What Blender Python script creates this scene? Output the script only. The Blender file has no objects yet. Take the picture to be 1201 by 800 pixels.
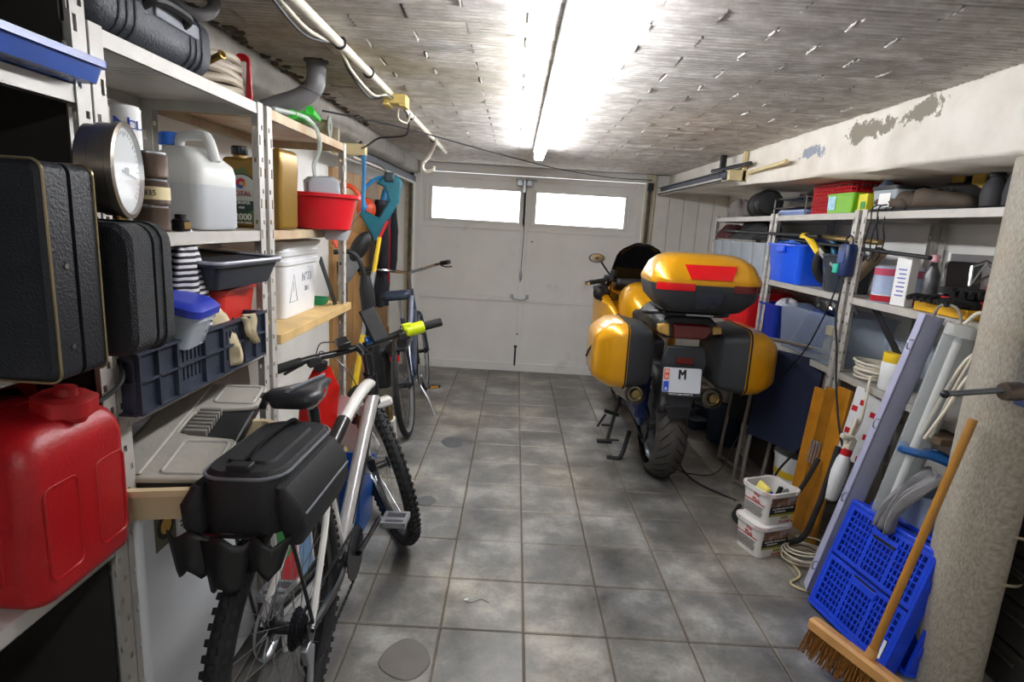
import bpy, bmesh, math, random
from mathutils import Vector, Matrix, Euler
random.seed(7)
PI = math.pi
SC = bpy.context.scene
COL = SC.collection

# ------------------------------------------------------------------ camera
cam_data = bpy.data.cameras.new('camera')
cam_data.sensor_width = 36.0
cam_data.lens = 36.0 * 675.66 / 1201.0
cam_data.clip_start = 0.02
cam = bpy.data.objects.new('camera', cam_data)
COL.objects.link(cam)
PITCH, ROLL, YAW, CAM_Z = 0.197919, 0.0593157, 0.0044631, 1.43458
_cp, _sp, _cr, _sr, _cy, _sy = math.cos(PITCH), math.sin(PITCH), math.cos(ROLL), math.sin(ROLL), math.cos(YAW), math.sin(YAW)
_fw = Vector((_sy*_cp, _cy*_cp, -_sp)); _rt = Vector((_cy, -_sy, 0)); _up = _rt.cross(_fw)
_r2 = _cr*_rt + _sr*_up; _u2 = -_sr*_rt + _cr*_up
cam.matrix_world = Matrix(((_r2.x, _u2.x, -_fw.x, 0), (_r2.y, _u2.y, -_fw.y, 0), (_r2.z, _u2.z, -_fw.z, CAM_Z), (0, 0, 0, 1)))
SC.camera = cam

# ------------------------------------------------------------------ world, exposure
W = bpy.data.worlds.new('world'); SC.world = W
W.use_nodes = True
W.node_tree.nodes['Background'].inputs[0].default_value = (0.85, 0.92, 1.0, 1)
W.node_tree.nodes['Background'].inputs[1].default_value = 1.0
SC.view_settings.view_transform = 'Standard'
SC.view_settings.look = 'None'
SC.view_settings.gamma = 1.0
SC.view_settings.use_curve_mapping = False
SC.view_settings.exposure = 1.45
LAMP_POWER = 22.0          # emission of the ceiling fluorescent tubes
FILL_LAMP_POWER = 19.0          # unseen fitting added behind the camera to light the foreground
PANE_POWER = 1.6          # daylight through the milky door panes

# ------------------------------------------------------------------ materials
MATS = {}
def srgb(h):
    h = h.lstrip('#'); c = [int(h[i:i+2], 16)/255 for i in (0, 2, 4)]
    return tuple(x/12.92 if x <= .04045 else ((x+.055)/1.055)**2.4 for x in c) + (1,)
def mat(name, color, rough=.5, metal=0., var=.12, scale=12., bump=0., bscale=60., trans=0., alpha=1., coat=0., emit=0., dirt=None, dscale=3., damt=.45, rnd=0., spec=.5):
    """procedural surface: base colour with a little mottling, optional dirt of a second colour, optional bump"""
    if name in MATS: return MATS[name]
    m = bpy.data.materials.new(name); m.use_nodes = True
    nt = m.node_tree; b = nt.nodes['Principled BSDF']
    c = srgb(color) if isinstance(color, str) else color
    N = nt.nodes.new; L = nt.links.new
    tc = N('ShaderNodeTexCoord')
    out = None
    if var > 0:
        nz = N('ShaderNodeTexNoise'); nz.inputs['Scale'].default_value = scale; nz.inputs['Detail'].default_value = 5
        L(tc.outputs['Object'], nz.inputs['Vector'])
        mr = N('ShaderNodeMapRange'); mr.inputs[1].default_value = .3; mr.inputs[2].default_value = .7
        mr.inputs[3].default_value = 1-var; mr.inputs[4].default_value = 1+var
        L(nz.outputs['Fac'], mr.inputs[0])
        mx = N('ShaderNodeVectorMath'); mx.operation = 'SCALE'
        mx.inputs[0].default_value = c[:3]; L(mr.outputs[0], mx.inputs['Scale'])
        out = mx.outputs[0]
    if rnd > 0:
        oi = N('ShaderNodeObjectInfo'); m2 = N('ShaderNodeMapRange'); m2.inputs[3].default_value = 1-rnd; m2.inputs[4].default_value = 1+rnd
        L(oi.outputs['Random'], m2.inputs[0])
        sx = N('ShaderNodeVectorMath'); sx.operation = 'SCALE'
        if out: L(out, sx.inputs[0])
        else: sx.inputs[0].default_value = c[:3]
        L(m2.outputs[0], sx.inputs['Scale']); out = sx.outputs[0]
    if dirt:
        n2 = N('ShaderNodeTexNoise'); n2.inputs['Scale'].default_value = dscale; n2.inputs['Detail'].default_value = 8; n2.inputs['Roughness'].default_value = .65
        L(tc.outputs['Object'], n2.inputs['Vector'])
        r2 = N('ShaderNodeMapRange'); r2.inputs[1].default_value = .62 - damt*.3; r2.inputs[2].default_value = .8 - damt*.2
        r2.inputs[4].default_value = .85
        L(n2.outputs['Fac'], r2.inputs[0])
        mm = N('ShaderNodeMix'); mm.data_type = 'RGBA'
        L(r2.outputs[0], mm.inputs[0])
        if out: L(out, mm.inputs[6])
        else: mm.inputs[6].default_value = c
        mm.inputs[7].default_value = srgb(dirt); out = mm.outputs[2]
    if out: L(out, b.inputs['Base Color'])
    else: b.inputs['Base Color'].default_value = c
    b.inputs['Roughness'].default_value = rough
    b.inputs['Metallic'].default_value = metal
    b.inputs['Specular IOR Level'].default_value = spec
    if trans: b.inputs['Transmission Weight'].default_value = trans; b.inputs['IOR'].default_value = 1.3
    if alpha < 1: b.inputs['Alpha'].default_value = alpha
    if coat: b.inputs['Coat Weight'].default_value = coat; b.inputs['Coat Roughness'].default_value = .08
    if emit: b.inputs['Emission Color'].default_value = c; b.inputs['Emission Strength'].default_value = emit
    if bump > 0:
        n3 = N('ShaderNodeTexNoise'); n3.inputs['Scale'].default_value = bscale; n3.inputs['Detail'].default_value = 6
        L(tc.outputs['Object'], n3.inputs['Vector'])
        bp = N('ShaderNodeBump'); bp.inputs['Strength'].default_value = bump; bp.inputs['Distance'].default_value = .01
        L(n3.outputs['Fac'], bp.inputs['Height']); L(bp.outputs[0], b.inputs['Normal'])
    MATS[name] = m
    return m

# ------------------------------------------------------------------ mesh accumulator
def rotm(rx=0, ry=0, rz=0): return Euler((rx, ry, rz)).to_matrix().to_4x4()
def frame_z(d):
    d = Vector(d).normalized()
    return d.to_track_quat('Z', 'Y').to_matrix().to_4x4()
def smooth_path(pts, n=6, closed=False):
    P = [Vector(p) for p in pts]; out = []
    k = len(P); rng = range(k if closed else k-1)
    for i in rng:
        p0 = P[(i-1) % k] if closed or i > 0 else P[0]*2 - P[1]
        p1 = P[i]; p2 = P[(i+1) % k]
        p3 = P[(i+2) % k] if closed or i+2 < k else P[-1]*2 - P[-2]
        for j in range(n):
            t = j/n
            out.append(.5*((2*p1) + (p2-p0)*t + (2*p0-5*p1+4*p2-p3)*t*t + (3*p1-p0-3*p2+p3)*t**3))
    if not closed: out.append(P[-1])
    return out
def rrect(w, d, r, n=4, cx=0, cy=0):
    r = min(r, w/2-1e-4, d/2-1e-4); pts = []
    for sx, sy, a0 in ((1, 1, 0), (-1, 1, PI/2), (-1, -1, PI), (1, -1, 1.5*PI)):
        for i in range(n+1):
            a = a0 + i/n*PI/2
            pts.append((cx + sx*(w/2-r) + r*math.cos(a), cy + sy*(d/2-r) + r*math.sin(a)))
    return pts
class G:
    def __init__(s): s.v = []; s.f = []; s.m = Matrix()
    def at(s, m): s.m = m; return s
    def add(s, vs, fs):
        o = len(s.v); s.v += [tuple(s.m @ Vector(p)) for p in vs]; s.f += [tuple(i+o for i in f) for f in fs]; return s
    def box(s, cx, cy, cz, sx, sy, sz, rot=None, top=None):
        """box given centre and size; top = (tx, ty) scale of its upper face"""
        tx, ty = top or (1, 1); vs = []
        for z, kx, ky in ((-.5, 1, 1), (.5, tx, ty)):
            for x, y in ((-.5, -.5), (.5, -.5), (.5, .5), (-.5, .5)):
                p = Vector((x*sx*kx, y*sy*ky, z*sz))
                if rot: p = rot @ p
                vs.append((p.x+cx, p.y+cy, p.z+cz))
        return s.add(vs, [(3, 2, 1, 0), (4, 5, 6, 7), (0, 1, 5, 4), (1, 2, 6, 5), (2, 3, 7, 6), (3, 0, 4, 7)])
    def b2(s, x0, x1, y0, y1, z0, z1): return s.box((x0+x1)/2, (y0+y1)/2, (z0+z1)/2, abs(x1-x0), abs(y1-y0), abs(z1-z0))
    def loft(s, rings, caps=True, closed=False):
        n = len(rings[0]); vs = [p for r in rings for p in r]; fs = []
        k = len(rings)
        for i in range(k if closed else k-1):
            a, b = i*n, ((i+1) % k)*n
            for j in range(n): fs.append((a+j, a+(j+1) % n, b+(j+1) % n, b+j))
        if caps and not closed: fs += [tuple(range(n-1, -1, -1)), tuple((k-1)*n+j for j in range(n))]
        return s.add(vs, fs)
    def cyl(s, p0, p1, r0, r1=None, n=14, caps=True):
        p0, p1 = Vector(p0), Vector(p1); r1 = r0 if r1 is None else r1
        M = frame_z(p1-p0); rings = []
        for p, r in ((p0, r0), (p1, r1)):
            rings.append([p + M.to_3x3() @ Vector((r*math.cos(2*PI*i/n), r*math.sin(2*PI*i/n), 0)) for i in range(n)])
        return s.loft(rings, caps)
    def tube(s, pts, r, n=8, closed=False, flat=1.):
        P = [Vector(p) for p in pts]; k = len(P); rings = []
        T = []
        for i in range(k):
            a = P[(i-1) % k] if closed or i > 0 else P[i]; b = P[(i+1) % k] if closed or i < k-1 else P[i]
            t = (b-a); T.append(t.normalized() if t.length > 1e-9 else Vector((0, 0, 1)))
        nrm = T[0].orthogonal().normalized()
        for i in range(k):
            nrm = (nrm - T[i]*nrm.dot(T[i]))
            nrm = nrm.normalized() if nrm.length > 1e-6 else T[i].orthogonal().normalized()
            bn = T[i].cross(nrm); rr = r[i] if isinstance(r, (list, tuple)) else r
            rings.append([P[i] + nrm*(rr*math.cos(2*PI*j/n)) + bn*(rr*flat*math.sin(2*PI*j/n)) for j in range(n)])
        return s.loft(rings, True, closed)
    def lathe(s, prof, n=24, base=(0, 0, 0), axis=(0, 0, 1), caps=True, sx=1., sy=1.):
        M = Matrix.Translation(base) @ frame_z(axis)
        rings = [[M @ Vector((r*sx*math.cos(2*PI*i/n), r*sy*math.sin(2*PI*i/n), z)) for i in range(n)] for r, z in prof]
        return s.loft(rings, caps)
    def rloft(s, secs, n=4, caps=True):
        """rounded-rectangle loft: sections (z, w, d, r[, cx, cy])"""
        return s.loft([[(x, y, q[0]) for x, y in rrect(q[1], q[2], q[3], n, *(q[4:6] if len(q) > 4 else (0, 0)))] for q in secs], caps)
    def prism(s, poly, d, axis='y', off=0.):
        """polygon extruded by d, starting at off, along an axis; poly is in the two other axes"""
        def P(a, b, c): return {'y': (a, c, b), 'x': (c, a, b), 'z': (a, b, c)}[axis]
        return s.loft([[P(a, b, off) for a, b in poly], [P(a, b, off+d) for a, b in poly]])
    def ball(s, c, rx, ry=None, rz=None, n=12, k=8, rot=None):
        ry = ry or rx; rz = rz or rx; rings = []
        for i in range(k+1):
            t = -PI/2 + PI*i/k; q = max(math.cos(t), .02); ring = []
            for j in range(n):
                p = Vector((rx*q*math.cos(2*PI*j/n), ry*q*math.sin(2*PI*j/n), rz*math.sin(t)))
                if rot: p = rot.to_3x3() @ p
                ring.append((c[0]+p.x, c[1]+p.y, c[2]+p.z))
            rings.append(ring)
        return s.loft(rings)
    def torus(s, c, R, r, axis=(0, 0, 1), n=28, k=8, flat=1.):
        M = Matrix.Translation(c) @ frame_z(axis)
        return s.tube([M @ Vector((R*math.cos(2*PI*i/n), R*math.sin(2*PI*i/n)*flat, 0)) for i in range(n)], r, k, True)
    def grid(s, fn, nu, nv):
        vs = [fn(i/nu, j/nv) for j in range(nv+1) for i in range(nu+1)]
        return s.add(vs, [(j*(nu+1)+i, j*(nu+1)+i+1, (j+1)*(nu+1)+i+1, (j+1)*(nu+1)+i) for j in range(nv) for i in range(nu)])
    def build(s, name, material, parent=None, bev=0., smooth=True, loc=None, rot=None, solid=0., ang=40, sub=0, kind=None, label=None, recalc=True, bseg=2):
        me = bpy.data.meshes.new(name)
        me.from_pydata(s.v, [], s.f)
        if recalc:
            bm = bmesh.new(); bm.from_mesh(me); bmesh.ops.recalc_face_normals(bm, faces=bm.faces); bm.to_mesh(me); bm.free()
        me.materials.append(material)
        if smooth:
            me.polygons.foreach_set('use_smooth', [True]*len(me.polygons))
            me.set_sharp_from_angle(angle=math.radians(ang))
        o = bpy.data.objects.new(name, me); COL.objects.link(o)
        if parent: o.parent = parent
        if loc: o.location = loc
        if rot: o.rotation_euler = rot
        if solid: md = o.modifiers.new('solid', 'SOLIDIFY'); md.thickness = solid; md.offset = 0
        if bev: md = o.modifiers.new('bevel', 'BEVEL'); md.width = bev; md.segments = bseg; md.limit_method = 'ANGLE'; md.angle_limit = math.radians(35)
        if sub: md = o.modifiers.new('sub', 'SUBSURF'); md.levels = sub; md.render_levels = sub
        if kind: o['kind'] = kind
        if label: o['label'] = label
        return o
def tag(o, label, cat, group=None):
    o['label'] = label; o['category'] = cat
    if group: o['group'] = group
    return o
def thing(name, label, cat, loc=(0, 0, 0), rz=0., group=None, rot=None):
    o = bpy.data.objects.new(name, None); COL.objects.link(o); o.empty_display_size = .05
    o.location = loc; o.rotation_euler = rot or (0, 0, rz)
    return tag(o, label, cat, group)
def group_empty(name, parent, loc=(0, 0, 0), rot=(0, 0, 0)):
    o = bpy.data.objects.new(name, None); COL.objects.link(o); o.empty_display_size = .03
    o.parent = parent; o.location = loc; o.rotation_euler = rot
    return o
def dup(root, label=None, loc=None, rz=None, rot=None):
    kids = {}
    for o in list(root.children): kids[o] = list(o.children)
    r = root.copy(); COL.objects.link(r)
    if label: r['label'] = label
    if loc: r.location = loc
    if rz is not None: r.rotation_euler = (0, 0, rz)
    if rot: r.rotation_euler = rot
    for o, sub in kids.items():
        c = o.copy(); COL.objects.link(c); c.parent = r
        for q in sub:
            d = q.copy(); COL.objects.link(d); d.parent = c
    return r
def text(body, size, material, parent, loc, rot=(0, 0, 0), name='lettering', ext=.0006, align='CENTER', sx=1., spacing=1., bold=0.):
    cu = bpy.data.curves.new(name, 'FONT'); cu.body = body; cu.size = size; cu.extrude = ext; cu.align_x = align; cu.align_y = 'CENTER'; cu.offset = bold
    cu.space_character = spacing
    t = bpy.data.objects.new(name, cu); COL.objects.link(t)
    dg = bpy.context.evaluated_depsgraph_get()
    me = bpy.data.meshes.new_from_object(t.evaluated_get(dg))
    bpy.data.objects.remove(t)
    o = bpy.data.objects.new(name, me); COL.objects.link(o)
    me.materials.clear(); me.materials.append(material)
    o.parent = parent; o.location = loc; o.rotation_euler = rot; o.scale = (sx, 1, 1)
    return o
FX = (PI/2, 0, PI/2)     # text that faces +X
FY = (PI/2, 0, 0)        # text that faces -Y
FMX = (PI/2, 0, -PI/2)   # text that faces -X
# ------------------------------------------------------------------ shared materials
M_white = mat('white_paint', '#e6e4dd', .55, var=.06, scale=5, dirt='#a8a49a', dscale=2.2, damt=.05, bump=.15, bscale=40)
M_door = mat('door_paint', '#eeede9', .4, var=.04, scale=4, dirt='#cbc7bd', dscale=3, damt=.06)
M_black = mat('black_plastic', '#17181a', .5, var=.15, scale=20)
M_blackgloss = mat('black_gloss', '#101114', .25, var=.05)
M_rubber = mat('rubber', '#1b1b1c', .75, var=.2, scale=30)
M_steel = mat('steel', '#a9acb0', .32, 1., var=.1, scale=25)
M_chrome = mat('chrome', '#c9ccd0', .15, 1., var=.04)
M_darkmetal = mat('dark_metal', '#3c3e42', .4, .8, var=.1)
M_alu = mat('aluminium', '#b9bcc2', .38, .9, var=.08)
M_rack = mat('rack_paint', '#b9b5ae', .45, .15, var=.08, scale=14, dirt='#8d8376', dscale=6, damt=.2)
M_wood = mat('pale_wood', '#c9a870', .6, var=.2, scale=8)
M_wood2 = mat('orange_wood', '#b0762f', .5, var=.22, scale=6)
M_red = mat('red_plastic', '#c01a22', .35, var=.08, scale=10)
M_blue = mat('blue_plastic', '#1450d8', .35, var=.06, scale=10)
M_yellow = mat('yellow_plastic', '#e6c02a', .4, var=.06)
M_whitep = mat('white_plastic', '#dedfe0', .4, var=.04)
M_cream = mat('cream_plastic', '#d8c79a', .45, var=.08)
M_cable_white = mat('cable_white', '#d8d0bd', .45, var=.06)
M_paper = mat('white_label', '#e8e8e6', .5, var=.03)
M_ink = mat('black_ink', '#16161a', .6, var=0)
M_redink = mat('red_ink', '#b21820', .5, var=0)
M_hole = mat('dark_void', '#0c0c0d', .8, var=0)
def glassy(name, color, alpha, rough=.2):
    return mat(name, color, rough, var=.05, alpha=alpha, scale=6)
M_clear = glassy('clear_box_plastic', '#b7c8dc', .24)
M_clearw = glassy('milky_box_plastic', '#ccd5dd', .45)

def node_mat(name):
    m = bpy.data.materials.new(name); m.use_nodes = True
    nt = m.node_tree
    return m, nt, nt.nodes['Principled BSDF'], nt.nodes.new, nt.links.new
# floor tile: grey cement, each tile its own shade, chalky wear and brown edges of dirt
def floor_mat():
    m, nt, b, N, L = node_mat('cement_tile')
    geo = N('ShaderNodeNewGeometry'); oi = N('ShaderNodeObjectInfo')
    n1 = N('ShaderNodeTexNoise'); n1.inputs['Scale'].default_value = 3.2; n1.inputs['Detail'].default_value = 9; n1.inputs['Roughness'].default_value = .62
    L(geo.outputs['Position'], n1.inputs['Vector'])
    r1 = N('ShaderNodeValToRGB'); e = r1.color_ramp.elements
    e[0].position = .3; e[0].color = srgb('#464543'); e[1].position = .7; e[1].color = srgb('#aeaaa2')
    el = e.new(.5); el.color = srgb('#74726d')
    L(n1.outputs['Fac'], r1.inputs[0])
    # large warm / cool drift
    n2 = N('ShaderNodeTexNoise'); n2.inputs['Scale'].default_value = .9; n2.inputs['Detail'].default_value = 3
    L(geo.outputs['Position'], n2.inputs['Vector'])
    r2 = N('ShaderNodeValToRGB'); e = r2.color_ramp.elements
    e[0].position = .38; e[0].color = (.95, .985, 1.06, 1); e[1].position = .62; e[1].color = (1.05, 1., .91, 1)
    L(n2.outputs['Fac'], r2.inputs[0])
    mx = N('ShaderNodeMix'); mx.data_type = 'RGBA'; mx.blend_type = 'MULTIPLY'; mx.inputs[0].default_value = 1
    L(r1.outputs[0], mx.inputs[6]); L(r2.outputs[0], mx.inputs[7])
    # per tile shade
    mr = N('ShaderNodeMapRange'); mr.inputs[3].default_value = .86; mr.inputs[4].default_value = 1.12
    L(oi.outputs['Random'], mr.inputs[0])
    sc = N('ShaderNodeVectorMath'); sc.operation = 'SCALE'; L(mx.outputs[2], sc.inputs[0]); L(mr.outputs[0], sc.inputs['Scale'])
    # fine speckle
    n3 = N('ShaderNodeTexNoise'); n3.inputs['Scale'].default_value = 70; n3.inputs['Detail'].default_value = 4
    L(geo.outputs['Position'], n3.inputs['Vector'])
    m3 = N('ShaderNodeMapRange'); m3.inputs[1].default_value = .3; m3.inputs[2].default_value = .7; m3.inputs[3].default_value = .88; m3.inputs[4].default_value = 1.1
    L(n3.outputs['Fac'], m3.inputs[0])
    s2 = N('ShaderNodeVectorMath'); s2.operation = 'SCALE'; L(sc.outputs[0], s2.inputs[0]); L(m3.outputs[0], s2.inputs['Scale'])
    # sandy dirt that gathers along the tile edges
    tc = N('ShaderNodeTexCoord'); sp = N('ShaderNodeSeparateXYZ'); L(tc.outputs['Generated'], sp.inputs[0])
    ds = []
    for ax in ('X', 'Y'):
        a = N('ShaderNodeMath'); a.operation = 'SUBTRACT'; L(sp.outputs[ax], a.inputs[0]); a.inputs[1].default_value = .5
        c = N('ShaderNodeMath'); c.operation = 'ABSOLUTE'; L(a.outputs[0], c.inputs[0]); ds.append(c)
    mxm = N('ShaderNodeMath'); mxm.operation = 'MAXIMUM'; L(ds[0].outputs[0], mxm.inputs[0]); L(ds[1].outputs[0], mxm.inputs[1])
    ad = N('ShaderNodeMath'); ad.operation = 'MULTIPLY_ADD'; L(n1.outputs['Fac'], ad.inputs[0]); ad.inputs[1].default_value = .16; L(mxm.outputs[0], ad.inputs[2])
    em = N('ShaderNodeMapRange'); em.inputs[1].default_value = .5; em.inputs[2].default_value = .6; em.inputs[4].default_value = .42
    L(ad.outputs[0], em.inputs[0])
    me = N('ShaderNodeMix'); me.data_type = 'RGBA'; L(em.outputs[0], me.inputs[0]); L(s2.outputs[0], me.inputs[6]); me.inputs[7].default_value = srgb('#8b8071')
    L(me.outputs[2], b.inputs['Base Color'])
    rr = N('ShaderNodeMapRange'); rr.inputs[3].default_value = .22; rr.inputs[4].default_value = .5; L(n1.outputs['Fac'], rr.inputs[0])
    L(rr.outputs[0], b.inputs['Roughness'])
    bp = N('ShaderNodeBump'); bp.inputs['Strength'].default_value = .18; bp.inputs['Distance'].default_value = .004
    L(n1.outputs['Fac'], bp.inputs['Height']); L(bp.outputs[0], b.inputs['Normal'])
    return m
M_tile = floor_mat()
def ceil_mat():
    m, nt, b, N, L = node_mat('limewashed_clay')
    geo = N('ShaderNodeNewGeometry'); oi = N('ShaderNodeObjectInfo')
    mp = N('ShaderNodeMapping'); mp.inputs['Scale'].default_value = (3, 4, 1); L(geo.outputs['Position'], mp.inputs[0])
    n1 = N('ShaderNodeTexNoise'); n1.inputs['Scale'].default_value = 4; n1.inputs['Detail'].default_value = 9; n1.inputs['Roughness'].default_value = .66
    L(mp.outputs[0], n1.inputs['Vector'])
    r1 = N('ShaderNodeValToRGB'); e = r1.color_ramp.elements
    e[0].position = .26; e[0].color = srgb('#a09a92'); e[1].position = .68; e[1].color = srgb('#dfdcd7')
    el = e.new(.46); el.color = srgb('#bbb6af')
    L(n1.outputs['Fac'], r1.inputs[0])
    # yellow-brown damp stain round the soil pipe, away from the lamp
    sp = N('ShaderNodeSeparateXYZ'); L(geo.outputs['Position'], sp.inputs[0])
    n2 = N('ShaderNodeTexNoise'); n2.inputs['Scale'].default_value = 2.4; n2.inputs['Detail'].default_value = 7
    L(geo.outputs['Position'], n2.inputs['Vector'])
    dv = N('ShaderNodeVectorMath'); dv.operation = 'DISTANCE'; L(geo.outputs['Position'], dv.inputs[0]); dv.inputs[1].default_value = (-.6, 2.2, 1.975)
    md = N('ShaderNodeMapRange'); md.inputs[1].default_value = 0.1; md.inputs[2].default_value = .95; md.inputs[3].default_value = .62; md.inputs[4].default_value = 0
    L(dv.outputs['Value'], md.inputs[0])
    mm = N('ShaderNodeMath'); mm.operation = 'MULTIPLY'; L(md.outputs[0], mm.inputs[0])
    m2 = N('ShaderNodeMapRange'); m2.inputs[1].default_value = .35; m2.inputs[2].default_value = .6; L(n2.outputs['Fac'], m2.inputs[0]); L(m2.outputs[0], mm.inputs[1])
    mx = N('ShaderNodeMix'); mx.data_type = 'RGBA'; L(mm.outputs[0], mx.inputs[0]); L(r1.outputs[0], mx.inputs[6]); mx.inputs[7].default_value = srgb('#8f7d4e')
    mr = N('ShaderNodeMapRange'); mr.inputs[3].default_value = .88; mr.inputs[4].default_value = 1.08; L(oi.outputs['Random'], mr.inputs[0])
    sc = N('ShaderNodeVectorMath'); sc.operation = 'SCALE'; L(mx.outputs[2], sc.inputs[0]); L(mr.outputs[0], sc.inputs['Scale'])
    L(sc.outputs[0], b.inputs['Base Color'])
    b.inputs['Roughness'].default_value = .7
    bp = N('ShaderNodeBump'); bp.inputs['Strength'].default_value = .25; bp.inputs['Distance'].default_value = .005
    L(n1.outputs['Fac'], bp.inputs['Height']); L(bp.outputs[0], b.inputs['Normal'])
    return m
M_ceil = ceil_mat()
def beam_mat():
    m, nt, b, N, L = node_mat('flaking_beam_paint')
    geo = N('ShaderNodeNewGeometry')
    n1 = N('ShaderNodeTexNoise'); n1.inputs['Scale'].default_value = 16; n1.inputs['Detail'].default_value = 8; n1.inputs['Roughness'].default_value = .7
    L(geo.outputs['Position'], n1.inputs['Vector'])
    def patch(c, rx, ry):
        mp = N('ShaderNodeMapping'); mp.vector_type = 'POINT'
        mp.inputs['Location'].default_value = (0, -c[0]/rx, -c[1]/ry); mp.inputs['Scale'].default_value = (0, 1/rx, 1/ry)
        L(geo.outputs['Position'], mp.inputs[0])
        ln = N('ShaderNodeVectorMath'); ln.operation = 'LENGTH'; L(mp.outputs[0], ln.inputs[0])
        a = N('ShaderNodeMath'); a.operation = 'MULTIPLY_ADD'; L(n1.outputs['Fac'], a.inputs[0]); a.inputs[1].default_value = -3.2; a.inputs[2].default_value = 2.35
        s = N('ShaderNodeMath'); s.operation = 'SUBTRACT'; L(a.outputs[0], s.inputs[0]); L(ln.outputs['Value'], s.inputs[1])
        r = N('ShaderNodeMapRange'); r.inputs[1].default_value = -.05; r.inputs[2].default_value = .06; L(s.outputs[0], r.inputs[0])
        return r
    base = N('ShaderNodeTexNoise'); base.inputs['Scale'].default_value = 5; base.inputs['Detail'].default_value = 6; L(geo.outputs['Position'], base.inputs['Vector'])
    r0 = N('ShaderNodeValToRGB'); e = r0.color_ramp.elements
    e[0].position = .3; e[0].color = srgb('#cfc8bb'); e[1].position = .6; e[1].color = srgb('#e6e1d7'); L(base.outputs['Fac'], r0.inputs[0])
    col = r0.outputs[0]
    for c, rx, ry, h in (((2.5, 1.905), .2, .05, '#857d6e'), ((2.18, 1.92), .12, .045, '#857d6e'), ((2.95, 1.87), .14, .04, '#8d95a2'), ((1.66, 1.87), .1, .06, '#8d8678')):
        p = patch(c, rx, ry); mx = N('ShaderNodeMix'); mx.data_type = 'RGBA'; L(p.outputs[0], mx.inputs[0]); L(col, mx.inputs[6]); mx.inputs[7].default_value = srgb(h); col = mx.outputs[2]
    L(col, b.inputs['Base Color']); b.inputs['Roughness'].default_value = .6
    bp = N('ShaderNodeBump'); bp.inputs['Strength'].default_value = .35; bp.inputs['Distance'].default_value = .01; L(n1.outputs['Fac'], bp.inputs['Height']); L(bp.outputs[0], b.inputs['Normal'])
    return m
M_beam = beam_mat()
M_concrete = mat('rough_concrete', '#8d8880', .8, var=.2, scale=10, bump=.6, bscale=25, dirt='#5b564d', dscale=5, damt=.3)

# ------------------------------------------------------------------ setting: shell
def struct(o): o['kind'] = 'structure'; return o
CZ = 1.975
XL, XR, YB, YF = -1.2, 2.0, -2.4, 5.66
g = G(); g.b2(XL-.1, XR+.1, YB, YF+.1, -.1, -.012)
floor = struct(g.build('floor', mat('grout_sand', '#6b645b', .85, var=.25, scale=40), smooth=False))
# 30 cm cement tiles, each its own piece
tg = {}
def tile_mesh(w, d):
    k = (round(w, 3), round(d, 3))
    if k not in tg:
        g = G(); e = .004; z = 0
        g.loft([[(-w/2, -d/2, -.014), (w/2, -d/2, -.014), (w/2, d/2, -.014), (-w/2, d/2, -.014)],
                [(-w/2, -d/2, -e), (w/2, -d/2, -e), (w/2, d/2, -e), (-w/2, d/2, -e)],
                [(-w/2+e, -d/2+e, 0), (w/2-e, -d/2+e, 0), (w/2-e, d/2-e, 0), (-w/2+e, d/2-e, 0)]])
        o = g.build('floor_tile', M_tile, smooth=False); tg[k] = o.data; bpy.data.objects.remove(o)
    return tg[k]
T = .3
ntile = 0
for i in range(-5, 9):
    for j in range(2, 20):
        x0, x1 = -.189+i*T, -.189+(i+1)*T; y0, y1 = .03+j*T, .03+(j+1)*T
        x0, x1 = max(x0, XL), min(x1, XR); y1 = min(y1, YF+.02)
        if x1-x0 < .02 or y1-y0 < .02: continue
        o = bpy.data.objects.new('floor_tile', tile_mesh(x1-x0-.004, y1-y0-.004)); COL.objects.link(o)
        o.parent = floor; o.location = ((x0+x1)/2, (y0+y1)/2, random.uniform(-.0012, .0008)); ntile += 1
g = G()
for i in range(-5, 9):
    for j in range(-8, 2):
        x0, x1 = max(-.189+i*T, XL), min(-.189+(i+1)*T, XR); y0, y1 = .03+j*T, .03+(j+1)*T
        if x1-x0 < .02: continue
        g.b2(x0+.003, x1-.003, y0+.003, y1-.003, -.014, 0)
far = g.build('floor_tiles', M_tile, floor, smooth=False, kind='stuff')
# walls
g = G(); g.b2(XL-.12, XL, YB, YF+.1, -.1, CZ+.1); wall_left = struct(g.build('wall_left', M_white, smooth=False))
g = G(); g.b2(XR, XR+.12, YB, YF+.1, -.1, CZ+.1); wall_right = struct(g.build('wall_right', M_white, smooth=False))
g = G(); g.b2(XL-.12, XR+.12, YB-.12, YB, -.1, CZ+.1); struct(g.build('wall_rear', M_white, smooth=False))
# front wall around the door: a strip left, a strip right (boarded), a lintel
DX0, DX1, DZ = -.985, 1.2, 1.9
g = G(); g.b2(XL, DX0-.0, YF-.02, YF+.12, 0, CZ); g.b2(DX1, XR, YF-.02, YF+.12, 0, CZ); g.b2(DX0, DX1, YF-.02, YF+.12, DZ, CZ)
wall_front = struct(g.build('wall_front', M_white, smooth=False))
for k in range(5):
    x0 = 1.30+k*.14; g = G(); g.b2(x0+.003, x0+.137, YF-.034, YF-.02, 0, 1.8); g.build('wall_board', M_white, wall_front, bev=.003, smooth=False)
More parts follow.
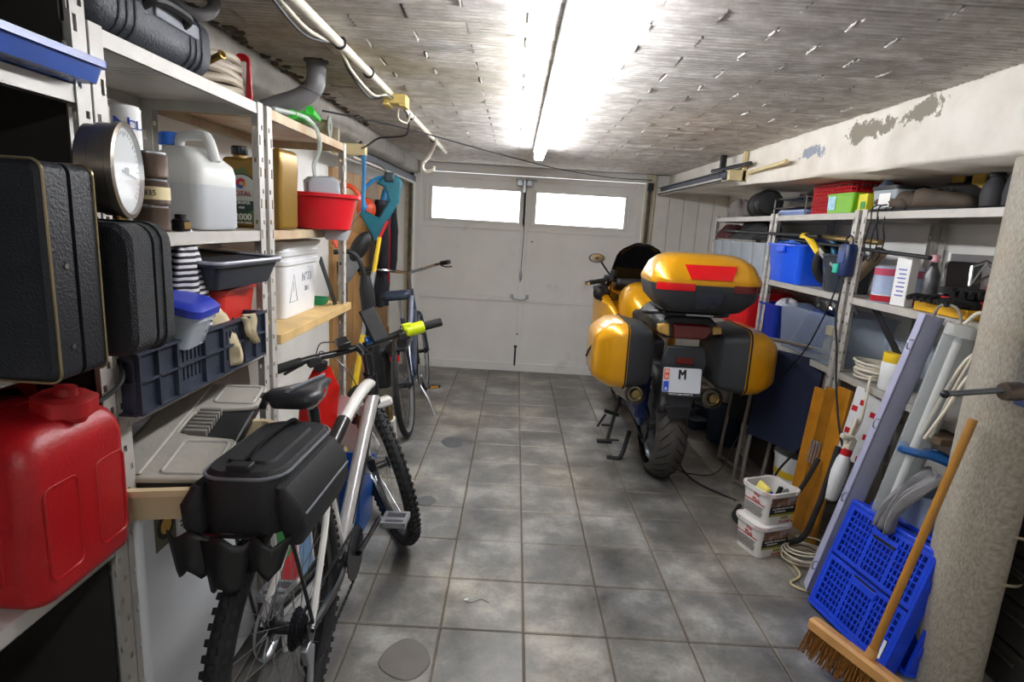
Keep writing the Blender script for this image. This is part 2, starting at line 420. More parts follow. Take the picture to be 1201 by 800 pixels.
# ceiling
g = G(); g.b2(XL-.1, XR+.1, YB, YF+.1, CZ+.004, CZ+.12); ceiling = struct(g.build('ceiling', M_concrete, smooth=False))
BX0, BX1 = -.93, 1.42       # faces of the two side beams
RW, BL = .1, .325
cb = {}
def block_mesh(l, v):
    k = (round(l, 3), v)
    if k not in cb:
        rnd = random.Random(v*13+int(l*1000))
        prof = []; nr = 4; w = RW-.004
        for q in range(nr):
            a = -w/2 + q*w/nr; s = w/nr
            prof += [(a+.001, .0), (a+s*.28, -.0055), (a+s*.72, -.0055), (a+s-.001, .0)]
        ends = [-l/2+rnd.uniform(.001, .006), l/2-rnd.uniform(.001, .006)]
        g = G(); vs = []
        for x in ends: vs += [(x, y, z) for y, z in prof] + [(x, w/2, .014), (x, -w/2, .014)]
        n = len(prof)+2
        fs = [(j, (j+1) % n, n+(j+1) % n, n+j) for j in range(n)] + [tuple(range(n-1, -1, -1)), tuple(range(n, 2*n))]
        g.add(vs, fs); o = g.build('ceiling_block', M_ceil, smooth=False); cb[k] = o.data; bpy.data.objects.remove(o)
    return cb[k]
fill = G(); mort = G()
for r in range(-2, 43):
    y = 1.265 + r*RW; sh = .48 if r % 2 else .645
    k0 = int((BX0-sh)/BL)-1
    for c in range(k0, k0+10):
        x0, x1 = sh+c*BL, sh+(c+1)*BL
        a0, a1 = max(x0, BX0), min(x1, BX1)
        if a1-a0 < .03: continue
        dz = random.uniform(-.003, .002)
        if y < 4.3:
            o = bpy.data.objects.new('ceiling_block', block_mesh(a1-a0, random.randrange(4))); COL.objects.link(o)
            o.parent = ceiling; o.location = ((a0+a1)/2, y, CZ+dz); o.rotation_euler = (random.uniform(-.02, .02), random.uniform(-.006, .006), 0)
        else:
            me = block_mesh(a1-a0, 0)
            fill.at(Matrix.Translation(((a0+a1)/2, y, CZ+dz))).add([tuple(v.co) for v in me.vertices], [tuple(p.vertices) for p in me.polygons])
        # mortar squeezed out of the end joint
        if a1 == x1 and y < 4.3 and random.random() < .75:
            s = random.uniform(.5, 1)
            mort.ball((x1+random.uniform(-.004, .004), y+random.uniform(-.01, .01), CZ-.003), random.uniform(.003, .006), .045*s, random.uniform(.004, .007), n=6, k=4, rot=rotm(0, 0, random.uniform(-.15, .15)))
fill.build('ceiling_blocks', M_ceil, ceiling, smooth=False, kind='stuff')
mort.build('mortar', mat('mortar', '#b5b1a8', .8, var=.15, scale=60), ceiling, kind='stuff')
g = G(); g.b2(BX0, BX1, YB, 1.02, CZ-.004, CZ+.01); g.build('ceiling_rear', M_ceil, ceiling, smooth=False, kind='stuff')
# side beams (concrete, painted)
g = G(); n = 40
def rag(y, s): return .006*math.sin(y*23+s)+.004*math.sin(y*61+2*s)
rings = []
for i in range(n+1):
    y = YB + (YF-YB-.02)*i/n; zb = 1.785-.033*(4.2-y)/1.2 if y > 1 else 1.697
    zb = max(1.69, zb) + rag(y, 1)*.5
    rings.append([(BX1, y, CZ+.02), (BX1+rag(y, 3)*.4, y, zb+.018), (BX1+.014, y, zb+rag(y, 5)*.5), (XR, y, zb), (XR, y, CZ+.02)])
g.loft(rings); beam_right = struct(g.build('trim_1', M_beam, ang=50))
g = G(); rings = []
for i in range(n+1):
    y = YB + (YF-YB-.02)*i/n; zb = 1.86+rag(y, 2)
    rings.append([(BX0+rag(y, 7), y, CZ+.02), (XL, y, CZ+.02), (XL, y, 1.84), (BX0-.03, y, zb), (BX0+rag(y, 4)-.005, y, zb+.02)])
g.loft(rings); struct(g.build('trim_2', M_concrete, ang=50))
# crumbled crack where the clay slab meets the left beam
g = G()
for i in range(70):
    y = 1.2+i*.035+random.uniform(-.02, .02)
    if random.random() < .75: g.ball((BX0+.01+random.uniform(-.015, .035), y, CZ-.006), random.uniform(.008, .026), random.uniform(.01, .03), random.uniform(.004, .014), n=6, k=4, rot=rotm(0, 0, random.random()*3))
g.build('crumbled_mortar', mat('crumbs', '#4f4a40', .9, var=.4, scale=30), ceiling, smooth=False, kind='stuff')
# window / daylight pane material
def pane_mat():
    m, nt, b, N, L = node_mat('milky_daylight_pane')
    b.inputs['Base Color'].default_value = (.9, .93, .95, 1); b.inputs['Roughness'].default_value = .35
    geo = N('ShaderNodeNewGeometry'); nz = N('ShaderNodeTexNoise'); nz.inputs['Scale'].default_value = 3; L(geo.outputs['Position'], nz.inputs['Vector'])
    mr = N('ShaderNodeMapRange'); mr.inputs[3].default_value = PANE_POWER*.9; mr.inputs[4].default_value = PANE_POWER*1.1; L(nz.outputs['Fac'], mr.inputs[0])
    b.inputs['Emission Color'].default_value = (.97, .985, 1, 1); L(mr.outputs[0], b.inputs['Emission Strength'])
    return m
M_pane = pane_mat()
# ---- garage door (up-and-over, framed panels, two windows)
door = bpy.data.objects.new('door_1', None); COL.objects.link(door); struct(door); door.location = (0, YF-.03, 0)
def dpart(g, name, m, **k): return g.build(name, m, door, **k)
X0, X1 = DX0+.005, DX1-.005; ZT = DZ-.008
zs = [(.03, .70), (.745, 1.385)]
xm = .085
for zi, (z0, z1) in enumerate(zs):
    for (a, b_) in ((X0+.06, xm-.03), (xm+.03, X1-.06)):
        g = G(); g.b2(a, b_, .012, .03, z0, z1); dpart(g, 'door_panel', M_door, bev=.003, smooth=False)
for (a, b_) in ((X0+.06, xm-.03), (xm+.03, X1-.06)):   # top panels with a window opening
    wx0, wx1 = (a+.11, b_-.035) if a < 0 else (a+.065, b_-.115)
    wz0, wz1 = 1.465, 1.75
    z0, z1 = 1.41, ZT-.05
    g = G(); g.b2(a, wx0, .012, .03, z0, z1); g.b2(wx1, b_, .012, .03, z0, z1); g.b2(wx0, wx1, .012, .03, z0, wz0); g.b2(wx0, wx1, .012, .03, wz1, z1)
    dpart(g, 'door_panel', M_door, smooth=False)
    g = G(); e = .022
    g.b2(wx0-e, wx0, -.008, .012, wz0-e, wz1+e); g.b2(wx1, wx1+e, -.008, .012, wz0-e, wz1+e); g.b2(wx0, wx1, -.008, .012, wz0-e, wz0); g.b2(wx0, wx1, -.008, .012, wz1, wz1+e)
    fr = dpart(g, 'window_frame', M_door, bev=.003, smooth=False)
    g = G(); g.b2(wx0, wx1, .016, .022, wz0, wz1); g.build('window_pane', M_pane, fr, smooth=False)
    for vx in (wx0-.06, wx1+.045):     # upright moulding strips beside the glass
        g = G(); g.b2(vx-.013, vx+.013, .0, .012, wz0-.03, wz1+.03); dpart(g, 'moulding_strip', M_door, bev=.003, smooth=False)
for x in (X0, xm-.03, X1-.06):
    g = G(); g.b2(x, x+.06, 0, .034, .0, ZT); dpart(g, 'door_stile', M_door, bev=.004, smooth=False)
for z0, z1 in ((.0, .03), (.70, .745), (1.385, 1.41), (ZT-.05, ZT)):
    for (a, b_) in ((X0+.06, xm-.03), (xm+.03, X1-.06)):
        g = G(); g.b2(a, b_, .002, .034, z0, z1); dpart(g, 'door_rail', M_door, bev=.003, smooth=False)
g = G(); g.b2(X0, X1, -.012, .0, .0, .085); dpart(g, 'kick_board', M_door, bev=.004, smooth=False)
hx, hz = .072, .735
g = G()
g.tube(smooth_path([(hx-.07, -.005, hz+.02), (hx-.06, -.035, hz), (hx, -.04, hz-.008), (hx+.06, -.035, hz), (hx+.07, -.005, hz+.02)]), .008)
g.box(hx-.075, -.004, hz+.02, .03, .01, .04); g.box(hx+.075, -.004, hz+.02, .03, .01, .04)
dpart(g, 'door_handle', M_alu, bev=.002)
g = G(); g.tube([(hx, -.012, 1.87), (hx+.005, -.016, 1.3), (hx-.002, -.012, 1.01)], .003, 6); dpart(g, 'pull_cord', M_darkmetal)
g = G(); g.lathe([(.004, 0), (.014, .03), (.016, .07), (.006, .12), (.003, .14)], 12, (hx-.002, -.014, .9)); dpart(g, 'cord_grip', M_alu)
g = G(); g.box(hx-.01, -.008, .15, .018, .02, .17); g.cyl((hx-.01, -.02, .06), (hx-.01, -.02, .25), .007); g.box(hx-.01, -.01, .255, .03, .024, .02)
dpart(g, 'floor_bolt', M_darkmetal, bev=.002)
g = G(); g.box(hx-.06, -.01, 1.83, .05, .03, .05); g.box(hx+.03, -.01, 1.83, .05, .03, .05); g.box(hx-.015, -.02, 1.80, .03, .04, .12); g.cyl((hx-.1, -.02, 1.86), (hx+.1, -.02, 1.86), .006)
dpart(g, 'latch', M_steel, bev=.003)
g = G()
for px, pz in ((-.86, .32), (hx+.0, .38), (.16, 1.29)): g.cyl((px, -.008, pz), (px, .0, pz), .008, n=8)
dpart(g, 'screw_heads', M_darkmetal)
# frame
g = G(); g.b2(DX0-.07, DX0, YF-.06, YF-.02, 0, CZ-.0); struct(g.build('trim_3', mat('cream_frame', '#d6cfb6', .5, var=.08, dirt='#8c8064', dscale=7, damt=.25), bev=.004, smooth=False))
g = G(); g.b2(DX1, DX1+.09, YF-.06, YF-.02, 0, CZ-.0); struct(g.build('trim_4', MATS['cream_frame'], bev=.004, smooth=False))
g = G(); g.b2(DX0, DX1, YF-.055, YF-.025, DZ-.005, CZ); struct(g.build('trim_5', M_door, bev=.004, smooth=False))
# dark spring pipes / guide angles beside the door
for sx, x in ((1, DX0-.02), (-1, DX1+.03)):
    t = thing('door_spring', 'rusty spring guide upright at the %s edge of the garage door' % ('left' if sx > 0 else 'right'), 'spring', (x, YF-.085, 0))
    g = G(); g.box(0, 0, .95, .03, .03, 1.8); g.build('guide_channel', mat('rusty_steel', '#6f665a', .6, .3, var=.3, scale=30), t, smooth=False)
    g = G(); g.tube([(.006*math.cos(a*.9), -.022+.006*math.sin(a*.9), 1.15+a*.0045) for a in range(150)], .0022, 5); g.build('coil_spring', M_darkmetal, t)
    g = G(); g.box(0, -.01, 1.86, .05, .05, .07); g.build('pulley_bracket', M_darkmetal, t, bev=.004)
# horizontal door rails
for nm, x, y0, z, lab in (('l', -.965, 3.45, 1.775, 'dark steel garage door track under the left beam'), ('r', 1.33, 3.85, 1.80, 'dark steel garage door track with white lower flange by the right beam')):
    t = thing('door_track', lab, 'track', (x, y0, z))
    L_ = YF-.1-y0
    g = G(); g.b2(-.004, .004, 0, L_, 0, .055); g.b2(-.03, .004, 0, L_, .05, .055); g.build('web', mat('track_grey', '#4c4f59', .5, .4, var=.15), t, smooth=False)
    g = G(); g.b2(-.03, .006, 0, L_, -.012, 0); g.b2(-.03, -.026, 0, L_, -.01, .012); g.build('lower_flange', mat('track_white', '#c3c1bb', .5, .2, var=.1), t, smooth=False)
    g = G(); g.box(.01, .12, .1, .03, .04, .19); g.build('hanger', M_darkmetal, t, smooth=False)

# ------------------------------------------------------------------ lamps
def emit_mat(name, p):
    m = bpy.data.materials.new(name); m.use_nodes = True; nt = m.node_tree; b = nt.nodes['Principled BSDF']
    b.inputs['Base Color'].default_value = (.95, .96, 1, 1); b.inputs['Emission Color'].default_value = (.95, .965, 1.0, 1); b.inputs['Emission Strength'].default_value = p
    return m
def batten(x, y0, y1, label, power, cover=True):
    t = thing('fluorescent_lamp', label, 'lamp', (x, (y0+y1)/2, CZ-.018)); h = (y1-y0)/2
    g = G(); g.prism([(-.04, .012), (.04, .012), (.04, -.02), (.028, -.032), (-.028, -.032), (-.04, -.02)], 2*h, 'y', -h); g.build('housing', mat('lamp_white', '#e9ebef', .4, var=.02), t, smooth=False)
    g = G(); g.rloft([(-h+.01, .062, .044, .018), (h-.01, .062, .044, .018)], 5)
    o = g.build('diffuser', emit_mat('lit_diffuser_%d' % int(power*10), power), t); o.rotation_euler = (PI/2, 0, 0); o.location = (0, 0, -.052)
    
    for e in (-h, h):
        g = G(); g.box(0, e, -.04, .064, .02, .066); g.build('end_cap', mat('lamp_white', '#fff'), t, bev=.004)
    return t
batten(.128, 1.2, 4.15, 'long lit fluorescent ceiling lamp glaring white above the clear floor', LAMP_POWER)
batten(.128, -1.9, -.4, 'added unseen fluorescent ceiling lamp behind the camera lighting the foreground', FILL_LAMP_POWER)  # fill lamp out of view, added to brighten the foreground
# ------------------------------------------------------------------ perforated steel shelving
def flange(g, P, w, h, ph=0):
    """perforated strip: P(u, z) gives the point; alternating round-ish holes and slots left open"""
    cols = [0, w*.18, w*.46, w*.6, w*.86, w]; z = 0.; rows = [0.]; k = 0; holes = []
    while z < h-.05:
        rows += [z+.016, z+.03]; holes.append((len(rows)-2, k)); z += .05 if k % 2 else .045; k += 1
        rows.append(z)
    rows.append(h); rows = sorted(set(round(r, 4) for r in rows))
    vs = [P(u, zz) for zz in rows for u in cols]; n = len(cols); fs = []
    hz = {}
    for j in range(len(rows)-1):
        d = rows[j+1]-rows[j]
        ishole = abs(d-.014) < 1e-3
        kk = int(rows[j]/.0475+ph)
        for i in range(n-1):
            if ishole and i == (1 if kk % 2 else 3): continue
            fs.append((j*n+i, j*n+i+1, (j+1)*n+i+1, (j+1)*n+i))
    g.add(vs, fs)
POSTS = {}
def post(parent, x, y, sx, sy, h, w=.036):
    key = (sx, sy, round(h, 2))
    if key not in POSTS:
        g = G(); flange(g, lambda u, z: (0, sy*u, z), w, h); flange(g, lambda u, z: (sx*u, 0, z), w, h, 1)
        o = g.build('post', M_rack, smooth=False, recalc=False); POSTS[key] = o.data; bpy.data.objects.remove(o)
    o = bpy.data.objects.new('post', POSTS[key]); COL.objects.link(o); o.parent = parent; o.location = (x, y, 0)
    md = o.modifiers.new('solid', 'SOLIDIFY'); md.thickness = .002; md.offset = 0
    return o
def shelf(parent, x0, x1, y0, y1, z, m=None, lip=.033, name='shelf'):
    """folded steel tray: flat top at z, lips turned down all round"""
    g = G(); t = .002
    g.b2(x0, x1, y0, y1, z-t, z)
    g.b2(x0, x0+t, y0, y1, z-lip, z-t); g.b2(x1-t, x1, y0, y1, z-lip, z-t); g.b2(x0, x1, y0, y0+t, z-lip, z-t); g.b2(x0, x1, y1-t, y1, z-lip, z-t)
    g.b2(x0, x0+.012, y0, y1, z-lip, z-lip+t); g.b2(x1-.012, x1, y0, y1, z-lip, z-lip+t)
    return g.build(name, m or M_rack, parent, smooth=False)
def rack(label, xf, xb, y0, y1, h, zs, mats=None, braces=()):
    """xf front plane (aisle side), xb back plane"""
    s = 1 if xb > xf else -1
    t = thing('metal_shelving', label, 'shelving', (0, 0, 0))
    for (x, sx) in ((xf, s), (xb, -s)):
        for (y, sy) in ((y0, 1), (y1, -1)): post(t, x, y, sx, sy, h)
    e = .0025
    for i, z in enumerate(zs): shelf(t, min(xf, xb)+e, max(xf, xb)-e, y0+e, y1-e, z, (mats or {}).get(i))
    for (ya, za, yb, zb, x) in braces:
        g = G(); d = Vector((0, yb-ya, zb-za)); L_ = d.length
        g.box(0, 0, 0, .004, .03, L_); g.build('brace', M_darkmetal, t, smooth=False, loc=(x, (ya+yb)/2, (za+zb)/2), rot=(-math.atan2(d.y, d.z), 0, 0))
    for (x, sx) in ((xf, s), (xb, -s)):
        for y in (y0, y1):
            g = G(); g.box(x+sx*.012, y, .004, .04, .044, .008); g.build('foot_plate', M_darkmetal, t, smooth=False)
    return t
M_rusty = mat('rust_shelf', '#b8a98c', .55, .1, var=.15, scale=9, dirt='#b06a2c', dscale=5, damt=.5)
M_rackw = mat('rack_white', '#c8c5bf', .45, .1, var=.06)
rackA = rack('grey perforated shelving nearest the camera at left holding the briefcases', -.80, -1.18, .05, 1.128, 1.94, (1.635, 1.165, .735, .12))
rackB = rack('grey perforated shelving holding the water canister and the freezer below', -.80, -1.18, 1.135, 1.872, 1.755, (1.752, 1.372, .997))
rackC = rack('rusty edged perforated shelving holding the red basin and white bin', -.80, -1.18, 1.902, 2.76, 1.755, (1.752, 1.372), {0: M_rusty, 1: M_rusty})
g = G(); g.b2(-1.17, -.785, 1.94, 2.8, .985, 1.02); g.build('wooden_board', M_wood, rackC, bev=.003, smooth=False)
g = G(); g.box(0, 0, 0, .004, .032, .34); g.build('brace', M_darkmetal, rackC, smooth=False, loc=(-.83, 2.6, 1.12), rot=(.75, 0, 0))

g = G(); g.b2(-1.175, -.842, 1.122, 1.126, .12, 1.92); g.build('side_panel', mat('painted_shade', '#26231f', .7, var=.15), rackA, smooth=False)  # added dark sheet: deep shade at the rack's far end, put into colour
g = G(); g.b2(-1.185, -1.181, .05, 1.125, .1, 1.94); g.build('back_shade_sheet', mat('painted_shade', '#26231f', .7, var=.15), rackA, smooth=False)  # added sheet whose dark colour stands in for shade behind the shelves
# ---- helpers for containers
def wall_tub(g, w, d, h, tap, r, t=.004, z0=0., rim=.0, rimh=.012):
    """open tub: outer wall, rim and inner wall in one skin"""
    w0, d0 = w*tap, d*tap
    secs = [(z0, w0, d0, r*.8), (z0+h-rimh, w, d, r)]
    if rim: secs += [(z0+h-rimh, w+2*rim, d+2*rim, r+rim)]
    secs += [(z0+h, w+2*rim, d+2*rim, r+rim), (z0+h, w-2*t, d-2*t, max(r-t, .002)), (z0+t, w0-2*t, d0-2*t, max(r*.8-t, .002))]
    return g.rloft(secs, 5)
def tub(name, label, cat, loc, rz, w, d, h, m, tap=.9, r=.025, rim=.008, lid=None, group=None, lidh=.02):
    t = thing(name, label, cat, loc, rz, group)
    wall_tub(G(), w, d, h, tap, r, rim=rim) and None
    g = G(); wall_tub(g, w, d, h, tap, r, rim=rim); g.build('tub_body', m, t)
    if lid:
        g = G(); g.rloft([(h+.001, w+2*rim+.006, d+2*rim+.006, r), (h+lidh*.6, w+2*rim+.006, d+2*rim+.006, r), (h+lidh, w-.01, d-.01, r), (h+lidh+.001, w-.03, d-.03, r*.6)], 5)
        g.build('lid', lid, t)
    return t
def rag_pile(name, label, cat, loc, rx, ry, rz_, m, seed=1, rough=.35, rot=0., n=26, k=14, fold=9., group=None):
    """crumpled cloth or bag: a wrinkled dome"""
    rnd = random.Random(seed); ph = [rnd.uniform(0, 6.3) for _ in range(8)]
    rings = []
    for i in range(k+1):
        t = i/k; zz = math.sin(t*PI/2); q = math.cos(t*PI/2)**.7 if t < 1 else .02; ring = []
        for j in range(n):
            a = 2*PI*j/n
            w = 1+rough*(.35*math.sin(3*a+ph[0]+t*3)+.25*math.sin(5*a+ph[1]-t*5)+.18*math.sin(fold*a+ph[2]+t*4)*(1-t))
            hz = zz*(1+rough*(.4*math.sin(2*a+ph[3])+.3*math.sin(4*a+ph[4]+t*6))*(1-t*.6))
            ring.append((rx*q*w*math.cos(a), ry*q*w*math.sin(a), max(0, rz_*hz)))
        rings.append(ring)
    g = G(); g.loft(rings)
    o = g.build(name, m, loc=loc, rot=(0, 0, rot), ang=75)
    return tag(o, label, cat, group)
def can(name, label, cat, loc, r, h, m, body='tin', group=None, band=None, lidm=None, rz=0):
    t = thing(name, label, cat, loc, rz, group)
    g = G(); g.lathe([(r*.97, 0), (r, .003), (r, .006), (r*.985, .009), (r*.985, h-.009), (r, h-.006), (r, h-.002), (r*.93, h)], 28); g.build(body, m, t)
    g = G(); g.lathe([(r*.9, h), (r*.9, h-.004+.008), (r*.7, h+.005), (r*.68, h+.002)], 28); g.build('lid', lidm or M_steel, t)
    if band:
        for z0, z1, bm, nm in band:
            g = G(); g.lathe([(r*.987+.0008, z0), (r*.987+.0008, z1)], 28, caps=False); g.build(nm, bm, t)
    return t
def coil_pts(cx, cy, cz, R, turns, dz, n=22, jit=.0, axis='z', seed=3, ell=1.):
    rnd = random.Random(seed); pts = []
    N_ = int(turns*n)
    f = [rnd.uniform(-1, 1) for _ in range(int(turns)+3)]
    for i in range(N_+1):
        a = 2*PI*i/n; q = i/n; u = q-int(q); kf = f[int(q)]*(1-u)+f[int(q)+1]*u
        r = R*(1+jit*kf)
        p = (r*math.cos(a), ell*r*math.sin(a), dz*q + jit*R*.4*math.sin(a*1.7+kf))
        pts.append({'z': (cx+p[0], cy+p[1], cz+p[2]), 'x': (cx+p[2], cy+p[0], cz+p[1]), 'y': (cx+p[0], cy+p[2], cz+p[1])}[axis])
    return pts
def cable(name, label, pts, r, m, n=6, sm=8, k=8, cat='cable'):
    g = G(); g.tube(smooth_path(pts, sm), r, k); return tag(g.build(name, m), label, cat)

# ================================================================== LEFT SIDE
# ---- two briefcases
def briefcase(label, x0, x1, y0, y1, z0, z1, m, trim, r):
    t = thing('briefcase', label, 'briefcase', ((x0+x1)/2, (y0+y1)/2, z0))
    w, d, h = x1-x0, y1-y0, z1-z0
    for s in (-1, 1):
        g = G(); e = .004
        M2 = Matrix.Translation((0, 0, h/2)) @ rotm(PI/2, 0, 0)
        g.at(M2); a, b_ = (s*e, s*d/2) if s > 0 else (s*d/2, s*e)
        q = [(-b_, w-.014, h-.014, r), (-b_+.008, w, h, r), (-a, w, h, r)] if s > 0 else [(-b_, w, h, r), (-a-.008, w, h, r), (-a, w-.014, h-.014, r)]
        g.rloft(q, 5); g.build('shell', m, t, ang=30)
        if trim:
            g = G(); zz = s*(d/2-.006)
            g.at(Matrix.Translation((0, zz, h/2)) @ rotm(PI/2, 0, 0)); g.tube([(x, y, 0) for x, y in rrect(w+.002, h+.002, r, 5)], .0022, 6, True); g.build('metal_edging', trim, t)
    g = G(); g.at(Matrix.Translation((0, 0, h/2)) @ rotm(PI/2, 0, 0)); g.rloft([(-.005, w-.008, h-.008, r), (.005, w-.008, h-.008, r)], 5); g.build('seam', M_hole, t)
    return t, w, d, h
M_case = mat('case_black', '#1d2026', .5, var=.12, scale=30, bump=.25, bscale=220, spec=.4)
M_case2 = mat('case_pebbled', '#22252a', .45, var=.12, scale=40, bump=.7, bscale=420)
t, w, d, h = briefcase('large flat black briefcase with gold edging standing upright at far left', -1.13, -.655, .81, .918, 1.168, 1.485, M_case, mat('brass_trim', '#a89878', .3, .9, var=.05), .016)
for zz in (.05, .17): g = G(); g.cyl((w/2-.002, -.02, zz), (w/2+.002, -.02, zz), .004, n=10); g.build('rivet', M_steel, t)
t, w, d, h = briefcase('smaller pebbled black case with rounded corners beside the gold edged briefcase', -1.05, -.645, .975, 1.098, 1.168, 1.4, M_case2, None, .035)
g = G(); g.at(Matrix.Translation((0, .03, h/2)) @ rotm(PI/2, 0, 0)); g.rloft([(-.006, w+.006, h+.006, .036), (.006, w+.006, h+.006, .036)], 5); g.build('ridge', M_case2, t)
# ---- pressure gauge on the small case
t = thing('pressure_gauge', 'round steel dial gauge with white face lying on the small black case', 'gauge', (-.70, 1.055, 1.404), .28)
g = G(); R = .079
g.lathe([(.05, -.055), (.066, -.053), (R-.004, -.048), (R-.004, -.03), (R, -.028), (R, -.004), (R+.004, -.002), (R+.004, .008), (R-.004, .010), (R-.006, .0)], 40, (0, 0, R+.006), (1, 0, 0)); g.build('casing', mat('gauge_steel', '#8d8478', .3, .85, var=.15), t)
g = G(); g.lathe([(R-.004, 0.001), (R-.005, .0025)], 40, (0, 0, R+.006), (1, 0, 0)); g.build('dial', M_paper, t)
g = G()
for a in range(-45, 226, 9):
    c, s_ = math.cos(math.radians(a)), math.sin(math.radians(a)); l = .009 if a % 45 == 0 else .005
    g.box(.0032, c*(R-.012-l/2), R+.006+s_*(R-.012-l/2), .0006, l, .0012, rot=rotm(math.radians(a), 0, 0))
g.build('tick_marks', M_ink, t, smooth=False, kind='stuff')
g = G(); g.box(.005, .012, R+.0, .001, .07, .003, rot=rotm(-.15, 0, 0)); g.cyl((.003, 0, R+.006), (.007, 0, R+.006), .006, n=12); g.build('needle', M_ink, t)
g = G(); g.lathe([(R-.005, .0095), (R-.0055, .0105)], 40, (0, 0, R+.006), (1, 0, 0)); g.build('glass', glassy('gauge_glass', '#eef4f8', .18, .05), t)
g = G(); g.cyl((-.01, 0, 0), (-.01, 0, .012), .012); g.build('stem', mat('brass', '#a98a4a', .3, .9), t)
# ---- blue tray with tools, top of near shelving
t = tub('storage_tray', 'shallow glossy blue tray on the top left shelf', 'tray', (-.9, .86, 1.637), 0, .3, .48, .04, mat('tray_blue', '#2552a8', .25, var=.08), .96, .012, .008)
for k, (y, z, ry, c, lab) in enumerate(((.76, 1.664, .3, '#8b8d92', 'grey metal hand tool lying in the blue tray, nearer one'), (.92, 1.668, -.2, '#5d6066', 'dark metal hand tool lying in the blue tray, farther one'))):
    t = thing('hand_tool', lab, 'tool', (-.88, y, z), .9+ry, 'tools in the blue tray')
    g = G(); g.box(-.07, 0, 0, .12, .03, .05); g.build('handle', M_black, t, bev=.008)
    g = G(); g.prism([(-.01, -.02), (.13, -.012), (.14, .004), (.12, .016), (-.01, .02)], .02, 'y', -.01); g.build('blade', mat('tool_'+c[1:], c, .35, .8), t, bev=.003)
# ---- red jerry can
M_can = mat('jerrycan_red', '#a50f16', .38, var=.1, scale=9, bump=.12, bscale=160, dirt='#c65a4a', dscale=6, damt=.02)
t = thing('jerry_can', 'big red plastic jerry can with round screw cap on the lower left shelf', 'jerry can', (-.893, .985, .737))
w, d, h = .26, .245, .325
secs = [(0, w-.03, d-.03, .03), (.008, w-.008, d-.008, .032), (.022, w, d, .035), (h-.07, w, d, .035), (h-.05, w-.006, d-.006, .036), (h-.03, w-.022, d-.022, .036), (h-.012, w-.055, d-.055, .036), (h-.003, w-.09, d-.09, .036), (h, w-.14, d-.13, .03)]
# (sections listed from the base up: foot, straight walls, sloping shoulder)
g = G(); g.rloft(secs, 7); g.build('can_body', M_can, t, ang=60)
for sx in (1,):
    for yy in (-.058, .062):     # sunk panels framed by ridges on the aisle face
        g = G(); g.at(Matrix.Translation((w/2, yy, .13)) @ rotm(0, PI/2, 0)); g.tube([(x, y, -.001) for x, y in rrect(.17, .075, .014, 3)], .0032, 6, True); g.build('panel_ridge', M_can, t)
g = G(); g.at(Matrix.Translation((0, -d/2, .13)) @ rotm(PI/2, 0, 0)); g.tube([(x, y, 0) for x, y in rrect(.14, .17, .014, 3)], .0032, 6, True); g.build('panel_ridge', M_can, t)
g = G(); g.tube(smooth_path([(-.02, -d/2+.02, h-.04), (-.015, -.06, h-.004), (0, .04, h-.002), (.02, d/2-.04, h-.045)], 5), .01, 8); g.build('moulding_line', M_can, t)
g = G(); g.lathe([(.036, 0), (.036, .03), (.042, .032)], 20, (.082, .022, h-.03), (.12, 0, 1)); g.build('neck', M_can, t)
g = G(); n = 36
rings = []
for z, r0, k in ((.022, .047, 1), (.05, .047, 1), (.054, .041, 0), (.054, .02, 0), (.068, .018, 0), (.07, .006, 0)):
    rings.append([((r0+(.004*k if (i//3) % 2 else 0))*math.cos(2*PI*i/n), (r0+(.004*k if (i//3) % 2 else 0))*math.sin(2*PI*i/n), z) for i in range(n)])
g.loft(rings); g.build('screw_cap', mat('cap_red', '#a81a1c', .5, var=.1), t, loc=(.082, .022, h-.03), rot=(0, .12, 0))
g = G(); g.tube(smooth_path([(.11, .06, h-.005), (.115, .09, h+.0), (.118, .13, h+.02), (.10, .16, h+.05)], 6), .005, 6); g.build('cap_strap', M_black, t)
g = G(); g.tube(smooth_path([(-.05, -.11, h-.05), (-.05, -.09, h+.02), (-.05, .0, h+.03), (-.05, .09, h+.02), (-.05, .12, h-.05)], 6), .014, 8); g.build('carry_handle', M_can, t)
# things under the can shelf
rag_pile('sack', 'white plastic sack on the floor shelf under the red jerry can', 'sack', (-.93, .86, .122), .12, .16, .2, mat('sack_white', '#b9b6ae', .5, var=.1), 4)
rag_pile('sack', 'smaller pale sack beside the white one under the jerry can', 'sack', (-.9, 1.05, .122), .07, .06, .14, mat('sack_white', '#b9b6ae'), 9)
t = tub('storage_box', 'dark red box standing behind the red jerry can', 'box', (-1.06, .62, .737), 0, .2, .26, .35, mat('dark_red_plastic', '#7a141b', .4), .95, .02, .006)
# ---- tall white spray tin and grey tin behind the gauge
t = can('spray_tin', 'tall white tin with blue lettering behind the round gauge', 'tin', (-.925, 1.41, 1.374), .034, .275, M_paper, lidm=M_paper)
text('N', .05, mat('blue_ink', '#2348a8', .5, var=0), t, (.014, -.0318, .232), (PI/2, 0, .42), ext=.001); text('CL', .028, MATS['blue_ink'], t, (.0315, -.0145, .235), (PI/2, 0, 1.1), ext=.001)
t['label'] = 'tall white tin with blue letters behind the round gauge'
can('spray_tin', 'grey tin beside the white blue lettered tin behind the gauge', 'tin', (-.935, 1.325, 1.374), .03, .265, mat('tin_grey', '#8e857c', .35, .6, var=.1))
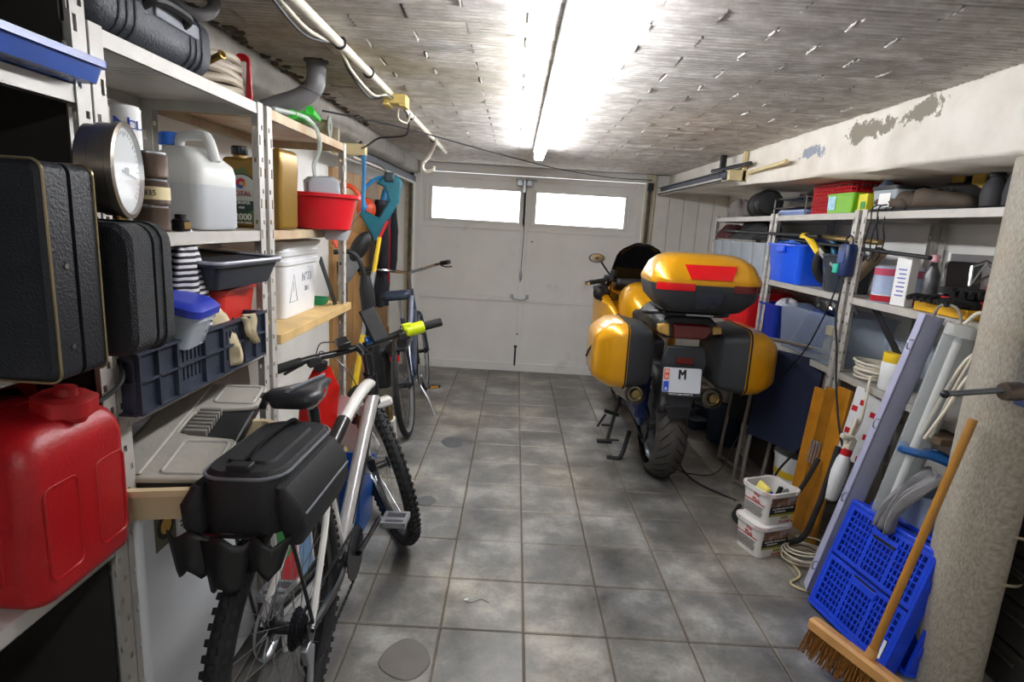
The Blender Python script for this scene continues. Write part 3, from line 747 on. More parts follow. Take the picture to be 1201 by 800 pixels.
# ---- column of brown tins on the middle shelf
for k in range(3):
    t = can('round_tin', ('lowest', 'middle', 'topmost')[k] + ' of three brown round tins stacked by the water canister', 'tin', (-.835+.004*k, 1.345-.003*k, 1.374+k*.0585), .038-.0015*k, .053, mat('brown_tin', '#5c4c42', .35, .5, var=.2, scale=20), group='brown tins stacked on the middle shelf')
    if k == 1:
        g = G(); g.lathe([(.0382, .012), (.0382, .04)], 28, caps=False); lb = g.build('paper_band', M_cream, t)
        text('8835', .017, M_ink, t, (.0145, -.0365, .026), (PI/2, 0, .38), ext=.0008)
t = thing('ink_bottle', 'tiny black jar in front of the water canister', 'jar', (-.815, 1.425, 1.374))
g = G(); g.rloft([(0, .03, .034, .004), (.026, .03, .034, .004), (.03, .02, .024, .004), (.04, .02, .024, .004)], 3); g.build('jar_body', M_blackgloss, t)
g = G(); g.box(.016, 0, .014, .001, .026, .016); g.build('label', mat('brass', '#a98a4a'), t, smooth=False)
# ---- water canister
M_jug = mat('jug_milky', '#dcdcd8', .35, var=.04, scale=6, alpha=.9)
t = thing('water_canister', 'milky white plastic canister with blue cap half full of water', 'canister', (-.90, 1.63, 1.374), -.28)
w, d, h = .20, .15, .235
g = G(); g.rloft([(0, w-.02, d-.02, .025), (.01, w, d, .03), (.15, w, d, .03), (.172, w-.012, d-.006, .03), (.195, w-.07, d-.03, .03), (.215, w-.115, d-.06, .025)], 6); g.build('canister_body', M_jug, t, ang=60)
g = G(); g.rloft([(.006, w-.006, d-.006, .028), (.112, w-.006, d-.006, .028)], 6)
g = G(); g.rloft([(.004, w+.001, d+.001, .03), (.118, w+.001, d+.001, .03)], 6, caps=False); g.build('water_level', mat('water_tint', '#c3cad6', .3, var=.03, alpha=.3), t)
g = G(); g.tube(smooth_path([(-.035, 0, .2), (-.03, 0, .232), (-.01, 0, .247), (.05, 0, .247), (.07, 0, .232), (.088, 0, .18)], 6), .014, 10); g.build('handle', M_jug, t)
g = G(); g.cyl((-.06, 0, .19), (-.06, 0, .222), .022, n=20); g.build('neck', M_jug, t)
g = G(); g.lathe([(.028, .22), (.03, .222), (.03, .25), (.026, .254)], 24, (-.06, 0, 0)); g.build('screw_cap', mat('cap_blue', '#1f63c8', .35), t)
# ---- engine oil canister
M_gold = mat('oil_gold', '#8a6a28', .3, .35, var=.06)
t = thing('oil_canister', 'gold engine oil canister with round label and black cap behind shelving post', 'canister', (-.895, 2.06, 1.374), -.12)
outl = [(-.105, 0), (.105, 0), (.108, .02), (.108, .13), (.112, .2), (.108, .262), (.09, .27), (.03, .238), (-.03, .228), (-.06, .232), (-.098, .232), (-.108, .2), (-.108, .02)]
g = G(); g.prism(outl, .12, 'y', -.06); g.build('canister_body', M_gold, t, bev=.014, bseg=3)
g = G(); g.cyl((-.072, 0, .225), (-.072, 0, .245), .022, n=18); g.build('neck', M_gold, t)
g = G(); g.lathe([(.027, .243), (.028, .246), (.028, .268), (.024, .272)], 22, (-.072, 0, 0)); g.build('screw_cap', M_blackgloss, t)
g = G(); g.prism([(-.09, .0), (.05, .0), (.05, .05), (.02, .1), (-.02, .18), (-.085, .16)], .0015, 'y', -.0632); g.build('label_ground', mat('label_green', '#5a6f3c', .45, var=.1), t, smooth=False, loc=(0, 0, .02))
lx, lz, lr = -.03, .112, .062
g = G(); g.cyl((lx, -.066, lz), (lx, -.063, lz), lr+.004, n=36); g.build('label_ring', mat('label_dark', '#173a33', .4, var=0), t)
g = G(); pts = [(lx+lr*math.cos(a), lz+lr*math.sin(a)) for a in [math.radians(-22+i*(224/30)) for i in range(31)]]; g.prism(pts, .001, 'y', -.067); g.build('label_disc', mat('label_silver', '#b9bcb4', .35, var=.03), t, smooth=False)
text('TOTAL', .024, M_redink, t, (lx, -.0678, lz+.0), FY)
text('CORAMA', .015, M_paper, t, (lx, -.068, lz-.03), FY); text('4400', .011, M_paper, t, (lx, -.068, lz-.046), FY)
text('2000', .03, M_paper, t, (lx+.005, -.068, .035), FY); text('10W-40 / DIESEL', .009, M_paper, t, (lx+.005, -.068, .016), FY)
g = G()
for a0, a1, mm in ((20, 200, 'label_logo_red'), (200, 300, 'label_logo_blue'), (300, 380, 'label_logo_orange')):
    g = G(); P_ = []
    for i in range(13): a = math.radians(a0+(a1-a0)*i/12); P_.append((lx+.017*math.cos(a), lz+.034+.017*math.sin(a)))
    for i in range(12, -1, -1): a = math.radians(a0+(a1-a0)*i/12); P_.append((lx+.006*math.cos(a+.5), lz+.034+.006*math.sin(a+.5)))
    g.prism(P_, .0012, 'y', -.0682); g.build('logo_swirl', mat(mm, {'label_logo_red': '#c22a2a', 'label_logo_blue': '#2a55b0', 'label_logo_orange': '#e08b2a'}[mm], .5, var=0), t, smooth=False)
# ---- things behind the basin on the middle shelf of the rusty shelving
t = thing('bottle', 'clear dark banded bottle with blue cap left of the red basin', 'bottle', (-.92, 2.3, 1.374))
g = G(); prof = [(.036, 0)] + [(.038 - (.004 if i % 2 else 0), .01+i*.011) for i in range(14)] + [(.03, .175), (.014, .2), (.013, .215)]; g.lathe(prof, 20); g.build('bottle_body', mat('smoky_pet', '#4c5056', .15, var=.1, alpha=.75), t)
g = G(); g.cyl((0, 0, .213), (0, 0, .232), .016); g.build('bottle_cap', M_blackgloss, t)
t = thing('bottle', 'upright dark glass bottle at the back of the middle shelf behind the basin', 'bottle', (-1.08, 2.5, 1.374))
g = G(); g.lathe([(.034, 0), (.036, .01), (.036, .16), (.014, .21), (.013, .26)], 20); g.build('bottle_body', mat('brown_glass', '#2b2018', .12, var=.1), t)
g = G(); g.lathe([(.0368, .03), (.0368, .12)], 20, caps=False); g.build('label', M_paper, t)
can('jar', 'dark jar with lid at the back of the middle shelf right of the glass bottle', 'jar', (-1.07, 2.62, 1.374), .045, .12, mat('jar_dark', '#3a3b36', .3, var=.2))
t = thing('box', 'white carton standing at the rear of the middle shelf', 'carton', (-1.1, 2.36, 1.374)); g = G(); g.box(0, 0, .1, .07, .1, .2); g.build('carton', M_paper, t, bev=.002); g = G(); g.box(.036, 0, .1, .001, .07, .12); g.build('label', mat('label_grey', '#b0b4b8', .5), t, smooth=False)
# ---- red basin, grey box with hose
t = thing('basin', 'round red plastic basin overhanging the middle shelf edge', 'basin', (-.80, 2.42, 1.374))
g = G(); g.lathe([(.105, 0), (.112, .004), (.138, .125), (.152, .128), (.153, .14), (.148, .142), (.134, .132), (.108, .012), (.02, .01)], 40); g.build('basin_body', mat('basin_red', '#c81a26', .3, var=.05), t)
t = thing('pump_box', 'grey plastic pump box sitting in the red basin', 'pump', (-.785, 2.38, 1.505), .5, rot=(.12, -.1, .5))
g = G(); g.rloft([(-.03, .13, .1, .012), (.06, .125, .095, .012), (.075, .09, .07, .012)], 4); g.build('pump_body', mat('pump_grey', '#9a9ca2', .35, var=.04), t, ang=30)
cable('clear_hose', 'clear flexible hose curving from the pump box up to the top shelf', [(-.81, 2.37, 1.575), (-.8, 2.33, 1.62), (-.775, 2.32, 1.68), (-.77, 2.28, 1.74), (-.79, 2.2, 1.775), (-.84, 2.05, 1.772)], .0085, glassy('hose_clear', '#c9d2c9', .55, .15), cat='hose')
t = thing('tray', 'small grey drip tray jutting out beneath the red basin', 'tray', (-.755, 2.47, 1.325)); g = G(); g.rloft([(0, .08, .09, .03), (.034, .1, .12, .03), (.04, .1, .12, .03)], 4); g.build('tray_body', mat('pump_grey', '#9a9ca2'), t)
t.location.z = 1.332
# ---- top shelf of rackB: tool case and hose
M_tc = mat('toolcase_grey', '#3b3e45', .45, var=.15, scale=16, bump=.3, bscale=140)
t = thing('power_tool_case', 'dark grey moulded power tool case lying on the top shelf', 'tool case', (-.93, 1.38, 1.754), 0)
g = G(); L_ = .46
rings = []
for y in (-L_/2, -L_/2+.015, -L_/2+.04, L_/2-.04, L_/2-.015, L_/2):
    e = .0 if abs(y) < L_/2-.02 else (.012 if abs(y) < L_/2-.005 else .03)
    rings.append([(x, y, z+.07) for x, z in rrect(.26-2*e, .14-2*e, .05, 5)])
g.loft(rings); g.build('case_shell', M_tc, t)
for yy in (-.155, -.13, -.105, .1, .125, .15):
    g = G(); g.tube([(x, yy, z+.07) for x, z in rrect(.262, .142, .05, 5)], .0035, 6, True); g.build('rib', M_tc, t)
g = G(); g.b2(.128, .136, -.04, .13, .075, .105); g.build('latch_bar', mat('latch_grey', '#8f9299', .35, var=.05), t, bev=.003)
g = G(); g.tube(smooth_path([(.125, -.07, .085), (.15, -.06, .1), (.155, 0, .104), (.15, .06, .1), (.125, .07, .085)], 5), .01, 8); g.build('carry_handle', M_black, t)
g = G(); g.rloft([(.137, .2, .12, .03), (.152, .19, .11, .03)], 4); g.build('top_bulge', M_tc, t, loc=(-.01, .07, 0))
t = thing('hose_coil', 'coil of pale garden hose bound with a red strap on top shelf', 'hose', (-.93, 1.78, 1.758))
for k in range(5):
    g = G(); rr = .105-.004*(k % 2)
    pts = [( .09*math.cos(a)*(1+.03*math.sin(a*2+k)), rr*1.15*math.sin(a), .012+.021*k+.005*math.sin(a*3+k*2)) for a in [2*PI*i/30 for i in range(30)]]
    g.tube(pts, .0115, 8, True); g.build('hose_loop', mat('hose_beige', '#a89c8a', .5, var=.1), t)
g = G(); g.tube([(.09+x, .055, z+.055) for x, z in rrect(.035, .125, .014, 4)], .004, 6, True, flat=3.2); g.build('binding_strap', M_red, t)
g = G(); g.cyl((.085, -.14, .055), (.13, -.155, .07), .009, n=12); g.torus((.134, -.157, .071), .009, .0035, (.9, -.3, .3)); g.build('nozzle', mat('brass', '#a98a4a'), t)
# ---- green tubes and roll on top of the rusty shelving
t = thing('watering_nozzle', 'bright green plastic sprayer parts on the rusty top shelf', 'sprayer', (-.86, 2.33, 1.754), .1)
for k, (y, z, a) in enumerate(((-.05, .02, .0), (.0, .026, .12), (.03, .05, -.1))):
    g = G(); g.tube([(.03+.02*k, y-.14, z), (.0+.02*k, y+.13, z+.01)], [.016, .011], 10); g.build('green_tube', mat('bright_green', '#2fc233', .35, var=.05), t)
t = thing('cable_reel', 'small grey reel standing on the rusty top shelf', 'reel', (-.84, 2.58, 1.754), .4)
for s in (-1, 1):
    g = G(); g.lathe([(.045, s*.018), (.045, s*.024), (.014, s*.024), (.012, s*.014)], 24, (0, 0, .046), (1, -.3, 0)); g.build('reel_flange', mat('reel_grey', '#85857c', .5, var=.15), t)
g = G(); g.lathe([(.028, -.018), (.028, .018)], 20, (0, 0, .046), (1, -.3, 0)); g.build('winding', mat('twine', '#a59a7c', .8, var=.2, scale=80), t)
t = thing('wood_block', 'small wooden block at the end of the rusty top shelf', 'block', (-.85, 2.7, 1.754), .2); g = G(); g.box(0, 0, .03, .07, .06, .06); g.build('wood_block_body', mat('grey_wood', '#8f846c', .6, var=.2), t, bev=.003)
# ---- ring hanging at the upper left ceiling
t = thing('pipe_elbow', 'grey plastic pipe ring hanging below the ceiling at upper left', 'pipe', (-.89, 1.75, 1.93)); t.location = (-.86, 1.62, 1.955)
g = G(); g.torus((0, 0, 0), .045, .016, (.4, -.8, .45), 28, 10); g.build('pipe_ring', mat('pipe_grey', '#6d6b6c', .45, var=.1), t)
# ---- black crate on the lower shelf
M_crate = mat('crate_slate', '#2a3140', .5, var=.12, scale=14, dirt='#4a5160', dscale=6, damt=.1)
t = thing('stacking_crate', 'open dark slate crate with slotted sides on the lower shelf', 'crate', (-.962, 1.445, .999), 0)
w, d, h = .40, .60, .135
g = G(); g.b2(-w/2, w/2, -d/2, d/2, 0, .006); g.build('base', M_crate, t, smooth=False)
for s in (-1, 1):          # long sides
    x = s*(w/2-.004)
    cs = [-d/2, -.235, -.165, -.045, .045, .165, .235, d/2]
    for i in range(7):
        y0, y1 = cs[i], cs[i+1]
        if i in (2, 4):
            for (z0, z1) in ((.03, .066), (.074, .11)):
                n = 7
                for k in range(n):
                    yy = y0 + (k+.5)*(y1-y0)/n
                    g = G(); g.b2(x-.002, x+.002, yy-.005, yy+.005, z0, z1); g.build('slat', M_crate, t, smooth=False)
        else:
            g = G(); g.b2(x-.0015, x+.0015, y0, y1, .006, h-.008); g.build('side_panel', M_crate, t, smooth=False)
    for z0, z1 in ((.006, .03), (.066, .074), (.11, h-.004)):
        g = G(); g.b2(x-.004, x+.002, -d/2, d/2, z0, z1); g.build('side_rail', M_crate, t, smooth=False)
    for y in cs:
        g = G(); g.b2(x-.003, x+s*.012, y-.003, y+.003, .0, h-.004); g.build('rib', M_crate, t, smooth=False)
    g = G(); g.b2(min(x-s*.004, x+s*.014), max(x-s*.004, x+s*.014), -d/2-.01, d/2+.01, h-.006, h); g.build('rim', M_crate, t, smooth=False)
    g = G(); g.b2(min(x, x+s*.012), max(x, x+s*.012), -d/2, d/2, .0, .005); g.build('foot_rim', M_crate, t, smooth=False)
    g = G(); g.b2(min(x, x+s*.012), max(x, x+s*.012), -d/2, d/2, .068, .073); g.build('mid_rim', M_crate, t, smooth=False)
for s in (-1, 1):
    y = s*(d/2-.004)
    g = G(); g.b2(-w/2, w/2, y-.002, y+.002, .0, h-.006); g.build('end_panel', M_crate, t, smooth=False)
    for x in (-.195, -.1, 0, .1, .195):
        g = G(); g.b2(x-.003, x+.003, y-.002, y+s*.012, 0, h-.006); g.build('rib', M_crate, t, smooth=False)
    for z in (.0, .068, h-.006):
        g = G(); g.b2(-w/2, w/2, min(y, y+s*.014), max(y, y+s*.014), z, z+.005); g.build('rim', M_crate, t, smooth=False)
# contents of the crate
def stripe_mat():
    m, nt, b, N, L = node_mat('striped_cloth'); tc = N('ShaderNodeTexCoord'); w_ = N('ShaderNodeTexWave'); w_.wave_type = 'BANDS'; w_.bands_direction = 'Z'
    w_.inputs['Scale'].default_value = 22; w_.inputs['Distortion'].default_value = 1.5; w_.inputs['Detail'].default_value = 2; w_.inputs['Detail Scale'].default_value = .6
    L(tc.outputs['Object'], w_.inputs['Vector']); r = N('ShaderNodeValToRGB'); r.color_ramp.interpolation = 'CONSTANT'
    r.color_ramp.elements[0].color = srgb('#14131c'); r.color_ramp.elements[1].color = srgb('#c9c6c9'); r.color_ramp.elements[1].position = .5
    L(w_.outputs['Fac'], r.inputs[0]); L(r.outputs[0], b.inputs['Base Color']); b.inputs['Roughness'].default_value = .85; return m
rag_pile('cloth', 'black and white striped cloth bundled behind the blue lidded box', 'cloth', (-.835, 1.44, 1.01), .06, .075, .34, stripe_mat(), 12, .5)
t = tub('lunch_box', 'clear box with bright blue lid lying in the dark crate', 'box', (-.80, 1.35, 1.118), 0, .11, .14, .08, M_clearw, .9, .03, .006, mat('lid_blue', '#2a3aa8', .35, var=.04), lidh=.03)
t.rotation_euler = (.0, .25, .12)
rag_pile('dust_sheet', 'crumpled beige cotton cloth heaped over the crate edge', 'cloth', (-.86, 1.58, 1.01), .085, .1, .18, mat('beige_cloth', '#b9ab8c', .9, var=.12, scale=10, bump=.3, bscale=50), 3, .75)
t = thing('cloth', 'beige corner of cloth hanging down over the slotted crate side', 'cloth', (-.755, 1.62, 1.09)); g = G()
g.grid(lambda u, v: (.012*math.sin(u*9)+.01*v, (u-.5)*.08*(1-v*.75)+.02*v+.008*math.sin(v*8), .05-.085*v), 10, 8); g.build('cloth_flap', MATS['beige_cloth'], t, solid=.003)
t = tub('storage_box', 'flat red lidded box under the dark tray in the crate', 'box', (-.92, 1.70, 1.11), .1, .22, .26, .1, mat('red_box', '#c02d24', .4, var=.06), .92, .02, .008)
t = tub('storage_tray', 'wide dark grey tray with pale rim resting on top of the crate heap', 'tray', (-.885, 1.65, 1.225), -.1, .28, .34, .075, mat('tray_anthracite', '#30333b', .4, var=.08), .86, .02, .010)
t.rotation_euler = (.0, .03, -.06)
g = G(); g.rloft([(.066, .28, .34, .02), (.07, .28, .34, .02)], 5); g.build('cover', MATS['tray_anthracite'], t)
g = G(); g.at(Matrix.Translation((0, 0, .074))); g.tube([(x, y, 0) for x, y in rrect(.30, .36, .03, 5)], .005, 6, True); g.build('rim', mat('rim_grey', '#a3a5b0', .35), t)
g = G(); g.box(.06, -.175, .06, .03, .02, .04); g.build('clip', M_yellow, t, bev=.002)
rag_pile('cloth', 'dark patterned cloth at the far end of the crate', 'cloth', (-.87, 1.68, 1.01), .08, .06, .13, mat('dark_pattern', '#3a3434', .9, var=.6, scale=60), 21, .5)
# ---- white bin with pencilled writing
t = thing('storage_bin', 'tall white plastic bin with ribbed rim and faint writing', 'bin', (-1.0, 2.4, 1.022), 0)
w, d, h = .25, .38, .285
g = G(); g.rloft([(0, w*.92, d*.92, .02), (h-.075, w, d, .025), (h-.075, w+.016, d+.016, .03), (h-.06, w+.016, d+.016, .03), (h-.058, w+.004, d+.004, .027), (h-.042, w+.004, d+.004, .027), (h-.04, w+.02, d+.02, .03), (h-.024, w+.02, d+.02, .03), (h-.022, w+.006, d+.006, .03), (h, w+.006, d+.006, .03)], 5); g.build('bin_body', M_whitep, t, ang=30)
g = G(); g.rloft([(h+.001, w+.03, d+.03, .03), (h+.014, w+.03, d+.03, .03), (h+.018, w, d, .02)], 5); g.build('lid', M_whitep, t)
mpen = mat('pencil_grey', '#9aa0a8', .7, var=0)
text('N°73', .05, mpen, t, (w/2*.985, .05, .15), (PI/2, .0, PI/2), ext=.001); text('30 l', .03, mpen, t, (w/2*.97, .05, .1), FX, ext=.001)
g = G()
for a, b_ in (((-.13, .06), (-.09, .17)), ((-.09, .17), (-.05, .06)), ((-.05, .06), (-.13, .06)), ((-.09, .1), (-.09, .14))):
    g.tube([(w/2*.985-.0055*(1-a[1]/.2), a[0], a[1]), (w/2*.985-.0055*(1-b_[1]/.2), b_[0], b_[1])], .0016, 5)
g.build('drawn_triangle', mpen, t)
t = tub('box', 'flat green plastic box at the far end of the wooden shelf', 'box', (-.95, 2.68, 1.022), 0, .16, .09, .03, mat('box_green', '#1d8a56', .4), .95, .01, .004)
# ---- freezer and organiser tray
t = thing('freezer', 'white undercounter freezer with energy sticker below the shelving', 'freezer', (-.985, 1.43, 0))
w, d, h = .40, .56, .755
g = G(); g.b2(-w/2-.0, w/2-.05, -d/2, d/2, .03, h); g.build('cabinet', mat('freezer_white', '#d3d6da', .35, var=.04, scale=3, dirt='#b9bbbd', dscale=2, damt=.05), t, bev=.008, smooth=False)
g = G(); g.b2(w/2-.046, w/2, -d/2, d/2, .08, h-.004); g.build('door', MATS['freezer_white'], t, bev=.012, bseg=3)
g = G(); g.b2(-w/2+.03, w/2-.06, -d/2+.03, d/2-.03, 0, .035); g.build('plinth', M_black, t, smooth=False)
g = G(); g.b2(w/2, w/2+.0012, -d/2+.05, -d/2+.13, h-.11, h-.015); g.build('sticker', mat('sticker_olive', '#57523f', .5, var=.1), t, smooth=False)
g = G(); g.cyl((w/2+.001, -d/2+.09, h-.06), (w/2+.0024, -d/2+.09, h-.06), .032, n=24); g.build('sticker_ring', M_ink, t)
g = G(); g.cyl((w/2+.0022, -d/2+.09, h-.06), (w/2+.0034, -d/2+.09, h-.06), .02, n=24); g.build('sticker_disc', mat('sticker_yellow', '#c79a3a', .5), t)
g = G(); g.b2(w/2, w/2+.0012, -d/2+.14, -d/2+.23, h-.1, h-.012); lab_ = g.build('sticker', M_paper, t, smooth=False)
g = G()
for k in range(7): g.b2(w/2+.0012, w/2+.002, -d/2+.148, -d/2+.22-.01*(k % 3), h-.03-k*.011, h-.026-k*.011)
g.build('sticker_print', M_ink, t, smooth=False, kind='stuff')
t = thing('plastic_tray', 'deep beige tray lying on the white freezer', 'tray', (-.775, 1.345, .757), .0, rot=(0, 0, .2))
g = G(); wall_tub(g, .30, .43, .085, .88, .03, .005, rim=.012, rimh=.014); g.build('tray_body', mat('tray_beige', '#c3b08c', .45, var=.06), t)
t = thing('organiser_case', 'grey lidded tool organiser case leaning out of the beige tray', 'tool case', (-.815, 1.455, .825), 0, rot=(.1, .04, .2))
w, d = .25, .56
g = G(); g.b2(-w/2+.01, w/2-.012, -d/2+.01, d/2-.01, 0, .035); g.build('case_base', M_black, t, bev=.006)
M_org = mat('organiser_grey', '#a19c92', .45, var=.1, bump=.1, bscale=120)
poly = [(-w/2, -d/2), (w/2-.01, -d/2), (w/2-.005, -d/2+.02), (w/2-.005, -.1), (w/2-.02, -.085), (.0, -.07), (-.03, -.05), (-.03, .06), (.0, .09), (w/2-.02, .115), (w/2-.005, .13), (w/2-.005, d/2-.02), (w/2-.02, d/2), (-w/2, d/2)]
g = G(); g.prism(poly, .014, 'z', .034); g.build('lid', M_org, t, bev=.004)
for (x0, x1, y0, y1) in ((-.0, w/2-.02, -d/2+.02, -.105), (-.0, w/2-.02, .135, d/2-.02)):
    g = G(); g.at(Matrix.Translation(((x0+x1)/2, (y0+y1)/2, .049))); g.tube([(x, y, 0) for x, y in rrect(x1-x0, y1-y0, .014, 3)], .004, 6, True); g.build('lid_ridge', mat('organiser_rim', '#a5a29c', .45), t)
g = G(); g.b2(-w/2+.012, -w/2+.09, -d/2+.01, d/2-.01, .048, .056); g.build('lid_hinge_bar', M_org, t, bev=.004)
for k in range(7):
    g = G(); g.box(.01, -.055+k*.022, .046, .055, .013, .02); g.build('bit_holder', mat('bit_grey', '#77736d', .5), t, bev=.002)
for y in (-.17, .2):
    g = G(); g.b2(w/2-.012, w/2+.006, y-.02, y+.02, .01, .05); g.build('latch', M_black, t, bev=.003)
for k, (x, y, l, lab) in enumerate(((-.70, 1.29, .12, 'black pliers lying in the beige tray'), (-.71, 1.40, .1, 'small black wrench lying in the beige tray beyond the pliers'))):
    t = thing('pliers', lab, 'tool', (x, y, .775), .3+k*.5)
    for s in (-1, 1):
        g = G(); g.tube(smooth_path([(s*.002, .05, .006), (s*.004, .01, .006), (s*.022, -.04, .006), (s*.016, -l*.8, .006)], 4), .006, 6); g.build('handle', M_black, t)
t = thing('wooden_stick', 'thin wooden stick lying diagonally in the beige tray', 'stick', (-.69, 1.36, .842), rot=(.06, 0, .2))
g = G(); g.box(0, 0, 0, .008, .42, .006); g.build('stick', M_wood, t, smooth=False)
# sheet of fibreboard leaning by the freezer far end
t = thing('board', 'grey offcut board leaning behind the bicycle saddle', 'board', (-.93, 2.0, 0), rot=(0, -.1, 0)); g = G(); g.b2(-.01, .01, -.14, .16, 0, .95); g.build('board_panel', mat('board_grey', '#8a857c', .7, var=.15), t, smooth=False)
g = G()
# ================================================================== MOTORCYCLE
M_my = mat('moto_gold', '#d99a0a', .28, .35, var=.03, coat=.6)
M_mblack = mat('moto_black', '#1c1d20', .45, var=.1)
M_mgrey = mat('moto_grey', '#2d3034', .5, var=.08)
M_lens = mat('red_lens', '#d0121a', .15, var=.02, coat=.5)
M_lensd = mat('dark_red_lens', '#5c0a0e', .12, var=.02, coat=.5)
M_amber = mat('amber_lens', '#b9904a', .15, var=.1, coat=.4)
M_exh = mat('exhaust_steel', '#9c9384', .3, .9, var=.15)
MX, MY = .945, 3.32
moto = thing('motorcycle', 'gold touring motorcycle with top case and two side panniers parked facing the garage door', 'motorcycle', (MX, MY, 0), rot=(0, math.radians(-.3), math.radians(-1)))
def mp(g, name, m, **k): return g.build(name, m, moto, **k)
# rear tyre with cut tread
R, wt = .318, .09
prof = []
for i in range(13):
    a = -PI*.62 + i*PI*1.24/12
    prof.append((R-.062+.062*math.cos(a*.93), wt*math.sin(a*.8)/math.sin(PI*.62*.8)))
def tyre(g, prof, c, n=48):
    rings = [[(c[0]+x, c[1]+r*math.cos(2*PI*i/n), c[2]+r*math.sin(2*PI*i/n)) for r, x in prof] for i in range(n)]
    k = len(prof)
    g.loft(rings, False, True)
    return g
g = G(); n = 48; vs = []
for i in range(n):
    for r, x in prof: vs.append((x, r*math.cos(2*PI*i/n), R+r*math.sin(2*PI*i/n)))
k = len(prof)
g.add(vs, [(i*k+j, i*k+j+1, ((i+1) % n)*k+j+1, ((i+1) % n)*k+j) for i in range(n) for j in range(k-1)])
rt = mp(g, 'rear_tyre', mat('moto_tyre', '#413e3b', .7, var=.15, scale=25))
g = G()      # tread grooves as dark curved strips let into the crown
for i in range(30):
    for s in (-1, 1):
        pts = []
        for q in range(6):
            u = q/5; x = s*(.012+.066*u); a = 2*PI*(i+(.5 if s > 0 else 0))/30 + .26*u
            rr = R + .0006 - .062*(1-math.cos(min(1.5, abs(x)/.0625*.93)))
            pts.append((x, rr*math.cos(a), R+rr*math.sin(a)))
        g.tube(pts, [.0012, .0042, .005, .005, .004, .001], 5, flat=.5)
g.build('tread_groove', M_hole, rt, kind='stuff')
g = G(); g.lathe([(.21, -.075), (.225, -.07), (.2, -.05), (.19, 0), (.2, .05), (.225, .07), (.21, .075)], 40, (0, 0, R), (1, 0, 0), caps=False); rim = g.build('rear_rim', mat('rim_silver', '#8f9298', .3, .9), rt)
g = G()
for q in range(5):
    a = q*2*PI/5; g.cyl((0, .05*math.cos(a), R+.05*math.sin(a)), (0, .2*math.cos(a+.15), R+.2*math.sin(a+.15)), .022, .016, 8)
g.cyl((-.1, 0, R), (.1, 0, R), .045); g.build('rear_spoke', mat('rim_silver', '#8f9298'), rt, kind='stuff')
g = G(); g.cyl((-.1, 0, R), (-.096, 0, R), .115, n=40); mp(g, 'sprocket', M_darkmetal)
g = G()
for s in (.1, -.1):
    pts = [(-.105, .02+i*.02, R+s*(1-.015*i)) for i in range(24)]
    for a, b_ in zip(pts[:-1], pts[1:]):
        g.box(-.105, (a[1]+b_[1])/2, (a[2]+b_[2])/2, .012, .013, .016)
for q in range(14):
    a = PI/2+PI*q/13; g.box(-.105, .112*math.cos(a), R+.112*math.sin(a), .012, .018, .018, rot=rotm(a, 0, 0))
mp(g, 'drive_chain', M_darkmetal, kind='stuff', smooth=False)
g = G(); g.box(-.125, .3, R+.01, .03, .62, .07); g.box(.125, .3, R+.01, .03, .62, .07); mp(g, 'swing_arm', mat('swingarm_blue', '#3d4f7a', .3, .7, var=.1), bev=.012)
g = G(); g.prism([(-.14, .0), (-.06, .0), (-.045, .02), (-.1, .16), (-.16, .17)], .0, 'y') if False else None
g = G(); pts = [(-.115, -.1, .42), (-.12, -.02, .56), (-.11, .1, .62)]
g.box(-.145, -.08, .5, .065, .035, .25, rot=rotm(-.35, .15, 0)); mp(g, 'chain_guard', mat('guard_blue', '#2c3f74', .25, .5, var=.1), bev=.01)
g = G(); rings = []
for i in range(10):
    a = math.radians(60+i*9); rr = R+.03; rings.append([(x, -rr*math.cos(a)*-1*(-1), R+rr*math.sin(a)) for x in (-.1, -.06, .06, .1)] )
# hugger mudguard over the tyre
rings = []
for i in range(12):
    a = math.radians(62+i*8); rr = R+.022
    rings.append([(x, rr*math.cos(a), R+(rr+dz)*math.sin(a)) for x, dz in ((-.105, -.03), (-.07, .008), (0, .016), (.07, .008), (.105, -.03))])
g = G(); g.add([p for r_ in rings for p in r_], [(i*5+j, i*5+j+1, i*5+5+j+1, i*5+5+j) for i in range(11) for j in range(4)]); mp(g, 'mudguard', M_mblack, solid=.006)
# tail, plate carrier, plate
g = G(); g.prism([(-.1, .86), (-.12, .78), (-.085, .60), (-.06, .52), (.06, .52), (.085, .60), (.12, .78), (.1, .86)], .03, 'y', -.335); mp(g, 'plate_carrier', M_mgrey, bev=.008)
g = G(); g.prism([(-.075, .53), (.075, .53), (.05, .455), (-.05, .455)], .02, 'y', -.335); mp(g, 'mud_flap', M_mblack, bev=.006)
pl = group_empty('licence_plate', moto, (-.015, -.372, .678), (-.12, 0, 0))
g = G(); g.rloft([(-.004, .212, .158, .01), (.004, .212, .158, .01)], 4); o = g.build('plate_frame', M_mblack, pl, rot=(PI/2, 0, 0))
g = G(); g.rloft([(0, .2, .132, .008), (.002, .2, .132, .008)], 4); g.build('plate_face', mat('plate_white', '#c9ccd2', .4, var=.02), pl, rot=(PI/2, 0, 0), loc=(0, -.004, .007))
g = G(); g.b2(-.096, -.068, -.0075, -.006, -.056, .0); g.build('plate_band', mat('plate_blue', '#1f49c4', .4, var=0), pl, smooth=False)
g = G(); g.b2(-.096, -.068, -.0075, -.006, .01, .066); g.build('plate_sticker', mat('plate_redtag', '#d2522c', .4, var=0), pl, smooth=False)
text('B', .026, M_paper, pl, (-.082, -.0078, -.042), FY)
for ox in (-.0022, 0, .0022): text('M', .074, M_ink, pl, (ox, -.0066-abs(ox)*.05, .036), FY, sx=.75)
text('30', .022, M_paper, pl, (-.082, -.0078, .052), FY); text('50', .022, M_paper, pl, (-.082, -.0078, .024), FY)
text('MOTO 2000 SHOP 03', .0135, M_paper, pl, (0, -.0045, -.0685), FY)
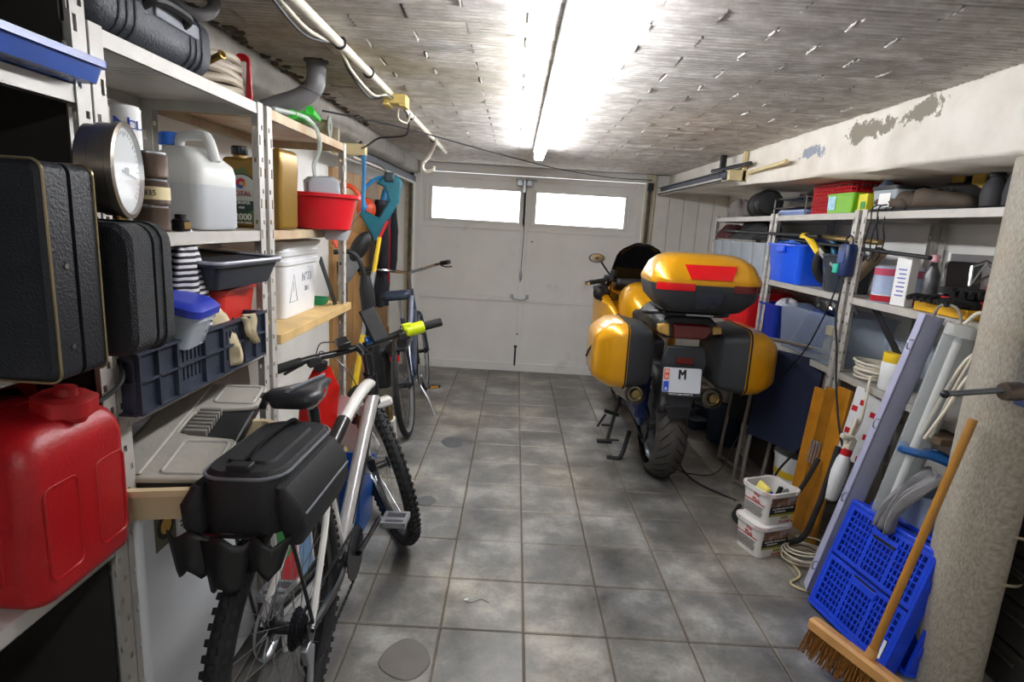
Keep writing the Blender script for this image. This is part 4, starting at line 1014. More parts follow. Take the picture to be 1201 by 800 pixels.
g = G(); g.prism([(-.13, .90), (.13, .90), (.16, .98), (.1, 1.03), (-.1, 1.03), (-.16, .98)], .55, 'y', -.34); mp(g, 'tail_fairing', M_mblack, bev=.02, bseg=3)
g = G(); g.prism([(-.08, .905), (.085, .905), (.12, .95), (.1, .985), (-.09, .985)], .05, 'y', -.37); mp(g, 'tail_light', M_lensd, bev=.012, bseg=3)
g = G(); g.prism([(-.16, .93), (-.095, .91), (-.105, .985), (-.165, .975)], .05, 'y', -.355); mp(g, 'indicator', M_amber, bev=.01)
g = G(); g.prism([(.125, .93), (.175, .94), (.17, .975), (.12, .98)], .05, 'y', -.355); mp(g, 'indicator', M_amber, bev=.01)
g = G(); g.b2(-.045, .045, -.345, -.338, .765, .80); mp(g, 'reflector', M_lensd, bev=.003)
for s in (-1, 1):
    g = G(); g.tube(smooth_path([(s*.12, -.1, 1.0), (s*.2, -.14, 1.01), (s*.21, -.28, 1.03), (s*.13, -.36, 1.04), (s*.08, -.3, 1.02)], 6), .012, 8); mp(g, 'grab_handle', M_mblack)
g = G(); g.b2(-.13, .13, -.3, .05, 1.035, 1.05)
g.b2(-.15, .15, -.4, -.34, 1.03, 1.05); g.b2(-.02, .02, -.36, .05, 1.02, 1.04); mp(g, 'luggage_rack', M_mblack, bev=.006)
g = G(); g.b2(-.04, .1, -.405, -.398, 1.034, 1.044); mp(g, 'rack_plate', M_alu, bev=.002)
# top case
tc = group_empty('top_case', moto, (.02, -.35, 1.06), (0, 0, 0)); TCS = .93
g = G(); g.rloft([(0, .36, .28, .06, 0, .02), (.012, .42, .34, .07, 0, .01), (.075, .545, .41, .09), (.13, .58, .435, .1), (.16, .585, .44, .105)], 8); g.build('case_base', M_mgrey, tc, ang=50)
g = G(); g.rloft([(.155, .585, .44, .105), (.17, .592, .447, .105), (.188, .582, .437, .1), (.255, .52, .38, .095, 0, .01), (.29, .445, .3, .09, 0, .02), (.306, .36, .22, .08, 0, .03), (.311, .22, .13, .05, 0, .03)], 8); g.build('case_lid', M_my, tc, ang=60)
def curved_patch(name, m, x0, x1, zlo, zhi, yf, t=.008):
    """patch that follows the rear face of the lid; yf(x, z) gives its surface"""
    g = G(); nx, nz = 10, 3; vs = []
    for o in (0, -t):
        for j in range(nz+1):
            for i in range(nx+1):
                u = i/nx; v = j/nz; x = x0(v)+(x1(v)-x0(v))*u; z = zlo+(zhi-zlo)*v; e = 0 if o == 0 else .0
                vs.append((x, yf(x, z)+o+(.004 if o == 0 else 0), z))
    w_ = nx+1; h_ = (nz+1)*w_; fs = []
    for j in range(nz):
        for i in range(nx):
            a = j*w_+i; fs += [(a, a+1, a+w_+1, a+w_), (h_+a, h_+a+1, h_+a+w_+1, h_+a+w_)]
    for i in range(nx): fs += [(i, i+1, h_+i+1, h_+i), (nz*w_+i, nz*w_+i+1, h_+nz*w_+i+1, h_+nz*w_+i)]
    for j in range(nz): fs += [(j*w_, (j+1)*w_, h_+(j+1)*w_, h_+j*w_), (j*w_+nx, (j+1)*w_+nx, h_+(j+1)*w_+nx, h_+j*w_+nx)]
    g.add(vs, fs); return g.build(name, m, tc, ang=30)
def rear_y(x, z):
    # rounded rectangle rear boundary, interpolated with height
    tb = [(.075, .545, .41, .09, 0), (.13, .58, .435, .1, 0), (.16, .585, .44, .105, 0), (.188, .582, .437, .1, 0), (.255, .52, .38, .095, .01), (.29, .445, .3, .09, .02)]
    for a, b_ in zip(tb[:-1], tb[1:]):
        if z <= b_[0]: break
    u = min(max((z-a[0])/(b_[0]-a[0]), 0), 1); w, d, r, cy = [a[i]+(b_[i]-a[i])*u for i in (1, 2, 3, 4)]
    ex = abs(x)-(w/2-r)
    return cy-d/2 + (0 if ex < 0 else r-math.sqrt(max(r*r-ex*ex, 0)))
curved_patch('case_reflector', M_lens, lambda v: -.105-.03*v, lambda v: .105+.03*v if v < .5 else .115+.02*v, .186, .258, rear_y)
curved_patch('case_reflector', M_lens, lambda v: -.27, lambda v: -.08, .124, .162, rear_y, .006)
curved_patch('case_reflector', M_lensd, lambda v: .12, lambda v: .27, .124, .162, rear_y, .006)
curved_patch('lock_panel', mat('lock_gloss', '#34373c', .22, var=.05), lambda v: -.055-.02*v, lambda v: .055+.02*v, .03, .125, lambda x, z: rear_y(x, max(z, .075))+(.075-z if z < .075 else 0)*.55, .012)
curved_patch('lock_plate', M_mgrey, lambda v: -.038, lambda v: .038, .035, .062, lambda x, z: -.215+(.075-z)*.55, .014)
g = G(); g.cyl((.0, -.205, .048), (0, -.212, .046), .011, n=16); g.build('key_lock', M_hole, tc)
# panniers
for s, nm in ((-1, 'left_side'), (1, 'right_side')):
    pn = group_empty('side_pannier', moto, (s*.17, -.17, .79), (0, 0, 0))
    def sec(x, w, h, r, cy=0, cz=0): return [(x, cy+a, cz+b_) for a, b_ in rrect(w, h, r, 6)]
    g = G(); g.loft([sec(s*.0, .34, .24, .05), sec(s*.02, .4, .3, .05), sec(s*.14, .45, .345, .06)]); g.build('pannier_base', M_mgrey, pn, ang=50)
    g = G(); g.loft([sec(s*.14, .452, .348, .06), sec(s*.155, .455, .35, .065), sec(s*.225, .44, .335, .06), sec(s*.285, .375, .27, .05, 0, -.005), sec(s*.312, .33, .225, .045, 0, -.01), sec(s*.318, .27, .17, .04, 0, -.01)]); g.build('pannier_lid', M_my, pn, ang=60)
    g = G(); g.tube([(s*.148, a, b_) for a, b_ in rrect(.46, .354, .065, 6)], .004, 6, True); g.build('seam', M_hole, pn)
    g = G(); g.tube(smooth_path([(s*.3, -.1, .06), (s*.325, -.04, .0), (s*.33, .02, -.05)], 5), .006, 6); g.build('scuff_trim', M_mblack, pn)
# exhausts
for s in (-1, 1):
    g = G(); g.cyl((s*.215, .32, .45), (s*.215, -.19, .545), .052, .06, 22); c = mp(g, 'exhaust_can', M_exh)
    g = G(); g.lathe([(.06, -.0), (.058, .025), (.045, .03), (.042, .0), (.04, -.03), (.005, -.035)], 22, (s*.215, -.185, .544), (0, -.98, .18)); g.build('end_cap', mat('exhaust_tip', '#5d574f', .35, .8, var=.1), c)
    g = G(); g.lathe([(.03, .0), (.033, .012), (.028, .03), (.024, .028), (.024, -.02), (.003, -.02)], 18, (s*.215, -.205, .548), (0, -.98, .18)); g.build('tail_pipe', mat('pipe_brass', '#9c8a5c', .3, .9), c)
    g = G(); g.tube(smooth_path([(s*.215, .3, .45), (s*.2, .45, .4), (s*.15, .6, .3), (s*.1, .8, .25)], 5), .025, 10); mp(g, 'exhaust_pipe', M_exh)
# side stand, foot pegs, centre section
g = G(); g.tube(smooth_path([(-.16, .55, .3), (-.2, .52, .14), (-.235, .47, .02)], 4), .013, 8); g.box(-.26, .45, .012, .1, .04, .018); g.tube([(-.235, .47, .02), (-.16, .44, .03)], .008, 6); mp(g, 'side_stand', M_mblack, bev=.002)
g = G(); g.tube(smooth_path([(-.14, .22, .18), (-.17, .2, .05), (-.2, .16, .012)], 4), .014, 8); g.tube(smooth_path([(-.2, .16, .012), (-.28, .17, .012)], 2), .012, 8); mp(g, 'centre_stand', M_mblack)
g = G(); g.box(-.27, .2, .3, .1, .022, .022, rot=rotm(0, .3, .1)); g.box(-.33, .19, .25, .012, .02, .1, rot=rotm(0, .5, 0)); g.box(-.3, .19, .22, .06, .02, .012); mp(g, 'foot_peg', M_mblack, bev=.003)
g = G(); g.box(.27, .3, .32, .1, .022, .022, rot=rotm(0, -.1, .1)); mp(g, 'foot_peg', M_mblack, bev=.003)
g = G(); g.box(0, .72, .42, .3, .5, .34); g.box(0, .8, .62, .26, .4, .2); mp(g, 'engine', mat('engine_grey', '#55575b', .4, .7, var=.15), bev=.03, bseg=3)
g = G(); g.prism([(.2, .88), (.55, .84), (.6, .92), (.42, .95), (.2, 1.0), (-.05, 1.0), (-.05, .9)], .26, 'x', -.13); mp(g, 'seat', mat('seat_vinyl', '#17181a', .6, var=.1, bump=.2, bscale=150), bev=.03, bseg=3)
# tank and fairing
g = G(); rings = []
for y, w, z0, z1 in ((.5, .16, .84, .93), (.56, .26, .78, .99), (.68, .36, .74, 1.06), (.82, .38, .74, 1.09), (.94, .34, .76, 1.07), (1.02, .24, .8, 1.0)):
    rings.append([(x, y, (z0+z1)/2+zz) for x, zz in rrect(w, z1-z0, min(w, z1-z0)*.42, 6)])
g.loft(rings); mp(g, 'fuel_tank', M_my, ang=70)
for s in (-1, 1):
    g = G(); rings = []
    for y, x, w, z0, z1 in ((.72, .2, .05, .55, .86), (.9, .25, .07, .42, .95), (1.1, .28, .1, .4, 1.0), (1.3, .25, .12, .55, 1.0), (1.48, .14, .12, .7, .98), (1.56, .06, .06, .78, .92)):
        rings.append([(s*(x+a), y, (z0+z1)/2+b_) for a, b_ in rrect(w, z1-z0, w*.45, 5)])
    g.loft(rings); mp(g, 'side_fairing', M_my, ang=60)
    g = G(); g.prism([(.92, .94), (1.12, 1.0), (1.16, .9), (1.02, .85)], s*.03, 'x', s*.27); mp(g, 'fairing_inlet', M_mblack, bev=.01)
g = G(); rings = []
for y, w, z0, z1 in ((1.2, .4, .8, 1.06), (1.35, .38, .76, 1.08), (1.5, .28, .78, 1.02), (1.6, .12, .82, .94)):
    rings.append([(x, y, (z0+z1)/2+zz) for x, zz in rrect(w, z1-z0, .08, 6)])
g.loft(rings); mp(g, 'nose_fairing', M_my, ang=60)
# windscreen
g = G()
def wsc(u, v):
    a = (u-.5)*2; w = .21*(1-.25*v**1.6)*(1 if v < .75 else math.sqrt(max(1-((v-.75)/.25)**2*.75, 0)))
    return (a*w, 1.34-.2*v-.06*abs(a)**2, 1.0+.36*v*(1-.05*a*a))
g.grid(wsc, 14, 12); mp(g, 'windscreen', glassy('smoked_screen', '#0d0e11', .93, .08), solid=.004)
g = G(); g.box(0, 1.1, 1.04, .36, .2, .06, rot=rotm(-.3, 0, 0)); mp(g, 'dashboard', M_mblack, bev=.02)
# bars, grips, mirrors
for s in (-1, 1):
    g = G(); g.tube(smooth_path([(0, 1.06, 1.05), (s*.12, 1.06, 1.06), (s*.24, 1.0, 1.08), (s*.36, .9, 1.065)], 5), .012, 8); mp(g, 'handlebar', M_mblack)
    g = G(); g.tube([(s*.28, .965, 1.076), (s*.40, .865, 1.062)], .018, 12); gr = mp(g, 'grip', M_rubber)
    g = G(); g.tube([(s*.405, .86, 1.061), (s*.425, .845, 1.059)], .017, 12); g.build('bar_end', M_chrome, gr)
    g = G(); g.tube(smooth_path([(s*.22, 1.05, 1.07), (s*.3, 1.03, 1.07), (s*.42, .95, 1.055)], 4), .007, 6); mp(g, 'lever', M_alu)
    g = G(); g.box(s*.24, 1.02, 1.09, .07, .06, .05); g.cyl((s*.2, 1.06, 1.1), (s*.2, 1.06, 1.15), .024); mp(g, 'switch_pod', M_mblack, bev=.008)
    g = G(); g.tube(smooth_path([(s*.22, 1.03, 1.1), (s*.27, 1.02, 1.16), (s*.31, 1.0, 1.21)], 4), .007, 8); ms = mp(g, 'mirror_stalk', M_mblack)
    g = G(); g.ball((s*.345, .99, 1.235), .06, .025, .035, 18, 10); g.build('mirror_shell', M_mblack, ms)
    g = G(); g.lathe([(.052, 0), (.05, .002)], 26, (s*.345, .968, 1.234), (0, -1, 0), sx=1., sy=.58); g.build('mirror_glass', M_chrome, ms)
    g = G(); g.box(s*.29, 1.02, 1.0, .1, .1, .1, rot=rotm(0, s*.5, 0)); g.ball((s*.31, .98, .98), .045, .04, .055); mp(g, 'hand_guard', M_mblack, bev=.02)
g = G()
for q in range(4): g.tube(smooth_path([(-.24, 1.02, 1.08), (-.3+.03*q, 1.08, 1.04), (-.2, 1.14, .98-.02*q), (-.08, 1.18, .92)], 5), .005, 6)
mp(g, 'control_cables', M_rubber, kind='stuff')
# front wheel and fork
g = G(); vs = []
for i in range(n):
    for r, x in prof: vs.append((x*.68, 1.47+(r-.01)*math.cos(2*PI*i/n), .308+(r-.01)*math.sin(2*PI*i/n)))
g.add(vs, [(i*k+j, i*k+j+1, ((i+1) % n)*k+j+1, ((i+1) % n)*k+j) for i in range(n) for j in range(k-1)]); ft = mp(g, 'front_tyre', MATS['moto_tyre'])
g = G(); g.lathe([(.2, -.045), (.22, -.045), (.2, 0), (.22, .045), (.2, .045)], 36, (0, 1.47, .308), (1, 0, 0)); g.build('front_rim', MATS['rim_silver'], ft)
for s in (-1, 1):
    g = G(); g.tube([(s*.1, 1.47, .308), (s*.1, 1.25, .9)], .025, 12); mp(g, 'fork_leg', M_alu)

# ================================================================== BICYCLES
M_fw = mat('frame_white', '#d5d2cd', .3, var=.03, coat=.4)
M_fb = mat('frame_black', '#15161a', .3, var=.05, coat=.4)
def wheel(parent, M, R, rt_, nspk=32, knob=True, name='wheel', rimm=None):
    """wheel in the plane x = 0 of matrix M, centre at its origin"""
    g = G().at(M); n = 64
    g.tube([(0, (R-rt_)*math.cos(2*PI*i/n), (R-rt_)*math.sin(2*PI*i/n)) for i in range(n)], rt_, 12, True); ty = g.build(name+'_tyre', M_rubber, parent)
    if knob:
        g = G(); nk = 76
        for i in range(nk):
            a = 2*PI*i/nk
            for x, dr, da in ((-.5, -.0035, 0), (0, .0, .5), (.5, -.0035, 0)):
                aa = a+da*2*PI/nk; rr = R+dr-rt_*(1-math.cos(x*1.1))
                g.at(M @ rotm(aa, 0, 0)); g.box(x*rt_*1.55, rr+.001, 0, .012, .008, .014, rot=rotm(0, 0, -x*1.1))
        g.build('tread_knobs', M_rubber, ty, smooth=False, kind='stuff')
    rr = R-2*rt_
    g = G().at(M); g.lathe([(rr-.012, -.008), (rr+.004, -.014), (rr+.008, -.012), (rr+.008, .012), (rr+.004, .014), (rr-.012, .008), (rr-.012, -.008)], 56, (0, 0, 0), (1, 0, 0), caps=False); g.build(name+'_rim', rimm or M_fb, parent)
    g = G().at(M); g.lathe([(.012, -.05), (.028, -.035), (.028, -.03), (.016, -.025), (.016, .025), (.028, .03), (.028, .035), (.012, .05)], 18, (0, 0, 0), (1, 0, 0)); g.build(name+'_hub', M_fb, parent)
    g = G().at(M)
    for i in range(nspk):
        a = 2*PI*i/nspk; s = 1 if i % 2 else -1; b_ = a+(.55 if (i//2) % 2 else -.55)
        g.tube([(s*.032, .027*math.cos(b_), .027*math.sin(b_)), (0, (rr-.01)*math.cos(a), (rr-.01)*math.sin(a))], .0011, 4)
    g.build(name+'_spokes', M_steel, parent, kind='stuff', smooth=False)
def disc(parent, M, r, x):
    g = G().at(M); n = 40
    g.tube([(x, (r-.008)*math.cos(2*PI*i/n), (r-.008)*math.sin(2*PI*i/n)) for i in range(n)], .008, 6, True, flat=.12)
    for i in range(6):
        a = i*PI/3; g.tube([(x, .02*math.cos(a+.5), .02*math.sin(a+.5)), (x, (r-.012)*math.cos(a), (r-.012)*math.sin(a))], .003, 4)
    g.build('brake_disc', M_steel, parent)
# ---- mountain bike in the foreground
BR = .365
bike = thing('bicycle', 'white and black mountain bike with rear bag leaning by the freezer', 'bicycle', (-.53, 1.33, 0), rot=(0, math.radians(-2.2), math.radians(-1.7)))
def bp_(g, name, m, **k): return g.build(name, m, bike, **k)
wheel(bike, Matrix.Translation((0, 0, BR)), BR, .027, name='rear_wheel')
disc(bike, Matrix.Translation((0, 0, BR)), .085, -.045)
BB = (0, .44, .315); HT = Vector((0, .845, .83)); HB = Vector((0, .89, .715))
AX = (HT-HB).normalized()
ST = Matrix.Translation(HB) @ Matrix.Rotation(math.radians(34), 4, AX) @ Matrix.Translation(-HB)
g = G(); g.cyl(HB-AX*.01, HT+AX*.01, .026, n=16); bp_(g, 'head_tube', M_fb)
g = G(); g.tube(smooth_path([(0, .855, .80), (0, .72, .795), (0, .5, .745), (0, .315, .68)], 6), [.023]*19, 12); tt = bp_(g, 'top_tube', M_fw)
g = G(); g.tube([(.0195, .77, .80), (.0205, .62, .775), (.0195, .5, .745)], [.003, .013, .004], 6, flat=.3); g.tube([(0, .52, .757), (0, .33, .69)], [.024, .024], 12); g.build('black_graphic', M_fb, tt)
g = G(); g.tube(smooth_path([(0, .875, .735), (0, .7, .575), (0, .46, .34)], 6), .027, 12); dt = bp_(g, 'down_tube', mat('frame_silver', '#b3b0ae', .28, .3, var=.03, coat=.4))
g = G(); g.tube([(.021, .8, .67), (.025, .66, .54), (.0245, .5, .39)], [.005, .013, .005], 6, flat=.5); g.build('black_graphic', M_fb, dt)
text('CUBE', .055, M_fb, dt, (.0315, .66, .54), (PI/2, math.radians(-45), PI/2)) if False else None
g = G(); g.tube([BB, (0, .3, .73)], .019, 12); bp_(g, 'seat_tube', M_fw)
g = G(); g.tube([(0, .3, .73), (0, .255, .905)], .0155, 12); bp_(g, 'seat_post', M_fb)
for s in (-1, 1):
    g = G(); g.tube(smooth_path([(s*.02, .43, .315), (s*.05, .26, .32), (s*.068, .0, BR)], 5), .012, 8); bp_(g, 'chain_stay', M_fb)
    g = G(); g.tube(smooth_path([(s*.016, .315, .67), (s*.045, .2, .56), (s*.068, .0, BR)], 5), .010, 8); bp_(g, 'seat_stay', M_fw)
    g = G(); g.box(s*.068, 0, BR, .008, .05, .05); bp_(g, 'dropout', M_fb, bev=.004)
# saddle
g = G(); rings = []
for y, w, z, h in ((.09, .09, .952, .03), (.1, .14, .955, .045), (.14, .15, .952, .05), (.2, .11, .945, .05), (.27, .06, .942, .045), (.35, .042, .938, .035), (.385, .03, .93, .022)):
    rings.append([(x*(1-.25*(zz < 0)), y, z+zz) for x, zz in rrect(w, h, min(w, h)*.48, 4)])
g.loft(rings); sd = bp_(g, 'saddle', mat('saddle_vinyl', '#1f2126', .4, var=.05), ang=70)
g = G(); g.tube(smooth_path([(.0, .1, .982), (0, .2, .973), (0, .35, .957)], 4), .012, 8, flat=.4); g.build('saddle_stripe', mat('saddle_grey', '#8a8d95', .4), sd)
for s in (-1, 1):
    g = G(); g.tube(smooth_path([(s*.03, .12, .94), (s*.022, .2, .905), (s*.02, .3, .91), (s*.012, .35, .925)], 4), .0035, 6); g.build('saddle_rail', M_steel, sd)
# drivetrain
CR = Matrix.Translation(BB)
for r, x in ((.085, .05), (.066, .044), (.05, .038)):
    g = G(); n = 36
    rings = []
    for xx in (x-.0015, x+.0015): rings.append([(xx, BB[1]+(r+(.004 if i % 2 else 0))*math.cos(2*PI*i/n), BB[2]+(r+(.004 if i % 2 else 0))*math.sin(2*PI*i/n)) for i in range(n)])
    g.loft(rings); bp_(g, 'chainring', M_darkmetal, smooth=False)
pa = math.radians(12)
for s, a in ((1, pa), (-1, pa+PI)):
    e = (s*.085, BB[1]+.172*math.cos(a), BB[2]+.172*math.sin(a))
    g = G(); g.tube([(s*.06, BB[1], BB[2]), (s*.075, (BB[1]+e[1])/2, (BB[2]+e[2])/2), e], [.017, .013, .014], 10, flat=.6); cr_ = bp_(g, 'crank_arm', M_fb)
    g = G(); g.cyl((e[0], e[1], e[2]), (e[0]+s*.1, e[1], e[2]), .009); c = (e[0]+s*.062, e[1], e[2])
    g.b2(c[0]-.045, c[0]+.045, c[1]-.045, c[1]-.033, c[2]-.01, c[2]+.01); g.b2(c[0]-.045, c[0]+.045, c[1]+.033, c[1]+.045, c[2]-.01, c[2]+.01); g.b2(c[0]-.046, c[0]-.034, c[1]-.045, c[1]+.045, c[2]-.009, c[2]+.009); g.b2(c[0]+.034, c[0]+.046, c[1]-.045, c[1]+.045, c[2]-.009, c[2]+.009); g.build('pedal', M_alu, cr_, smooth=False)
for q in range(8):
    g = G(); r = .052-.0045*q; n = 40; x = .028+.0042*q
    g.loft([[(xx, (r+(.003 if i % 2 else 0))*math.cos(2*PI*i/n), BR+(r+(.003 if i % 2 else 0))*math.sin(2*PI*i/n)) for i in range(n)] for xx in (x, x+.0022)]); bp_(g, 'cassette_cog', M_darkmetal, smooth=False)
g = G(); g.box(.062, -.015, BR-.06, .02, .035, .06, rot=rotm(.3, 0, 0)); g.box(.058, .01, BR-.12, .012, .025, .11, rot=rotm(-.25, 0, 0)); dr = bp_(g, 'rear_derailleur', M_alu, bev=.004)
for y, z in ((-.0, BR-.085), (.025, BR-.165)):
    g = G(); g.cyl((.044, y, z), (.05, y, z), .022, n=16); g.build('jockey_wheel', M_fb, dr)
g = G()
chain = [(.046, BB[1], BB[2]+.088), (.044, 0, BR+.035)] + [(.044, .035*math.cos(a), BR+.035*math.sin(a)) for a in [PI/2+i*PI/8 for i in range(1, 8)]] + [(.047, .02, BR-.07), (.047, .0, BR-.12), (.047, .03, BR-.187), (.047, BB[1], BB[2]-.088)] + [(.047, BB[1]+.088*math.cos(a), BB[2]+.088*math.sin(a)) for a in [-PI/2+i*PI/8 for i in range(1, 8)]]
cp_ = []
for i in range(len(chain)):
    a, b_ = Vector(chain[i]), Vector(chain[(i+1) % len(chain)]); m_ = max(1, int((b_-a).length/.0125))
    for j in range(m_): cp_.append((a+(b_-a)*(j/m_), (b_-a)))
for i, (p, d) in enumerate(cp_): g.at(Matrix.Translation(p) @ frame_z(d)); g.box(0, 0, 0, .0055 if i % 2 else .0075, .007, .011)
bp_(g, 'bike_chain', M_darkmetal, smooth=False, kind='stuff')
# steered front end
FA = Vector((0, 1.07, BR))
g = G().at(ST); g.cyl(HT+AX*.01, HT+AX*.105, .019); g.tube([HT+AX*.09, HT+AX*.105+Vector((0, .09, .01))], .019, 10); bp_(g, 'stem', M_fb)
BC = HT+AX*.105+Vector((0, .09, .01))
bar = [BC+Vector(p) for p in ((-.34, -.03, .012), (-.2, -.012, .012), (-.08, 0, .002), (.08, 0, .002), (.2, -.012, .012), (.34, -.03, .012))]
g = G().at(ST); g.tube(smooth_path(bar, 5), .0135, 10); bp_(g, 'handlebar', M_fb)
for s in (-1, 1):
    g = G().at(ST); g.tube([BC+Vector((s*.225, -.015, .012)), BC+Vector((s*.345, -.031, .012))], .0175, 14); bp_(g, 'grip', M_rubber)
    g = G().at(ST); g.box(BC.x+s*.18, BC.y-.005, BC.z-.002, .05, .05, .035); g.cyl(BC+Vector((s*.165, .01, -.025)), BC+Vector((s*.165, -.02, -.03)), .022); bp_(g, 'shifter', M_fb, bev=.005)
    g = G().at(ST); g.tube(smooth_path([BC+Vector((s*.17, .03, .0)), BC+Vector((s*.2, .06, -.01)), BC+Vector((s*.29, .05, -.03))], 4), .0055, 6); bp_(g, 'brake_lever', M_fb)
g = G().at(ST); g.tube([BC+Vector((.19, -.013, .012)), BC+Vector((.27, -.022, .012))], .026, 14); g.box(BC.x+.2, BC.y-.02, BC.z+.03, .04, .03, .03)
bp_(g, 'neon_band', mat('neon_yellow', '#cfe011', .4, var=.05), bev=.006)
g = G().at(ST); g.box(BC.x+.07, BC.y-.03, BC.z+.075, .07, .014, .14, rot=rotm(-.45, 0, .2)); g.box(BC.x+.07, BC.y-.0, BC.z+.015, .03, .03, .03); bp_(g, 'phone_holder', M_rubber, bev=.006)
g = G().at(ST); g.box(BC.x-.06, BC.y-.01, BC.z+.035, .05, .06, .03, rot=rotm(.3, 0, 0)); bp_(g, 'cycle_computer', M_fb, bev=.006)
g = G().at(ST); g.cyl(BC+Vector((.025, -.02, .02)), BC+Vector((.05, -.02, .02)), .016); bp_(g, 'blue_clamp', mat('anodised_blue', '#2a6fc0', .3, .5))
g = G().at(ST)
for s in (-1, 1): g.tube(smooth_path([BC+Vector((s*.16, .02, .0)), BC+Vector((s*.12, .12, -.0)), BC+Vector((s*.05, .09, -.1)), HB+Vector((s*.03, .02, -.03))], 6), .0025, 6)
g.tube(smooth_path([BC+Vector((-.17, .03, .0)), BC+Vector((-.1, .15, .03)), BC+Vector((.02, .1, -.06)), HB+Vector((-.05, .09, -.2))], 6), .0025, 6)
bp_(g, 'brake_hose', M_fb)
g = G().at(ST)
CRW = HB-AX*.03
g.box(CRW.x, CRW.y+.012, CRW.z, .15, .05, .04); bp_(g, 'fork_crown', M_fw, bev=.012)
for s in (-1, 1):
    top = CRW+Vector((s*.062, .025, 0)); bot = FA+Vector((s*.062, 0, 0)); mid = top+(bot-top)*.3
    g = G().at(ST); g.cyl(top+(top-bot)*.05, mid, .0165); lg = bp_(g, 'fork_stanchion', mat('stanchion_bronze', '#8f7d52', .25, .8))
    g = G().at(ST); g.cyl(mid, bot, .024, .02, 14); g.build('fork_lower', M_fw, lg)
g = G().at(ST); t_ = CRW+(FA-CRW)*.33+Vector((0, .03, 0)); g.tube(smooth_path([t_+Vector((-.06, 0, 0)), t_+Vector((-.03, .045, .03)), t_+Vector((.03, .045, .03)), t_+Vector((.06, 0, 0))], 5), .013, 8); bp_(g, 'fork_brace', M_fw)
wheel(bike, ST @ Matrix.Translation(FA), BR, .027, name='front_wheel')
disc(bike, ST @ Matrix.Translation(FA), .085, -.042)
g = G().at(ST); g.box(-.055, FA.y-.07, FA.z+.05, .03, .05, .06); bp_(g, 'brake_caliper', M_fb, bev=.006)
# rear rack and bag
g = G()
for s in (-1, 1):
    g.tube(smooth_path([(s*.075, .0, BR+.02), (s*.07, -.06, .6), (s*.06, -.1, .75)], 4), .005, 6)
    g.tube([(s*.06, -.22, .755), (s*.06, .22, .755)], .005, 6)
g.tube([(-.06, -.22, .755), (.06, -.22, .755)], .005, 6); g.tube([(0, .22, .755), (0, .285, .76)], .006, 6); bp_(g, 'carrier_rack', M_fb)
M_bag = mat('bag_nylon', '#1a1b1e', .6, var=.1, scale=25, bump=.25, bscale=300)
g = G(); g.rloft([(.775, .165, .33, .04), (.79, .18, .34, .05), (.9, .18, .34, .055), (.915, .16, .32, .05)], 6); bag = bp_(g, 'carrier_bag', M_bag, loc=(.02, -.045, -.02), ang=50)
g = G(); g.tube([(x, y, .903) for x, y in rrect(.182, .342, .056, 6)], .004, 6, True); g.build('piping', mat('piping_grey', '#6d7076', .4), bag)
g = G(); g.rloft([(.912, .11, .24, .02), (.922, .10, .23, .02)], 4); g.build('lid_pad', M_bag, bag)
g = G(); g.tube(smooth_path([(0, -.12, .922), (.0, -.08, .935), (0, 0, .94), (0, .1, .935), (0, .13, .922)], 4), .012, 8, flat=.4); g.build('grab_strap', M_black, bag)
g = G(); g.b2(-.025, .025, -.165, -.135, .915, .93); g.build('strap_tab', M_black, bag, bev=.003)
for s in (-1, 1):     # side pockets hanging down
    g = G(); rings = []
    for z, y0, y1, x0, x1 in ((.885, -.15, .16, .078, .10), (.84, -.16, .17, .08, .13), (.785, -.15, .17, .08, .135), (.745, -.13, .15, .083, .12), (.73, -.09, .1, .09, .108)):
        rings.append([(s*((x0+x1)/2)+a, (y0+y1)/2+b_-.02, z) for a, b_ in rrect(x1-x0, y1-y0, (x1-x0)*.4, 4)])
    g.loft(rings); g.build('side_pocket', M_bag, bag, ang=50)
    g = G(); g.tube([(s*.134, -.15, .82), (s*.134, .13, .82)], .003, 6); g.build('zip', mat('piping_grey', '#6d7076'), bag)
for k_, (x, y, w_, l) in enumerate(((-.115, -.15, .12, .085), (-.03, -.17, .12, .11), (.055, -.165, .11, .07))):   # loose rain flaps behind
    g = G(); g.grid(lambda u, v: (x+(u-.5)*w_*(1-.4*v), y-.02*math.sin(u*3)-.015*v, .77-l*v-.012*math.sin(u*9+k_)), 6, 6); g.build('rain_flap', M_black, bag, solid=.004)
# ---- second bicycle near the door
M_fg = mat('frame_greyblue', '#4a5468', .3, .3, var=.05, coat=.3)
b2 = thing('bicycle', 'grey blue city bicycle with swept silver handlebar near the garage door', 'bicycle', (-.64, 3.72, 0), rot=(0, math.radians(-8), math.radians(3)))
def b2p(g, name, m, **k): return g.build(name, m, b2, **k)
R2 = .345
wheel(b2, Matrix.Translation((0, 0, R2)), R2, .02, 28, False, 'rear_wheel', M_alu)
wheel(b2, Matrix.Translation((0, 1.08, R2)), R2, .02, 28, False, 'front_wheel', M_alu)
g = G(); g.tube([(0, .86, .9), (0, .92, .7)], .021); b2p(g, 'head_tube', M_fg)
g = G(); g.tube(smooth_path([(0, .91, .72), (0, .7, .5), (0, .45, .29)], 5), .024, 10); b2p(g, 'down_tube', M_fg)
g = G(); g.tube(smooth_path([(0, .87, .84), (0, .62, .66), (0, .34, .56)], 5), .018, 10); b2p(g, 'top_tube', mat('frame_pale', '#aab4cc', .3, .3))
g = G(); g.tube([(0, .45, .29), (0, .28, .76)], .018); b2p(g, 'seat_tube', M_fg)
